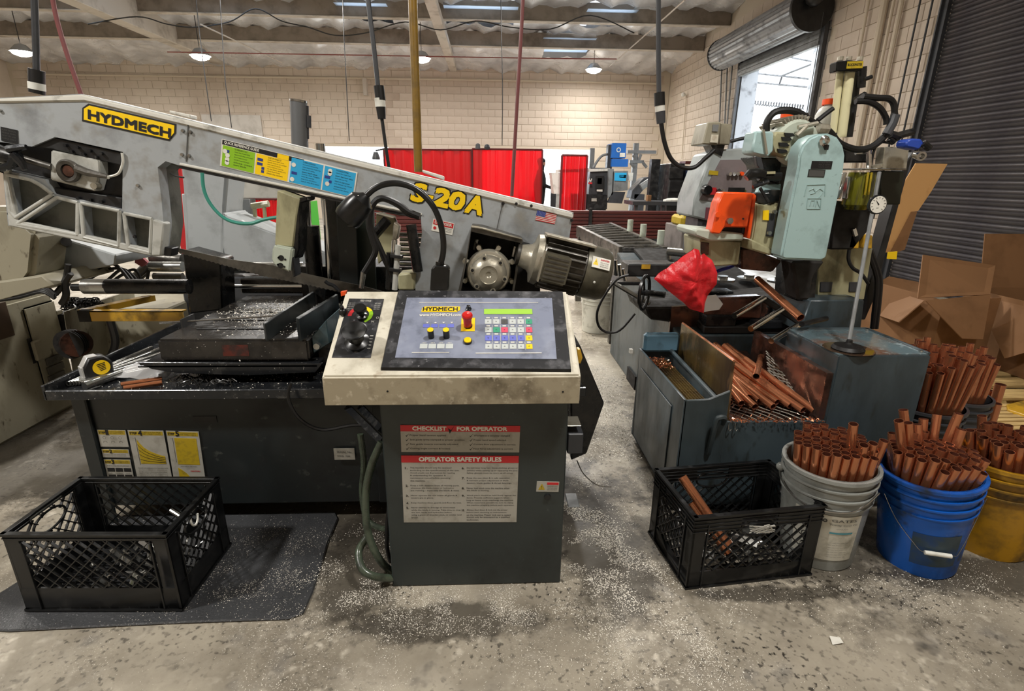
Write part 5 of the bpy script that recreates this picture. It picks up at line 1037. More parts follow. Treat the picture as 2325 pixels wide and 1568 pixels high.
f = FY(2.695, (1457,600), (1477,600), (1457,610)); obj('yellow_plate', f.rect(MB(), 0, 0, 1, 1, .002), mt['gold'], vb); obj('vise_screw', MB().rod(W(1512,605,2.72), W(1560,600,2.72), .02, n=12), mt['steel'], vb); obj('vise_rail', MB().rod(W(1390,640,2.66), W(1475,690,2.55), .012, n=8), mt['steel'], vb)
for i in range(3): obj('adjuster', MB().rod(W(1398+8*i,590+10*i,2.65), W(1400+10*i,625+6*i,2.65), .009, n=8), mt['chrome'], vb)
# ================================================================== MILK CRATES
def clipseg(x0, y0, dx, dy, w_, h_):
    t0, t1 = -1e9, 1e9
    for p, d, hi in ((x0, dx, w_), (y0, dy, h_)):
        a, b = (0-p)/d, (hi-p)/d; a, b = min(a, b), max(a, b); t0, t1 = max(t0, a), min(t1, b)
    return (t0, t1) if t1-t0 > .01 else None
def crate(name, label, o, ax, ay, Lx, Ly, h=.28, rim=.055, foot=.065, handles=(), ribs=3):
    """o: front-left bottom corner, ax / ay unit vectors along the long and short side"""
    ax, ay = V(ax).normalized(), V(ay).normalized(); o = V(o); up = V((0,0,1)); c = thing(name, label, 'crate', o+ax*Lx/2+ay*Ly/2)
    sides = [(o, ax, ay, Lx), (o+ax*Lx, ay, -ax, Ly), (o+ax*Lx+ay*Ly, -ax, -ay, Lx), (o+ay*Ly, -ay, ax, Ly)]
    P = lambda n_, m_, b=0, **k: obj(n_, m_, mt['plastic'], c, bevel=b, **k)
    th = .006
    rimm = MB(); ft = MB(); posts = MB()
    for so, sx, sn, Ls in sides:
        so = so+V(sn)*0; m_ = so+sx*Ls/2+sn*th/2
        hs = sides.index((so, sx, sn, Ls)) if 0 else None
        rimm.obox(m_+up*(h-.003), sx*(Ls/2+.004), sn*.008, up*.004)
        for k_ in range(ribs): rimm.obox(m_+up*(h-.016-k_*rim/ribs), sx*(Ls/2+.002), sn*.006, up*.0018)
        ft.obox(m_+up*foot/2, sx*Ls/2, sn*th/2, up*foot/2); ft.obox(m_+up*.004, sx*(Ls/2+.003), sn*.007, up*.004)
    P('rim', rimm, .001); P('foot_band', ft, .001)
    for i, (so, sx, sn, Ls) in enumerate(sides):
        posts = MB(); px_ = sides[i-1][1]; px_L = sides[i-1][3]; pn_ = sides[i-1][2]
        posts.obox(so+sx*.022+sn*.004+up*h/2, sx*.022, sn*.004, up*h/2).obox(so+sx*.05+up*(h/2-.01), sx*.0025, sn*.005, up*(h/2-.02)).obox(so-px_*.022+pn_*.004+up*h/2, px_*.022, pn_*.004, up*h/2).obox(so-px_*.05+up*(h/2-.01), px_*.0025, pn_*.005, up*(h/2-.02)); P('corner_post', posts, .001)
        hd = bool(handles) and i in handles; z0, z1 = foot, h-rim; w_ = Ls-.1; pn = MB()
        pb = MB(); hw = .065
        if hd:
            pb.obox(so+sx*(Ls/2-hw-(Ls/2-hw)/2)+sn*th/2+up*(h-rim/2), sx*(Ls/2-hw)/2, sn*th/2, up*rim/2); pb.obox(so+sx*(Ls/2+hw+(Ls/2-hw)/2)+sn*th/2+up*(h-rim/2), sx*(Ls/2-hw)/2, sn*th/2, up*rim/2)
            pb.tube([so+sx*(Ls/2+.062*cos(2*pi*g/24))+sn*th/2+up*(h-.062+.032*sin(2*pi*g/24)) for g in range(25)], .004, 6, caps=False)
        else: pb.obox(so+sx*Ls/2+sn*th/2+up*(h-rim/2), sx*Ls/2, sn*th/2, up*rim/2)
        P('upper_band', pb)
        s_ = .041; n = int((w_+z1-z0)/s_)+1; hh = z1-z0
        for k_ in range(-int(hh/s_)-1, n+1):
            for dx, x0 in ((1, k_*s_), (-1, k_*s_)):
                r = clipseg(x0 if dx > 0 else x0, 0, dx*.7071, .7071, w_, hh)
                if not r: continue
                t0, t1 = r; a = so+sx*(.05+x0+dx*.7071*t0)+up*(z0+.7071*t0); b = so+sx*(.05+x0+dx*.7071*t1)+up*(z0+.7071*t1); d = (b-a); m2 = (a+b)/2+sn*th/2
                dn = d.normalized(); ns = 14 if hd else 1; run = None
                for q in range(ns+1):
                    mid = a+d*((q+.5)/ns)-so; mid.z = (a+d*((q+.5)/ns)).z-so.z; ins_ = q == ns or (hd and ((mid.dot(sx)-Ls/2)/.06)**2+((mid.z-(h-.062))/.030)**2 < 1)
                    if not ins_ and run is None: run = q
                    if ins_ and run is not None:
                        e0, e1 = a+d*(run/ns), a+d*(q/ns); pn.obox((e0+e1)/2+sn*th/2, (e1-e0)/2, sn*.004, dn.cross(sn)*.0016); run = None
        P('lattice_side', pn, kind=None)
    fl = MB()
    for i in range(int(Lx/.03)): fl.obox(o+ax*(.015+i*.03)+ay*Ly/2+up*.012, ax*.002, ay*Ly/2, up*.003)
    for i in range(int(Ly/.03)): fl.obox(o+ay*(.015+i*.03)+ax*Lx/2+up*.012, ay*.002, ax*Lx/2, up*.003)
    P('floor_grid', fl); return c
cL = crate('milk_crate', 'black plastic milk crate on the rubber mat in front of the band saw', (-1.425,1.352,.012), (1,-.03,0), (.02,1,0), .475, .305, handles=(1,3), rim=.024, ribs=1, foot=.085)
cR = crate('milk_crate', 'black plastic milk crate on the concrete beside the grey bucket', (.652,1.388,0), (1,.115,0), (-.13,1,0), .46, .295, handles=(0,1,2,3), ribs=4)
t = MB(); f = Fr(V((.652,1.388,0))+V((1,.115,0)).normalized()*.185+V((0,0,.235)), V((1,.115,0)).normalized()*.1, V((0,0,-.035))); [t.tube([f.pt(random.random(), random.random(), .008) for _ in range(3)], .0022, 4) for _ in range(12)]; obj('worn_handle_scuff', t, mt['dull'], cR)
def offcut(i, p, sc, lab, grp, m):
    a = random.random()*6.3; b_ = random.gauss(0, .25); d = V((cos(a)*cos(b_), sin(a)*cos(b_), sin(b_)))
    mb = MB(); k_ = i % 4
    if k_ == 0: mb.rod(p-d*sc, p+d*sc, .007, n=8)
    elif k_ == 1: mb.obox(p, d*sc, d.orthogonal().normalized()*.012, d.cross(d.orthogonal()).normalized()*.003)
    elif k_ == 2: mb.lathe([(.010,0),(.014,0),(.014,.02),(.010,.02),(.010,0)], p, d, 12, cap=False)
    else: mb.tube([p-d*sc, p+V((0,0,.01)), p+d.orthogonal()*sc*.6], .0035, 6)
    obj('metal_offcut', mb, mt[m], None, tl=(lab, 'offcut', grp))
for i in range(26):
    p = V((random.uniform(-1.33,-1.0), random.uniform(1.41,1.6), .04+random.random()*.03)); offcut(i, p, random.uniform(.02,.05), 'shiny steel offcut in the heap inside the crate on the mat', 'steel offcuts in the crate on the mat', 'steel')
for i in range(30):
    p = V((random.uniform(.72,1.02), random.uniform(1.46,1.66), .035+random.random()*.03)); offcut(i, p, random.uniform(.02,.045), 'steel offcut in the heap inside the crate beside the grey bucket', 'steel offcuts in the crate beside the bucket', 'steel')
ax_ = V((1,.0,0)); obj('steel_ring', MB().tube([W(441,1174,1.50)+V((.0,cos(a)*.02,sin(a)*.028)) for a in [radians(60+i*20) for i in range(16)]], .0035, 6), mt['whitep'], None, tl=('white bent ring hooked in the right side of the crate on the mat', 'ring'))
obj('steel_rod', MB().rod(W(388,1158,1.52), W(415,1175,1.50), .007, n=10), mt['steel'], None, tl=('short bright steel rod poking up in the crate on the mat', 'rod'))
# ================================================================== BUCKETS
def bucket(lab, c, r1, r0, m, h=.37, lean=(0,0), bands=2, name='bucket'):
    c = V(c); t_ = thing(name, lab, 'bucket', c); ax = V((lean[0], lean[1], 1)).normalized(); rr = lambda z: r0+(r1-r0)*z/h
    obj('pail', MB().lathe([(0,.0),(r0-.004,0),(r0,.004),(rr(h*.68),h*.68),(rr(h*.68)+.006,h*.685),(rr(h*.7)+.006,h*.70),(rr(h*.7),h*.705),(r1-.004,h),(r1-.009,h),(r0-.008,.01),(0,.01)], c, ax, 40, cap=False), m, t_)
    for k_ in range(bands): z = h*(.80+.1*k_); q_ = rr(z); obj('band', MB().lathe([(q_,z-.010),(q_+.007,z-.008),(q_+.007,z-.002),(q_,z)], c, ax, 40, cap=False), m, t_)
    obj('rim', MB().lathe([(r1-.009,h-.004),(r1-.009,h),(r1+.006,h),(r1+.007,h-.012),(r1,h-.012)], c, ax, 40, cap=False), m, t_)
    return t_, ax
bs, axs = bucket('grey bucket with a paper label, packed with copper tubes, between crate and blue bucket', (1.205,1.575,0), .147, .122, mt['bsilver'], lean=(-.03,0))
bb_, axb = bucket('blue bucket with white wire handle, packed with splayed copper tubes', (1.55,1.52,0), .148, .118, mt['bblue'], lean=(-.11,.0), bands=3)
by, axy = bucket('yellow bucket at the right edge holding copper tubes', (1.885,1.60,0), .15, .125, mt['byellow'], lean=(-.06,0))
bg_, axg = bucket('dark bucket mostly hidden behind the blue bucket, holding the tallest copper tubes', (1.93,2.06,0), .15, .13, mt['dkgrey'])
bw, _ = bucket('white bucket on the floor behind the motor, left of the cold saw', WZ(1362,760,0)+V((0,.15,0)), .15, .13, mt['bwhite'])
bh, _ = bucket('second dark bucket of tall copper tubes behind, nearer the pallet', (2.16,2.15,0), .13, .12, mt['dkgrey'])
# label wrapped on the grey bucket
c = V((1.205,1.575,0)); lf = MB(); vs = []; a0, a1 = -160, -70; n = 16
def onb(c, ax, ang, z, d=.0015, r1=.147, r0=.122, h=.37):
    r = r0+(r1-r0)*z/h+d; nx = ax.cross(V((0,0,1) if abs(ax.z) < .9 else (1,0,0))).normalized(); a = radians(ang); e = V((cos(a), sin(a), 0)); e = (e-ax*e.dot(ax)).normalized(); return c+ax*z+e*r
for z in (.05, .235):
    for i in range(n+1): vs.append(onb(c, axs, a0+(a1-a0)*i/n, z))
lf.add(vs, [(i, i+1, n+2+i, n+1+i) for i in range(n)]); lbl = obj('paper_label', lf, mt['label'], bs, sharp=60)
class Cyl:      # lettering wrapped on a bucket
    def __init__(s, c, ax, a0, a1, z0, z1): s.__dict__.update(locals())
    def put(s, mb, txt, a, z, hh, wdeg, bold=0):
        vs, fs = glyphs(txt, 0, 0); x0 = min(v.x for v in vs); x1 = max(v.x for v in vs); y0 = min(v.y for v in vs); y1 = max(v.y for v in vs)
        mb.add([onb(s.c, s.ax, a+(v.x-x0)/(x1-x0)*wdeg, z+(v.y-y0)/(y1-y0)*hh, .003) for v in vs], fs)
    def bar(s, mb, a0, a1, z0, z1, n=8):
        vs = [onb(s.c, s.ax, a0+(a1-a0)*i/n, z, .003) for z in (z0, z1) for i in range(n+1)]; mb.add(vs, [(i, i+1, n+2+i, n+1+i) for i in range(n)])
cy = Cyl(c, axs, a0, a1, .05, .235); t = MB(); cy.put(t, 'GATES', -112, .213, .010, 34); cy.put(t, 'Trinity Cool Oil', -114, .196, .009, 38); cy.put(t, 'COOLANT', -104, .183, .004, 16)
for i in range(7): cy.put(t, 'mix with clean water only', -110, .125-.010*i, .003, 28)
for i in range(4): cy.put(t, 'keep closed', -148, .10-.010*i, .004, 18)
obj('lettering', t, mt['dotink'], lbl); t = MB(); cy.bar(t, -112, -80, .164, .171); obj('teal_bar', t, M('teal print', '#4c8f9c', .5), lbl)
t = MB(); vs = []
for rr_ in (.010, .013): vs += [onb(c, axs, -142+ (rr_*cos(a_)/.135)*57.3, .135+rr_*sin(a_), .003) for a_ in [2*pi*i/16 for i in range(16)]]
t.add(vs, [(i, (i+1) % 16, 16+(i+1) % 16, 16+i) for i in range(16)]); vs = []
for rr_ in (.003, .0075): vs += [onb(c, axs, -120+(rr_*cos(a_)/.14)*57.3, .214+rr_*sin(a_), .003) for a_ in [2*pi*i/8 for i in range(8)]]
t.add(vs, [(i, (i+1) % 8, 8+(i+1) % 8, 8+i) for i in range(8)]); obj('round_emblem', t, mt['dotink'], lbl)
# wire handles
hp = [onb(c, axs, a, z, .012) for a, z in ((-208,.31),(-188,.285),(-158,.262),(-128,.255),(-98,.262),(-78,.285),(-50,.31))]; obj('wire_handle', hose(hp, .003, 6), mt['steel'], bs); obj('handle_ear', MB().ball(onb(c, axs, -204, .315, .008), .016, 10), mt['bsilver'], bs)
cb2 = V((1.55,1.52,0)); hp = [onb(cb2, axb, a, z, .012, .148, .118) for a, z in ((-178,.29),(-160,.22),(-138,.155),(-124,.125),(-92,.12),(-80,.14),(-40,.3))]; obj('wire_handle', hose(hp, .0012, 5), mt['steel'], bb_)
obj('handle_grip', MB().rod(onb(cb2, axb, -124, .128, .016, .148, .118), onb(cb2, axb, -94, .124, .018, .148, .118), .0075, n=12), mt['whitep'], bb_)
pt_ = MB(); vs = [onb(cb2, axb, -140+62*i/10, z, .001, .148, .118) for z in (.06,.12,.19) for i in range(11)]; pt_.add(vs, [(r*11+i, r*11+i+1, r*11+12+i, r*11+11+i) for r in range(2) for i in range(10)]); obj('worn_label_patch', pt_, M('stained dark patch', '#2c3f4a', .5, 0, '#1c3c66', .48, .6, 14), bb_)
# ================================================================== COPPER TUBES (each a thing)
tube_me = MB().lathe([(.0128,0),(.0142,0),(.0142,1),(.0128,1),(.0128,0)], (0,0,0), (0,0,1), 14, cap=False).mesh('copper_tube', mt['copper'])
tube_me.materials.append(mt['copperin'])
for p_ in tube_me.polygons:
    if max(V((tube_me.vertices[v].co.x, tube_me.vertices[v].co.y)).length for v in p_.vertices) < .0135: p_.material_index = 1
ntube = [0]
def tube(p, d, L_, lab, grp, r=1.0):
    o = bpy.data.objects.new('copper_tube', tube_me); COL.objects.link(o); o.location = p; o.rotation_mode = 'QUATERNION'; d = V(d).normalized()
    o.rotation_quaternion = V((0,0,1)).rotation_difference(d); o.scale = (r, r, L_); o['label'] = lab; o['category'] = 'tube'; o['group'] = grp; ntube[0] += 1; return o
def pack(c, ax, R__, n, L0, L1, splay, lab, grp, z0=.012, bias=V((0,0,0)), s_=.0296, hr=.36):
    pts = []
    for i in range(-9, 10):
        for j in range(-9, 10):
            x = (i+.5*(j % 2))*s_; y = j*s_*.866
            if x*x+y*y < R__*R__: pts.append((x, y))
    pts.sort(key=lambda q: q[0]**2+q[1]**2+.0006*random.random()); pts = pts[:n]
    zt_ = z0 if z0 < .1 else z0
    for x, y in pts:
        top_ = c+ax*hr+V((x, y, 0)); bx, by_ = x*(1-splay)-bias.x, y*(1-splay)-bias.y; q = sqrt(bx*bx+by_*by_); rb_ = .088
        if q > rb_: bx, by_ = bx*rb_/q, by_*rb_/q
        b_ = c+ax*.016+V((bx, by_, 0)); d = (top_-b_).normalized(); tube(b_, d, random.uniform(L0, L1), lab, grp)
pack(c, axs, .124, 58, .425, .445, .32, 'copper tube standing among the even bunch in the grey bucket', 'copper tubes in the grey bucket')
for u, v, dx, dy in ((1938,962,.03,-.05), (2008,1000,.115,-.05), (1983,1006,.09,-.075), (1962,1010,.065,-.09)):
    m_ = c+axs*.36+V((dx, dy, 0)); tp = W(u, v, m_.y-.012); d = (tp-m_).normalized(); L_ = (tp.z-.03)/d.z
    b_ = tp-d*L_; q_ = c+axs*.03; e_ = V((b_.x-q_.x, b_.y-q_.y, 0))
    if e_.length > .085: b_ = q_+e_.normalized()*.085
    tube(b_, tp-b_, (tp-b_).length, 'copper tube leaning taller than the rest at the right of the grey bucket', 'tall leaning tubes in the grey bucket')
pack(cb2, axb, .126, 62, .41, .45, .45, 'copper tube in the splayed bunch in the blue bucket', 'copper tubes in the blue bucket', bias=V((.05,-.02,0)))
for i in range(9):
    b_ = cb2+axb*.02+V((random.gauss(0,.02), random.gauss(0,.02), 0)); tp_ = cb2+axb*.36+V((random.uniform(-.1,.08), random.uniform(0,.09), 0)); tube(b_, tp_-b_, random.uniform(.48,.55), 'copper tube sticking out above the bunch in the blue bucket', 'long tubes in the blue bucket')
pack(V((1.885,1.60,0)), axy, .126, 48, .40, .46, .4, 'copper tube in the bunch in the yellow bucket', 'copper tubes in the yellow bucket', bias=V((-.03,0,0)))
pack(V((1.93,2.06,0)), V((0,0,1)), .132, 62, .53, .62, .55, 'tall copper tube in the bunch behind the blue bucket', 'tall copper tubes at the back', bias=V((-.02,0,0)))
pack(V((2.16,2.15,0)), V((0,0,1)), .11, 34, .50, .58, .5, 'tall copper tube in the bunch behind the yellow bucket', 'tall copper tubes near the pallet', bias=V((-.02,0,0)))
for (u, v), Y_, L_ in (((2245,885),2.2,.62), ((2272,872),2.15,.66), ((2262,915),2.1,.6)): p = W(u, v, Y_); tube(p-V((-.01,0,1))*L_, V((-.01,0,1)), L_, 'thick copper tube standing tallest near the pallet', 'thick tubes near the pallet', 1.5)
# tubes lying in the trough
F_ = [(880,985),(1075,1045),(1230,1030),(1290,1000),(960,1065),(1140,950),(937,925),(905,950),(1015,948),(1090,950),(990,988),(922,1020),(885,1060),(1045,1090),(1105,1020),(1130,1000),(1165,1000),(1205,983),(1180,912),(1265,990),(1310,1055),(1270,1085),(1350,1115),(1425,1120),(1160,1090),(1185,1060),(1040,940),(1190,1030),(950,985),(1000,1020)]
for i, (x, y) in enumerate(F_):
    Y_ = 1.86+(1120-y)*.0014; p = W(1340+x/2.8, 540+y/2.8, Y_); p.z = max(p.z, .425)
    dd = V((random.uniform(-.34,-.20) if x > 1080 else (random.uniform(-.30,-.12) if x > 1000 else random.uniform(-.12,-.02)),   .93, .2+random.gauss(0,.03))); L_ = random.uniform(.36,.42)
    tube(p, dd, L_, 'copper tube lying in the heap in the open trough of the cold saw', 'copper tubes in the trough')
a_ = c8(2.02, (1055,880))[0]; b_ = c8(2.25, (1085,760))[0]; tube(a_, b_-a_, .28, 'copper tube lying steepest on top of the trough heap', 'steep tube in the trough')
a_ = c8(2.0, (1338,508))[0]; b_ = c8(2.3, (1062,262))[0]; tube(a_, b_-a_, (b_-a_).length, 'long copper tube resting across the steel rack bars above the trough', 'tube on the rack', 1.15)
for (u, v, y_), (u2, v2, y2) in (((1536,1105,1.62),(1560,1125,1.58)),): pass
a_ = V((.70,1.64,.27)); b_ = V((.86,1.46,.05)); tube(a_, b_-a_, .27, 'copper tube leaning inside the black crate beside the grey bucket', 'tube in the crate', 1.2)
a_ = V((.73,1.60,.19)); b_ = V((.84,1.47,.05)); tube(a_, b_-a_, .2, 'shorter copper tube under the leaning one in the black crate', 'tube in the crate', 1.1)
# ================================================================== THINGS ON THE CHIP TRAY
zt = .563
tm = thing('tape_measure', 'silver and black tape measure with yellow round badge on the chip tray', 'tape measure', W(232,850,1.86))
c0 = WZ(222,862,zt); Yt = c0.y; bdy = MB().prism([V((c0.x+.055, c0.y+.02+a*0, zt)) for a in ()] or [p for p in (V((-.035,0,0)), V((.035,0,0)), V((.038,0,.05)), V((.02,0,.075)), V((-.02,0,.075)), V((-.038,0,.045)))], (0,.04,0))
rot = Matrix.Rotation(radians(50), 4, 'Z') @ Matrix.Scale(1.2, 4); bdy.v = [rot @ p+V((c0.x+.015, c0.y, zt)) for p in bdy.v]; obj('case', bdy, mt['rubber'], tm, bevel=.005)
s2 = MB().box((-.043,.005,.004), (-.036,.036,.05)).prism([V((-.040,.005,.05)), V((-.022,.005,.078)), V((.004,.005,.0785)), V((.004,.005,.074)), V((-.020,.005,.073)), V((-.034,.005,.05))], (0,.031,0)); s2.v = [rot @ p+V((c0.x+.015, c0.y, zt)) for p in s2.v]; obj('chrome_side', s2, M('brushed silver plastic', '#c4c4c2', .35, .3), tm, bevel=.002)
nb_ = rot @ V((0,-1,0)); cc = rot @ V((.006,-.001,.04))+V((c0.x+.015, c0.y, zt)); bg2 = obj('badge', MB().rod(cc, cc+nb_*.002, .027, n=28), mt['yel'], tm); f = Fr(cc+nb_*.0022, rot @ V((1,0,0)), V((0,0,-1)), 1, 1); t = MB()
for i in range(5): f.poly(t, [(-.014+.002*i,-.014+.006*i),(.012,-.018+.006*i),(.013,-.015+.006*i),(-.013+.002*i,-.011+.006*i)], .0006)
obj('badge_print', t, mt['ink'], bg2)
for i in range(6):
    a_ = WZ(155+7*i, 871-.6*i, zt+.011); b_ = WZ(285+7*i, 815+5*i, zt+.011); b_ = a_+(b_-a_).normalized()*.42; obj('steel_tube', MB().lathe([(.007,0),(.0095,0),(.0095,(b_-a_).length),(.007,(b_-a_).length),(.007,0)], a_, b_-a_, 12, cap=False), mt['steel'], None, tl=('steel tube in the row lying on the left end of the chip tray', 'tube', 'steel tubes on the chip tray'))
a_ = WZ(192,877,zt+.016); b_ = WZ(278,846,zt+.016); obj('steel_bar', MB().rod(a_, b_, .014, n=14), mt['steel'], None, tl=('thick dull steel bar lying in front of the tape measure', 'bar'))
for v0, v1 in ((872,860),(880,868)): a_ = WZ(275+(v0-872)*.7, v0, zt+.009); b_ = WZ(368, v1-1, zt+.009); obj('copper_rod', MB().rod(a_, b_, .008, n=10), mt['copper'], None, tl=('thin copper rod of the pair lying at the front of the chip tray', 'rod', 'copper rods on the chip tray'))
p = WZ(315,860,zt); bgm = MB(); vs = []
for j in range(9):
    for i in range(13): vs.append(p+V((-.10+.2*i/12, -.02+.18*j/8, .004+.035*sin(pi*i/12)*sin(pi*j/8)+.012*random.random())))
bgm.add(vs, [(j*13+i, j*13+i+1, j*13+14+i, j*13+13+i) for j in range(8) for i in range(12)]); obj('plastic_bag', bgm, MT('clear plastic film', '#e4e4e4', .25, .45), None, sharp=180, tl=('crumpled clear plastic bag behind the copper rods on the chip tray', 'bag'))
a_ = WZ(362,733,.742); b_ = WZ(640,716,.745); obj('stop_rod', MB().rod(a_, b_, .004, n=8), mt['steel'], None, tl=('long thin steel rod lying across the saw bed', 'rod'))
obj('rod_clamp', MB().box(WZ(415,742,.73)-V((0,.0,.005)), WZ(440,728,.73)+V((0,.0,.03))), mt['black'], None, tl=('small black clamp gripping the thin rod at the left of the bed', 'clamp'))
from mathutils import noise as NZ
def flakes(n, fx, fy, fz, s0, s1, mb=None, th=-9, fr=7):
    mb = mb or MB(); k_ = 0
    while k_ < n:
        p = V((fx(), fy(), 0)); k_ += 1
        if th > -5 and NZ.noise(p*fr)+.5*NZ.noise(p*fr*2.7)+random.gauss(0,.12) < th: continue
        p = V((p.x, p.y, 0)); p.z = fz(p); a = random.random()*6.3; s_ = random.uniform(s0, s1); d = V((cos(a), sin(a), random.gauss(0,.2)))*s_; e = V((-sin(a), cos(a), random.gauss(0,.5)))*s_*.35
        mb.add([p-d, p+d*.7-e, p+d, p+e+V((0,0,s_*.3))], [(0,1,2), (0,2,3)])
    return mb
U = random.uniform; G = random.gauss
m_ = flakes(2600, lambda: G(-.85,.14), lambda: G(2.28,.1), lambda p: zb+.006 if -1.19 < p.x < -.68 and 1.9 < p.y < 2.6 else zb-.08, .002, .006)
flakes(500, lambda: U(-1.0,-.62), lambda: U(1.9,2.3), lambda p: zb+.004, .0015, .004, m_)
for p0 in (): pass
obj('bed_shavings', m_, mt['chips'], None, kind='stuff', tl=('bright metal shavings scattered on the oily saw bed', 'shavings'))
m_ = flakes(900, lambda: U(-1.45,-.6), lambda: U(1.78,2.3), lambda p: zt+.002, .001, .004); flakes(350, lambda: G(-1.22,.05), lambda: G(2.0,.05), lambda p: zt+.004+random.random()*.02, .002, .006, m_)
obj('tray_shavings', m_, mt['chips'], None, kind='stuff', tl=('metal shavings scattered over the dark chip tray', 'shavings'))
m_ = MB()
for _ in range(120): p = V((U(-1.15,-.93), U(1.80,1.95), zt+.006+random.random()*.01)); d = V((G(0,1),G(0,1),G(0,.4))).normalized()*U(.006,.02); m_.tube([p-d, p+V((0,0,.008)), p+d], .0018, 4)
obj('black_swarf', m_, mt['blackm'], None, kind='stuff', tl=('heap of black oily swarf right of the copper rods on the tray', 'swarf'))
# ================================================================== MAT, FLOOR CHIPS
mp = [WZ(20,1436,0), WZ(380,1418,0), WZ(655,1408,0), WZ(690,1395,0), WZ(712,1345,0), WZ(745,1235,0), WZ(768,1180,0), WZ(762,1165,0), V((-1.45,1.84,0)), V((-1.62,1.30,0))]
for p in mp: p.z = 0
mm = MB().prism(mp, (0,0,.009)); obj('rubber_mat', mm, mt['mat'], None, bevel=.004, tl=('grey anti-fatigue rubber mat under the left crate', 'mat'))
m_ = MB()
def onfloor(p): return .0015 if not (p.x < -.56 and 1.28 < p.y < 1.84 and p.x > -1.5) else .0105
flakes(16000, lambda: G(.38,.09), lambda: G(1.62,.26), onfloor, .0014, .0036, m_, .08, 8)
flakes(9000, lambda: G(.0,.2), lambda: G(1.32,.06), onfloor, .001, .0026, m_, .0, 9)
flakes(9000, lambda: G(-.42,.10), lambda: G(1.45,.2), onfloor, .0012, .003, m_, .1, 9)
flakes(15000, lambda: G(.55,.14), lambda: G(1.35,.26), onfloor, .0012, .0034, m_, .12, 7)
flakes(5000, lambda: G(.72,.05), lambda: U(1.4,3.6), onfloor, .0015, .004, m_, -.1, 6)
flakes(16000, lambda: U(-.5,2.2), lambda: U(.85,1.5), onfloor, .001, .0026, m_, .22, 5)
flakes(9000, lambda: G(-.75,.18), lambda: G(1.5,.14), onfloor, .0008, .002, m_, .1, 8)
flakes(5000, lambda: U(-1.7,-.4), lambda: U(1.0,1.8), onfloor, .0008, .0022, m_, .25, 6)
flakes(2500, lambda: G(1.5,.3), lambda: G(1.36,.05), onfloor, .001, .003, m_, -.1, 6)
obj('floor_shavings', m_, mt['chips'], None, kind='stuff', tl=('pale metal shavings scattered over the concrete around the console and crates', 'shavings'))
m_ = flakes(5000, lambda: .62+.12*G(0,1), lambda: U(2.2,3.6), lambda p: .002+.01*random.random(), .002, .006)
obj('swept_chips', m_, mt['chips'], None, kind='stuff', tl=('drift of pale chips along the foot of the cold saw', 'shavings'))
p = WZ(1898,1455,.003); obj('paper_scrap', MB().add([p+V((-.018,-.012,0)), p+V((.016,-.01,.004)), p+V((.02,.012,.001)), p+V((-.012,.014,.006))], [(0,1,2,3)]), mt['white'], None, tl=('tiny torn white paper scrap on the floor at the lower right', 'paper'))
# ================================================================== SECOND BAND SAW behind
B2 = thing('band_saw', 'second grey band saw standing behind the front one, seen through its open frame', 'band saw', (-1.0, 3.3, 0))
G_ = lambda name, mb, m, bev=0, par=None, **k: obj(name, mb, mt[m] if isinstance(m, str) else m, par or B2, bevel=bev, **k)
Y2 = 3.3
lp = M('light grey paint', '#aeb3b5', .45, 0, '#858888', .5, .75, 5)
G_('frame_lobe', slab(Y2, [(408,370),(520,372),(512,470),(516,612),(422,618),(418,480)], .25), lp, .02, seg=2)
G_('lower_arm', slab(Y2-.05, [(505,480),(512,490),(560,506),(760,580),(768,612),(700,615),(516,612),(505,560)], .3), lp, .02, seg=2)
G_('machine_base', MB().box((W(405,620,Y2).x, Y2, 0), (W(1000,620,Y2).x, Y2+.8, W(400,628,Y2).z)), 'dkgrey', .01)
G_('blade_cover', slab(Y2+.5, [(500,388),(640,400),(640,450),(505,450)], .05), 'midgrey' if 0 else M('pale wall panel', '#bcb9b0', .6, 0, '#8d8a80', .5, .7, 6), .003)
G_('dark_panel', slab(Y2+.4, [(522,450),(566,452),(572,500),(535,505)], .1), 'midgrey', .003)
G_('white_panel', slab(Y2+.45, [(502,455),(525,455),(532,500),(508,505)], .02), 'whitep', .002)
G_('yoke_frame', MB().rod(W(577,470,Y2+.2), W(582,520,Y2+.2), .012, n=8).rod(W(600,470,Y2+.2), W(605,530,Y2+.2), .012, n=8).rod(W(572,468,Y2+.2), W(610,462,Y2+.2), .02, n=8), 'olive')
G_('head_shell', slab(Y2+.2, [(412,440),(420,530),(424,600),(430,600),(432,440)], .1), lp, .004)
# ================================================================== BEIGE MACHINE at the left edge
bm = thing('beige_machine', 'large oil stained beige machine at the left edge behind the chip tray', 'machine', (-2.3, 2.6, 0))
K_ = lambda name, mb, m, bev=0, par=None, **k: obj(name, mb, mt[m] if isinstance(m, str) else m, par or bm, bevel=bev, **k)
YM2 = 2.35
XM = -2.415; ztm = WX(126,655,XM).z
mbody = K_('machine_body', MB().box((-3.4, 2.0, .0), (XM, 2.96, ztm)), 'beige', .02, seg=2)
K_('upper_casing', slab(2.36, [(-80,470),(15,470),(82,530),(73,622),(60,640),(0,655),(-80,660)], .2), 'beige', .02, seg=2)
K_('casing_ledge', slab(2.34, [(-80,645),(0,638),(95,624),(124,650),(0,684),(-80,690)], .4), 'beige', .008)
def FX(TL, TR, BL, d=0):
    a, b, c = (WX(u, v, XM+d) for u, v in (TL, TR, BL)); f = Fr(a, V((0, b.y-a.y, 0)), V((0, 0, c.z-a.z))); f.n = V((1,0,0)); return f
fr_ = FX((46,700), (119,688), (101,905))
dr = K_('door', fr_.rect(MB(), 0, 0, 1, 1, .016), 'beige', .012, seg=2)
f2 = FX((66,776), (86,772), (74,822), .016); K_('door_handle', f2.rect(MB(), 0, 0, 1, 1, .02), 'beige', .006, dr)
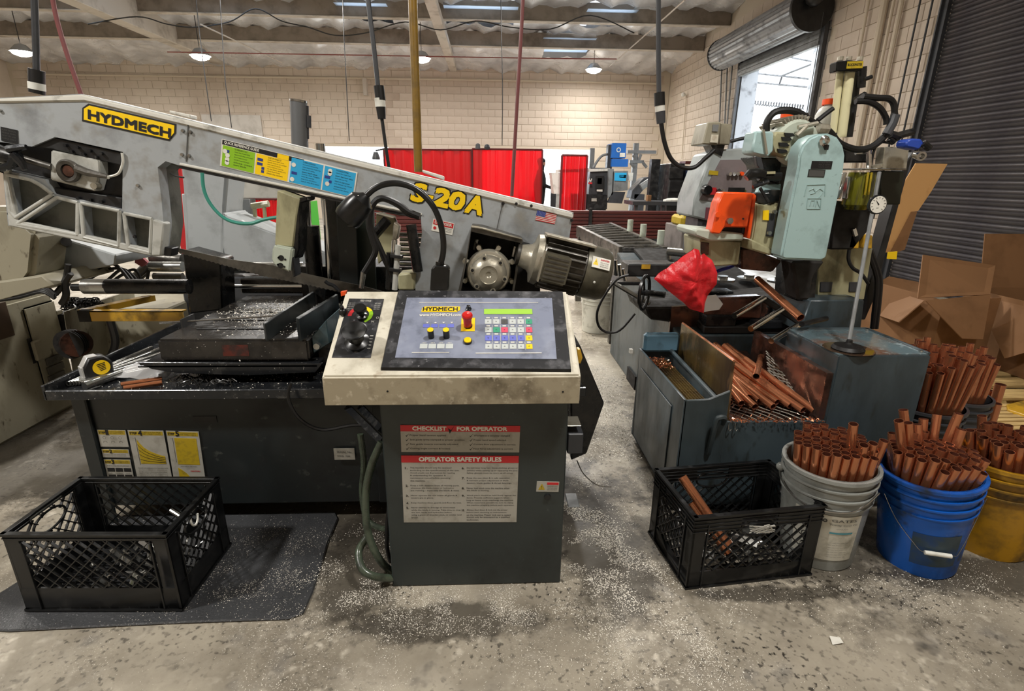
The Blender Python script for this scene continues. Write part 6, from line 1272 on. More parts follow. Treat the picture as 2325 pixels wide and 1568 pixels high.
f2 = FX((60,770), (70,768), (70,828), .016); K_('handle_recess', f2.rect(MB(), 0, 0, 1, 1, .001), 'grime', 0, dr)
for i in range(3): f2 = FX((101+3*i,815+20*i), (138+3*i,803+20*i), (105+3*i,831+20*i), .016); K_('vent_louvre', f2.rect(MB(), 0, 0, 1, 1, .010), 'motor', .002, dr)
for v in (706, 848): f2 = FX((120+(v-706)*.2,v), (134+(v-706)*.2,v-2), (121+(v-706)*.2,v+10)); K_('hinge', f2.rect(MB(), 0, 0, 1, 1, .02), 'beige', .003, dr)
f2 = FX((-30,694), (13,690), (-10,775)); K_('brown_window', f2.rect(MB(), 0, 0, 1, 1, .004), 'brownbox', .002)
for i in range(4): K_('cable_run', hose(ps(2.35, (-40,668+6*i),(40,660+5*i),(95,650+4*i),(125,668+3*i)), .009, 6), 'black')
K_('cable_run', hose(ps(2.4, (125,668),(140,650),(150,630),(155,600)), .012, 6), 'rubber'); K_('cable_run', hose(ps(2.4, (140,690),(150,670),(148,640),(160,620)), .014, 6), 'rubber')
# machine behind with beige panels under the yellow frame
m3 = thing('beige_cabinet', 'low stained beige cabinet behind the yellow steel frame', 'cabinet', (-2.0, 3.2, 0)); obj('cabinet_body', MB().box(V((W(215,800,3.1).x, 3.1, 0)), V((W(400,800,3.1).x, 3.7, W(300,700,3.1).z))), mt['beige'], m3, bevel=.01); obj('cabinet_side', MB().hexa([V((W(140,800,2.8).x,2.8,0)), V((W(205,800,3.1).x,3.1,0)), V((W(205,800,3.1).x,3.4,0)), V((W(140,800,2.8).x,3.4,0))], [V((W(140,700,2.8).x,2.8,W(140,705,2.8).z)), V((W(205,700,3.1).x,3.1,W(205,705,3.1).z)), V((W(205,700,3.1).x,3.4,W(205,705,3.1).z)), V((W(140,700,2.8).x,3.4,W(140,705,2.8).z))]), mt['beige'], m3, bevel=.01)
obj('drain_hose', hose(ps(2.9, (250,725),(262,770),(255,800),(235,830)), .02, 8), mt['dkgrey'], m3); obj('pump_motor', MB().rod(W(165,775,2.85), W(175,780,2.75), .07, n=20), mt['rustoil'], m3); 
for i in range(4): obj('motor_fin', MB().rod(W(168,778,2.78)+V((0,-.012*i,0)), W(168,778,2.78)+V((0,-.012*i-.004,0)), .078, n=20), mt['grime'], m3)
yf_ = thing('yellow_stand', 'yellow angle steel stand frame lying level behind the tape measure', 'frame', W(300,715,2.55)); z_ = W(300,706,2.5).z
a_, b_, c_ = W(176,700,2.5), W(412,700,2.5), WZ(300,672,z_)
obj('front_rail', MB().box((a_.x, 2.5, z_-.05), (b_.x, 2.512, z_)).box((a_.x, 2.5, z_-.006), (b_.x, 2.54, z_)), mt['gold'], yf_, bevel=.001); p = WZ(176,702,z_); q_ = WZ(330,670,z_)
obj('side_rail', MB().hexa([p, p+V((.05,0,0)), q_+V((.05,0,0)), q_], [v+V((0,0,-.03)) for v in (p, p+V((.05,0,0)), q_+V((.05,0,0)), q_)]), mt['gold'], yf_); obj('rail_corner', MB().box((a_.x-.004, 2.497, z_-.052), (a_.x+.05, 2.53, z_+.002)), mt['grime'], yf_)
gb_ = thing('grey_hood', 'plain grey sheet metal hood under the left end of the saw head', 'hood', W(170,620,2.6)); obj('hood_shell', MB().prism(c1(2.6, (262,1150),(400,1160),(860,1300),(850,1378),(440,1455),(225,1455)), (0,.3,0)), lp, gb_, bevel=.006); obj('hood_side', MB().prism(c1(2.585, (262,1150),(400,1165),(432,1455),(225,1455)), (0,.01,0)), mt['castdark'] if 0 else M('bent grey sheet', '#b3b6b4', .35, .2, '#6d6f6c', .45, .7, 6), gb_); obj('knob', MB().rod(W(150,548,2.45), W(150,552,2.6), .02, n=12), mt['black'], gb_)
ct = thing('hose_bundle', 'tangle of black hoses under the grey hood', 'hoses', W(250,640,2.7))
for i in range(5): obj('hose', hose(ps(2.65+.06*i, (150+28*i,655),(170+35*i,625+7*(i % 3)),(215+30*i,612),(260+20*i,600+12*(i % 4)),(300+8*i,645)), .008, 6), mt['rubber'], ct)
obj('pink_rag', MB().prism(c1(2.9, (1000,1300),(1040,1310),(1100,1365),(1050,1390),(1000,1360)), (0,.02,0)), M('faded pink cloth', '#b3666c', .8), ct)
for a, b, r in (((300,640),(340,600),.03), ((345,585),(415,590),.035)): obj('pipe', MB().rod(W(*a, 3.0), W(*b, 3.0), r, n=12), mt['motor'], ct)
sc = thing('scrap_pile', 'dark chain and scrap heaped behind the yellow frame', 'scrap', W(180,690,3.0)); m_ = MB()
for i in range(60): p = W(U(140,230), U(678,700), 2.9); m_.tube([p+V((.02*cos(a), .01*G(0,1), .012*sin(a))) for a in [0,1,2,3,4,5,6.2]], .004, 4)
obj('chain_heap', m_, mt['blackm'], sc, kind='stuff'); obj('scrap_bin', MB().box(W(130,760,2.95), W(250,690,3.2)), mt['grime'], sc)
obj('red_plates', MB().box(V((W(392,460,4.4).x,4.4,0)), W(412,372,4.42)), mt['redp'], None, tl=('red panel seen between the saw head and the second saw', 'panel'))
# ================================================================== DROP CORDS, CONDUITS
def cord(lab, top, a, pts, r=.006, body=True, cat='cable', m='rubber', Y=2.9, name='drop_cord', br=.017, tape=True):
    t_ = thing(name, lab, cat, a if 0 else W(*pts[0], Y)); obj('cable', hose(ps(Y, *pts), r, 8), mt[m], t_); return t_
c_ = cord('grey drop cord with black twist connector above the saw head, left edge', 0, 0, ((72,-120),(78,0),(81,80),(83,160)), .012, m='dkgrey', Y=2.4); obj('plug', MB().rod(W(83,158,2.4), W(84,212,2.4), .027, n=16), mt['rubber'], c_); obj('tape_band', MB().rod(W(83,188,2.4), W(84,204,2.4), .0285, n=16), mt['whitep'], c_)
c_ = cord('drop cord with twist connector in front of the back wall, left of the yellow conduit', 0, 0, ((828,-120),(836,0),(848,100),(858,196)), .010, m='dkgrey', Y=2.5); obj('socket', MB().rod(W(860,195,2.5), W(864,228,2.5), .022, n=16), mt['rubber'], c_); obj('tape_band', MB().rod(W(862,223,2.5), W(864,243,2.5), .0225, n=16), mt['whitep'], c_); obj('plug', MB().rod(W(864,241,2.5), W(867,270,2.5), .021, .017, n=16), mt['rubber'], c_); obj('lower_cable', hose(ps(2.5, (867,268),(874,320),(883,380)), .0075, 8), mt['rubber'], c_)
c_ = cord('drop cord with twist connector and long curved black cable right of the lamps', 0, 0, ((1494,-120),(1495,0),(1495,110),(1496,212)), .011, m='dkgrey', Y=2.6); obj('socket', MB().rod(W(1497,210,2.6), W(1498,240,2.6), .024, n=16), mt['rubber'], c_); obj('tape_band', MB().rod(W(1498,238,2.6), W(1499,255,2.6), .0225, n=16), mt['whitep'], c_); obj('plug', MB().rod(W(1499,253,2.6), W(1501,280,2.6), .023, .02, n=16), mt['dkgrey'], c_); obj('lower_cable', hose(ps(2.65, (1501,278),(1508,320),(1522,358),(1545,378),(1575,380),(1602,358),(1622,340)), .0105, 10), mt['rubber'], c_)
obj('yellow_conduit', hose(ps(2.75, (934,-150),(937,0),(944,200),(950,390)), .0205, 12), mt['yelpole'], None, tl=('grimy yellow vertical conduit dropping to the saw head', 'conduit'))
obj('red_air_hose', hose(ps(2.9, (110,-120),(120,0),(145,100),(188,225)), .010, 8), mt['redhose'], None, tl=('dull red air hose slanting down behind the left end of the saw head', 'hose'))
obj('red_air_hose', hose(ps(3.0, (1189,-150),(1187,0),(1176,200),(1162,445)), .0095, 8), mt['redhose'], None, tl=('long dull red air hose hanging in front of the red curtains', 'hose'))
for pts, lab in ((((440,-60),(450,48),(465,170),(480,275)), 'thin black wire hanging below the second lamp'), (((496,-60),(510,165),(518,230),(526,290)), 'thin wire hanging just right of the wire below the second lamp'), (((777,-60),(780,55),(786,180),(793,320)), 'thin black wire hanging midway between the grey pipe and yellow conduit'), (((1137,-60),(1138,60),(1141,200),(1140,330)), 'thin black wire hanging left of the long red hose')):
    obj('hanging_wire', hose(ps(9.0, *pts), .007, 6), mt['black'], None, tl=(lab, 'wire'))
obj('power_line', hose(ps(12.3, (200,55),(310,38),(380,55),(440,62),(520,50),(580,20),(640,48),(700,62),(760,80),(830,75),(920,50),(1000,68),(1080,48),(1160,62),(1250,66),(1340,35),(1440,75)), .012, 5), mt['black'], None, tl=('loose black cable looping along the roof beams', 'cable'))
obj('sprinkler_pipe', hose([W(60,168,16.95), W(500,174,16.95), W(1000,180,16.95), W(1500,190,16.95)], .03, 6), mt['mortar'], None, tl=('thin pipe running level along the top of the back wall', 'pipe'))
obj('red_wire', hose([W(380,118,13), W(800,125,13), W(1200,132,13), W(1400,134,13)], .012, 5), M('dull red wire', '#8a4a42', .6), None, tl=('thin red wire strung level under the roof past the lamps', 'wire'))
obj('brace_wire', MB().rod(W(1555,0,9), W(1385,150,14), .012, n=6), mt['girder'], None, tl=('pale diagonal brace rod under the roof near the back right corner', 'rod'))
obj('brace_wire', MB().rod(W(455,55,12), W(640,142,15), .014, n=6), mt['girder'], None, tl=('pale diagonal brace rod under the roof near the second lamp', 'rod'))
for i, (u0, v0, u1, v1) in enumerate(((1640,130,1633,290),(1652,140,1645,290),(1664,135,1650,290))): obj('wall_conduit', MB().rod(WX(u0, v0, XR-.05), WX(u1, v1, XR-.05), .018, n=6), mt['midgrey'], None, tl=('grey wall conduit in the set left of the far doorway', 'conduit', 'conduits left of the far doorway'))
for i, (u0, v0, u1, v1, r) in enumerate(((1973,0,1912,330,.02),(2010,0,1940,340,.045),(2030,0,1958,340,.02),(2048,0,1975,340,.03),(2090,0,2038,300,.012),(2118,0,2070,300,.012))): a_ = WX(u0, v0, XR-.06); b_ = V((a_.x, a_.y, .8)); obj('wall_conduit', MB().rod(a_, b_, r, n=8), mt['mortar'] if r > .015 else mt['black'], None, tl=(('painted' if r > .015 else 'thin dark')+' vertical conduit on the block wall between the two doors', 'conduit', ('painted' if r > .015 else 'dark')+' conduits between the doors'))
a_ = WX(1558,215,XR-.05); obj('wall_conduit', MB().rod(a_, WX(1548,360,XR-.05), .015, n=6), mt['mortar'], None, tl=('single painted conduit near the back right corner with a small camera', 'conduit')); obj('camera', MB().ball(a_+V((-.08,0,0)), .06, 8).rod(a_, a_+V((-.08,0,0)), .03, n=6), mt['whitep'], None, tl=('small white dome camera on the right wall', 'camera'))
# ================================================================== BACK OF THE SHOP
def box_thing(name, lab, cat, u0, v0, u1, v1, Y, dp, m, grp=None, bev=.01, floor=False):
    a, b = W(u0, v1, Y), W(u1, v0, Y); z0 = 0 if floor else a.z; t_ = thing(name, lab, cat, V(((a.x+b.x)/2, Y+dp/2, z0)), grp); obj('body', MB().box((a.x, Y, z0), (b.x, Y+dp, b.z)), mt[m] if isinstance(m, str) else m, t_, bevel=bev); return t_
def curtain(u0, u1, v0, v1, Y, lab):
    t_ = thing('welding_curtain', lab, 'curtain', V((W((u0+u1)/2, v1, Y).x, Y, 0)), 'red welding curtains'); a = W(u0, v0, Y); b = W(u1, v0, Y); n = 40; vs = []
    for z in (0.12, a.z-.02): 
        for i in range(n+1): x = a.x+(b.x-a.x)*i/n; vs.append((x, Y+.02*sin(i*.9)+.012*sin(i*2.3), z))
    obj('sheet', MB().add(vs, [(i, i+1, n+2+i, n+1+i) for i in range(n)]), mt['curtain'], t_, sharp=180)
    obj('frame', MB().rod((a.x, Y, 0), (a.x, Y, a.z), .022, n=8).rod((b.x, Y, 0), (b.x, Y, a.z), .022, n=8).rod((a.x, Y, a.z), (b.x, Y, a.z), .022, n=8), M('dark red tube', '#5a0f12', .4) if 'fr' not in mt else mt['fr'], t_); return t_
curtain(871, 1070, 338, 500, 13.0, 'red welding curtain on the left, widest of the three'); curtain(1072, 1232, 338, 500, 13.0, 'red welding curtain in the middle with the person behind its edge'); curtain(1276, 1334, 352, 520, 11.5, 'narrow red welding curtain standing alone before the grey lathe')
curtain(565, 632, 450, 560, 7.0, 'small red curtain seen through the frame of the saw head'); curtain(398, 412, 380, 560, 7.0, 'sliver of red curtain left of the second saw')
# person behind the curtain
def figure(name, lab, base, face=1):
    t_ = thing(name, lab, 'person', base); j = {'pelvis':(0,0,.95),'chest':(0,.0,1.3),'neck':(.02,0,1.48),'head':(.03,0,1.6),'crown':(.03,0,1.72),'lk':(.0,-.12,.5),'la':(.0,-.13,.06),'lt':(.14,-.13,.03),'rk':(.02,.12,.5),'ra':(.0,.13,.06),'rt':(.14,.13,.03),'ls':(0,-.2,1.4),'le':(.06,-.26,1.12),'lw':(.28,-.2,1.05),'rs':(0,.2,1.4),'re':(.06,.26,1.12),'rw':(.28,.2,1.05)}
    rad = dict(pelvis=.16,chest=.18,neck=.065,head=.095,crown=.07,lk=.075,la=.05,lt=.04,rk=.075,ra=.05,rt=.04,ls=.08,le=.055,lw=.035,rs=.08,re=.055,rw=.035); ks = list(j); E_ = [('pelvis','chest'),('chest','neck'),('neck','head'),('head','crown'),('pelvis','lk'),('lk','la'),('la','lt'),('pelvis','rk'),('rk','ra'),('ra','rt'),('chest','ls'),('ls','le'),('le','lw'),('chest','rs'),('rs','re'),('re','rw')]
    me = bpy.data.meshes.new('body'); me.from_pydata([j[k] for k in ks], [(ks.index(a), ks.index(b)) for a, b in E_], []); o = bpy.data.objects.new('body', me); COL.objects.link(o); o.parent = t_; md = o.modifiers.new('s', 'SKIN'); 
    for i, k in enumerate(ks): me.skin_vertices[0].data[i].radius = (rad[k], rad[k])
    me.skin_vertices[0].data[0].use_root = True; sb_ = o.modifiers.new('u', 'SUBSURF'); sb_.levels = 1; sb_.render_levels = 2; me.materials.append(mt['dkcloth']); 
    obj('head', MB().ball(V(base)+V((.03,0,1.63)), .095, 16, (1,.85,1.25)), mt['skin'], t_); obj('cap', MB().ball(V(base)+V((.02,0,1.68)), .103, 16, (1,.9,.8)), mt['dkcloth'], t_); return t_
pb_ = W(1236,450,13.6); figure('person', 'person in dark work clothes standing at the right edge of the middle red curtain', V((pb_.x-.12, 13.6, 0)))
# lathe
lt = box_thing('lathe', 'dark grey enclosed lathe with small window right of the narrow red curtain', 'lathe', 1334, 381, 1382, 500, 11.9, 1.4, 'dkgrey', floor=True)
YL = 11.88
for nme, pts, m, d in (('top_panel', ((1262,385),(1385,382),(1388,388),(1262,392)), 'whitep', .05), ('side_casing', ((1252,392),(1278,392),(1278,440),(1258,440)), 'whitep', .5), ('window', ((1353,399),(1372,399),(1371,430),(1352,428)), 'ink', .02), ('window_glow', ((1357,404),(1367,404),(1366,418),(1356,417)), 'rustplate', .005), ('sticker', ((1355,430),(1368,430),(1368,435),(1355,434)), 'white', .006), ('control_pillar', ((1382,383),(1394,383),(1392,440),(1380,450)), 'midgrey', .1), ('control_body', ((1392,388),(1426,388),(1425,432),(1390,435)), 'midgrey', .12), ('control_screen', ((1396,392),(1423,392),(1421,411),(1395,410)), 'blue', .0), ('screen_window', ((1406,397),(1422,397),(1421,404),(1406,403)), 'keyw', .0), ('control_lower', ((1390,435),(1420,436),(1412,462),(1380,460)), 'dkgrey', .1), ('base_dark', ((1300,440),(1380,442),(1378,475),(1300,475)), 'black', .3), ('lamp_knob', ((1388,388),(1394,388),(1394,395),(1388,395)), 'redp', .0), ('label_plate', ((1343,450),(1355,450),(1355,457),(1343,457)), 'dull', 0), ('paper_sheet', ((1426,392),(1438,392),(1436,410),(1424,409)), 'white', .0)):
    obj(nme, MB().prism(ps(YL-.03-(.02 if d < .05 else 0)-(.15 if 'control' in nme or 'screen' in nme else 0), *pts), (0, max(d, .004), 0)), mt[m], lt)
f = FY(YL-.06, (1335,404), (1346,404), (1335,420)); t = MB(); f.text(t, 'H', .1, .1, .45, .7, .01, .05, .3); obj('lettering', t, mt['whitep'], lt); t = MB(); f.rect(t, .1, .62, .9, .85, .01); obj('red_strip', t, mt['redp'], lt)
mc_ = box_thing('mist_collector', 'bright blue box shaped mist collector on top of the lathe', 'collector', 1388, 325, 1423, 359, 12.0, .5, 'blueb'); obj('lower_box', MB().box(W(1388,378,12.0), W(1419,362,12.3)), mt['blueb'], mc_); obj('side_bag', MB().box(W(1378,385,12.1), W(1388,330,12.3)), mt['dkgrey'], mc_); obj('sticker', MB().box(W(1407,356,11.99), W(1419,347,12.0)), mt['white'], mc_); t = MB(); f = FY(11.995, (1400,335), (1412,335), (1400,345)); f.ring(t, .4, .5, .03, .05, .004); obj('round_emblem', t, mt['keyw'], mc_); obj('duct', hose(ps(12.2, (1378,350),(1365,355),(1352,372),(1348,382)), .03, 6), mt['midgrey'], mc_)
ln = box_thing('white_machine', 'white machine partly hidden between the two red curtains', 'machine', 1256, 392, 1275, 480, 14.2, 1.0, 'whitep', floor=True); obj('grey_panel', MB().box(W(1250,470,14.1), W(1262,424,14.2)), mt['dkgrey'], ln)
rk = thing('rack_tree', 'grey steel rack post with cross arms beside the back wall', 'rack', V((W(1446,450,14).x, 14, 0))); a_ = W(1446,325,14); obj('post', MB().box((a_.x-.06, 14, 0), (a_.x+.06, 14.12, a_.z)), mt['midgrey'], rk); 
for u0, u1, v in ((1425,1488,345),(1430,1460,367)): obj('arm', MB().box(W(u0,v+3,13.95), W(u1,v-3,14.05)), mt['midgrey'], rk)
for u0, v0, u1, v1 in ((1438,352,1444,364),(1455,350,1450,364),(1432,370,1440,380),(1460,370,1468,380)): obj('brace', MB().rod(W(u0,v0,13.98), W(u1,v1,13.98), .04, n=5), mt['midgrey'], rk)
obj('steel_post', MB().box(V((W(1487,400,10).x-.08, 10, 0)), V((W(1487,400,10).x+.08, 10.15, W(1487,361,10).z))), mt['black'], None, tl=('black steel post standing between the rack tree and dark blue cabinets', 'post'))
obj('grey_post', MB().box(V((W(1345,350,15).x-.06, 15, 0)), V((W(1345,350,15).x+.06, 15.1, W(1345,336,15).z))), mt['midgrey'], None, tl=('short grey post beside the bright back doorway', 'post'))
lv = thing('conveyor_arm', 'dark slanting chip conveyor right of the lathe', 'conveyor', W(1460,460,11.5)); obj('chute', MB().prism(ps(11.5, (1436,432),(1462,404),(1478,401),(1482,412),(1460,432),(1444,452),(1432,450)), (0,.4,0)), mt['dkgrey'], lv, bevel=.01); obj('motor', MB().rod(W(1455,425,11.4), W(1475,412,11.4), .07, n=12), mt['midgrey'], lv); obj('foot', MB().box(V((W(1440,450,11.5).x, 11.5, 0)), W(1455,440,11.8)), mt['dkgrey'], lv)
dc = box_thing('tool_cabinet', 'black cabinet of the dark pair behind the curved cable', 'cabinet', 1515, 371, 1556, 450, 9.5, .8, 'black', floor=True); dc2 = box_thing('tool_cabinet', 'dark blue cabinet beside the grey control cabinet', 'cabinet', 1556, 382, 1600, 455, 9.4, .8, 'navyb', floor=True)
for v in (388, 420): obj('drawer', MB().box(W(1559,v+28,9.38), W(1598,v,9.4)), mt['navyb'], dc2, bevel=.01)
for v in (380, 410): obj('drawer', MB().box(W(1518,v+26,9.48), W(1553,v,9.5)), mt['black'], dc, bevel=.01)
obj('folded_tools', MB().box(W(1556,372,9.5), W(1585,367,9.8)), mt['maroon'], None, tl=('maroon folded stack on top of the dark cabinets', 'tools'))
wt = thing('work_table', 'long dark work table with white light showing under it', 'table', (2.6, 8.8, 0)); zt2 = W(1540,458,8.8).z; xa, xb = W(1438,450,8.8).x, W(1600,450,8.8).x; obj('table_top', MB().box((xa, 8.8, zt2-.06), (xb, 9.4, zt2)), mt['dkgrey'], wt)
for x in (xa+.05, xa+.5, xb-.3, xb-.05): obj('leg', MB().box((x, 8.85, 0), (x+.05, 8.9, zt2-.05)), mt['dkgrey'], wt)
obj('clear_bag', MB().ball(W(1530,455,8.9), .12, 10, (1.6,.8,.35)), mt['whitep'], None, tl=('crumpled clear wrap on the dark work table', 'bag'))
obj('small_box', MB().box(V((W(1471,447,8.9).x, 8.9, zt2)), V((W(1479,447,8.9).x, 9.0, zt2+.1))), mt['cardboard'], None, tl=('small brown box on the left end of the work table', 'box'))
# bundle of red oxide tubes
zt3 = W(1400,478,6.8).z; k_ = 0; ntb = 8; dz = (zt3-W(1400,522,6.8).z)/5.5
for r in range(ntb):
    for c in range(2):
        a = V((-1.6, 6.8+.075*c, zt3-dz*(r+1))); b = V((W(1560,500,6.8).x-.02*((r*3) % 4), 6.8+.075*c+.066, zt3-dz*r-.006)); o = obj('steel_tube', MB().box(a, b), mt['maroon'], None, bevel=.006, tl=('long red oxide square steel tube in the stacked bundle behind the roller conveyor', 'tube', 'red oxide tubes in the bundle'))
for u in (1341, 1600): x = W(u,500,6.75).x; obj('bundle_strap', MB().box((x-.02, 6.77, 0), (x+.02, 6.79, zt3+.03)), mt['black'], None, tl=('black upright stake holding the tube bundle'+(' at its left' if u == 1341 else ' at its right end'), 'stake'))
sd2 = thing('tube_trestle', 'dark trestle under the bundle of red oxide tubes', 'trestle', (1.6, 6.85, 0))
for x in (-1, 1.4, 2.3): obj('leg', MB().box((x, 6.8, 0), (x+.1, 6.95, zt3-dz*ntb)), mt['black'], sd2)
# roller conveyor
rc = thing('roller_conveyor', 'oily steel roller conveyor running back behind the band saw motor', 'conveyor', (1.2, 4.6, 0)); zc = .80
l0, l1 = WZ(1313,512,zc), WZ(1412,560,zc); r0_, r1_ = WZ(1386,505,zc), WZ(1512,560,zc); xl = (l0.x+l1.x)/2; 
def bar2(a, b, w_, h_): d = (b-a).normalized(); s_ = V((d.y, -d.x, 0)); return MB().hexa([a-s_*w_, a+s_*w_, b+s_*w_, b-s_*w_], [p-V((0,0,h_)) for p in (a-s_*w_, a+s_*w_, b+s_*w_, b-s_*w_)])
obj('side_rail', bar2(l0, l1, .02, .12), mt['rustoil'] if 0 else mt['motor'], rc, bevel=.003); obj('side_rail', bar2(r0_, r1_, .02, .12), mt['motor'], rc, bevel=.003)
for i in range(10): t_ = (i+.3)/10; obj('roller', MB().rod(l0.lerp(l1, t_)-V((0,0,.025)), r0_.lerp(r1_, t_)-V((0,0,.025)), .024, n=12), mt['motor'], rc)
obj('end_plate', MB().rod(l1-V((0,0,.04)), r1_-V((0,0,.04)), .035, n=14), mt['blackm'], rc)
for u, v, y in ((1405,522,5.6),(1443,532,4.9),(1490,550,4.1)): t_ = {1405:.45,1443:.68,1490:.93}[u]; p = r0_.lerp(r1_, t_); obj('guide_post', MB().rod(p, p+V((0,0,.11)), .028, n=14), mt['pale'], rc)
for t_ in (.1, .95):
    for a, b in ((l0, l1), (r0_, r1_)): p = a.lerp(b, t_); obj('leg', MB().box((p.x-.03, p.y-.03, 0), (p.x+.03, p.y+.03, zc-.1)), mt['motor'], rc)
bx3 = box_thing('grey_crate', 'dusty grey brown box standing behind the orange guard', 'box', 1542, 515, 1605, 590, 3.95, .4, M('dusty taupe', '#77706c', .7, 0, '#5d5652', .5, .7, 6), bev=.006, floor=True)
bx4 = box_thing('yellow_machine', 'yellow and black machine part on the grey brown box', 'machine part', 1546, 490, 1600, 515, 4.0, .25, 'yeldull', bev=.02); obj('black_cap', MB().rod(W(1560,492,4.1), W(1560,484,4.1), .06, n=14), mt['black'], bx4)
obj('dark_bin', MB().box(V((r1_.x+.2, 4.2, 0)), W(1530,555,4.7)+V((.0,0,0))), mt['dkgrey'], None, bevel=.01, tl=('dark bin behind the end of the roller conveyor', 'bin'))
obj('steel_tube', MB().rod(W(1518,570,3.6), W(1560,574,3.5), .03, n=12).rod(W(1518,572,3.6), W(1518,640,3.6), .02, n=8), mt['steel'], None, tl=('short steel tube stub between conveyor and cream table', 'tube'))
# pipe stack and fittings behind the saw head
ch = thing('exhaust_pipe', 'grey capped vertical pipe rising behind the saw head', 'pipe', W(680,300,3.0)); obj('pipe', MB().rod(W(678,230,3.0), W(684,420,3.0), .042, n=20), mt['dkgrey'] if 0 else M('pipe grey', '#6a6c6e', .5, .2), ch); obj('cap', MB().rod(W(678,227,3.0), W(678,232,3.0), .044, n=20), mt['steel'], ch); obj('side_tube', MB().rod(W(696,240,3.0), W(697,315,3.0), .011, n=10).rod(W(699,262,3.0), W(700,290,3.0), .016, n=8), mt['dkgrey'], ch)
obj('bright_cylinder', MB().rod(V((W(727,326,3.2).x, 3.2, 0)), W(727,326,3.2), .026, n=14), mt['steel'], None, tl=('short bright cylinder top peeking over the saw head', 'cylinder'))
obj('green_cabinet', MB().box(V((W(706,495,4.5).x,4.5,0)), W(720,455,4.7)), mt['greensk'], None, tl=('bright green panel glimpsed between the saw columns', 'panel'))
obj('white_board', MB().box(W(478,400,16.94), W(592,262,16.98)), M('grey white board', '#c3beb6', .6, 0, '#a39d94', .5, .7, 2), None, tl=('pale board leaning on the back wall above the saw head', 'board'))
for u0, u1, y_, lab in ((505,545,9.5,'left'),(560,640,9.6,'right')): obj('white_cabinet', MB().box(V((W(u0,400,y_).x, y_, 0)), W(u1,384,y_+.3)), M('pale door '+lab, '#cfccc4', .6), None, tl=('pale tall cabinet behind the saw head window, '+lab+' one', 'cabinet'))
obj('hopper', MB().lathe([(.02,.12),(.05,.1),(.06,0)], W(1085,338,12.9), (0,0,1), 12).ball(W(1106,334,12.9), .07, 8), mt['dkgrey'], None, tl=('dark gear sitting on the top of the red curtains', 'gear'))
obj('wall_lamp', MB().lathe([(.05,0),(.09,-.12),(.09,-.16)], W(853,345,12.8), (0,0,1), 12).rod(W(853,342,12.8), W(872,338,12.8), .02, n=6), mt['dkgrey'], None, tl=('small caged lamp at the left end of the red curtains', 'lamp'))
obj('wall_sign', MB().box(WX(1578,330,XR-.06), WX(1612,292,XR-.03)), M('pale sign', '#c9cbbd', .6), None, tl=('pale blank board on the right wall behind the beige electrical box', 'board'))
# ================================================================== CARDBOARD, PALLETS
def board(name, pts, th, par, m='cardboard'): 
    P_ = [V(p) for p in pts]; n = (P_[1]-P_[0]).cross(P_[2]-P_[0]).normalized(); return obj(name, MB().prism(P_, n*th), mt[m], par)
ga = thing('cardboard_box', 'large open cardboard box with raised flaps on the pallet, left one', 'cardboard box', (2.9, 3.6, .15))
z0 = .14; fl_ = WZ(2107,832,z0); fr2 = WZ(2214,828,z0); Yf_ = (fl_.y+fr2.y)/2; xL, xR_ = fl_.x, fr2.x+.02; zt_ = W(2098,682,Yf_).z
board('front_wall', [(xL,Yf_,z0),(xR_,Yf_,z0),(xR_,Yf_,zt_+.02),(xL,Yf_,zt_)], .006, ga); board('side_wall', [(xL,Yf_,z0),(xL,Yf_+1.1,z0),(xL,Yf_+1.1,zt_),(xL,Yf_,zt_)], .006, ga); board('rear_wall', [(xL,Yf_+1.1,z0),(xR_,Yf_+1.1,z0),(xR_,Yf_+1.1,zt_),(xL,Yf_+1.1,zt_)], .006, ga)
P3 = lambda u, v, Y: W(u, v, Y)
board('front_flap', [P3(2102,682,Yf_-.012), P3(2250,668,Yf_-.012), P3(2232,770,Yf_-.16), P3(2185,768,Yf_-.16)], .006, ga)
board('left_flap', [P3(2000,652,Yf_+1.0), P3(2098,682,Yf_+.0), P3(2040,731,Yf_-.05), P3(1984,712,Yf_+.7)], .006, ga)
board('raised_flap', [P3(2084,676,Yf_+.05), P3(2096,578,Yf_+.25), P3(2260,602,Yf_+.25), P3(2248,668,Yf_+.05)], .006, ga)
board('rear_flap', [P3(1996,640,Yf_+1.1), P3(2018,627,Yf_+1.2), P3(2086,640,Yf_+1.2), P3(2086,680,Yf_+.9), P3(2040,672,Yf_+1.0)], .006, ga)
gb2 = thing('cardboard_box', 'large cardboard box at the right edge, nearer than the other', 'cardboard box', (3.3, 2.8, .15)); q0 = WZ(2232,827,z0); q1 = WZ(2420,893,z0); xx = q0.x+.02
zt4 = zt_+.02
board('side_wall', [(xx,q0.y+.3,z0),(xx,q1.y,z0),(xx,q1.y,zt4),(xx,q0.y+.3,zt4)], .006, gb2); board('rear_wall', [(xx,q0.y+.3,z0),(xx+1.1,q0.y+.3,z0),(xx+1.1,q0.y+.3,zt4),(xx,q0.y+.3,zt4)], .006, gb2)
board('raised_flap', [(xx+.1,q0.y+.3,zt4-.02),(xx+1.1,q0.y+.3,zt4-.02),(xx+1.1,q0.y+.38,zt4+.36),(xx+.1,q0.y+.38,zt4+.36)], .006, gb2)
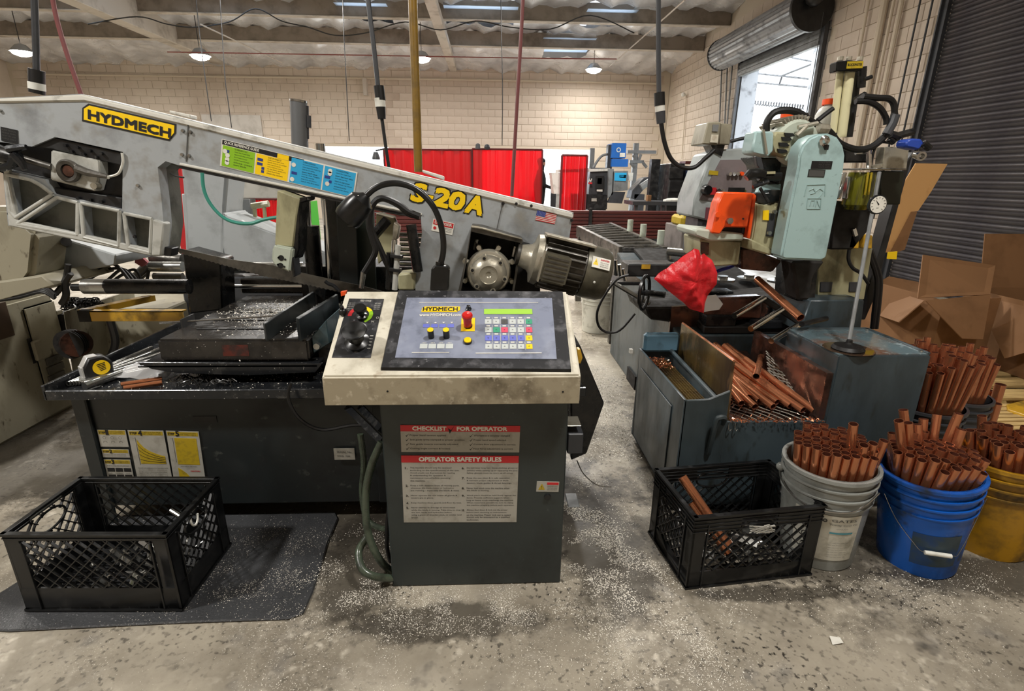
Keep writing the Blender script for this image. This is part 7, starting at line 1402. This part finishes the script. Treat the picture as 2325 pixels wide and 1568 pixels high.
board('side_flap', [(xx,q0.y+.25,zt4),(xx,q1.y,zt4),(xx-.02,q1.y-.02,zt4-.1),(xx-.10,q0.y-.2,zt4-.35)], .006, gb2); board('flap_edge', [(xx-.01,q0.y+.2,zt4),(xx-.05,q0.y+.22,zt4-.3),(xx-.05,q0.y+.1,z0+.02),(xx-.01,q0.y+.1,z0+.02)], .03, gb2)
board('front_flap', [(xx,q1.y,zt4),(xx+.8,q1.y,zt4),(xx+.8,q1.y-.2,zt4-.3),(xx+.1,q1.y-.2,zt4-.3)], .006, gb2)
ls = thing('cardboard_sheet', 'tall tan cardboard sheet leaning behind the machine post', 'cardboard sheet', c9(3.3, (1800,1300))[0]); obj('sheet', MB().prism(c9(3.3, (1880,785),(2105,790),(1990,985),(1895,1125),(1850,1130),(1700,1420),(1560,1420),(1620,1180),(1640,1090),(1700,1080)), (0,.006,0)), M('tan cardboard', '#c89a62', .85, 0, '#9b6d3d', .55, .7, 4), ls); obj('lower_fold', MB().prism(c9(3.29, (1890,1128),(1850,1130),(1690,1440),(1800,1400)), (0,.006,0)), mt['cardboard'], ls)
def pallet(lab, x0, y0, x1, y1, z, n=7):
    t_ = thing('pallet', lab, 'pallet', ((x0+x1)/2, (y0+y1)/2, z)); w_ = (y1-y0)/n
    for i in range(n): obj('board', MB().box((x0, y0+w_*i, z+.10), (x1, y0+w_*i+w_*.72, z+.118)), mt['wood'], t_, bevel=.002)
    for x in (x0, (x0+x1)/2-.05, x1-.1): obj('stringer', MB().box((x, y0, z+.018), (x+.05, y1, z+.10)), mt['wood'], t_, bevel=.002)
    for i in (0, 3, 6): obj('bottom_board', MB().box((x0, y0+w_*i, z), (x1, y0+w_*i+w_*.72, z+.018)), mt['wood'], t_, bevel=.002)
pallet('wooden pallet under the cardboard boxes', 2.45, 2.62, 3.75, 3.9, 0.02)
pallet('wooden pallet edge nearest the copper tubes', 2.62, 2.28, 3.9, 2.60, -.0, 7)
obj('yellow_bar', MB().prism([WZ(2282,928,.1), WZ(2325,918,.1), WZ(2420,940,.1), WZ(2420,985,.1), WZ(2330,955,.1), WZ(2285,940,.1)], (0,0,.03)), mt['gold'], None, bevel=.004, tl=('yellow steel fork bar on the floor before the pallet, right edge', 'bar'))
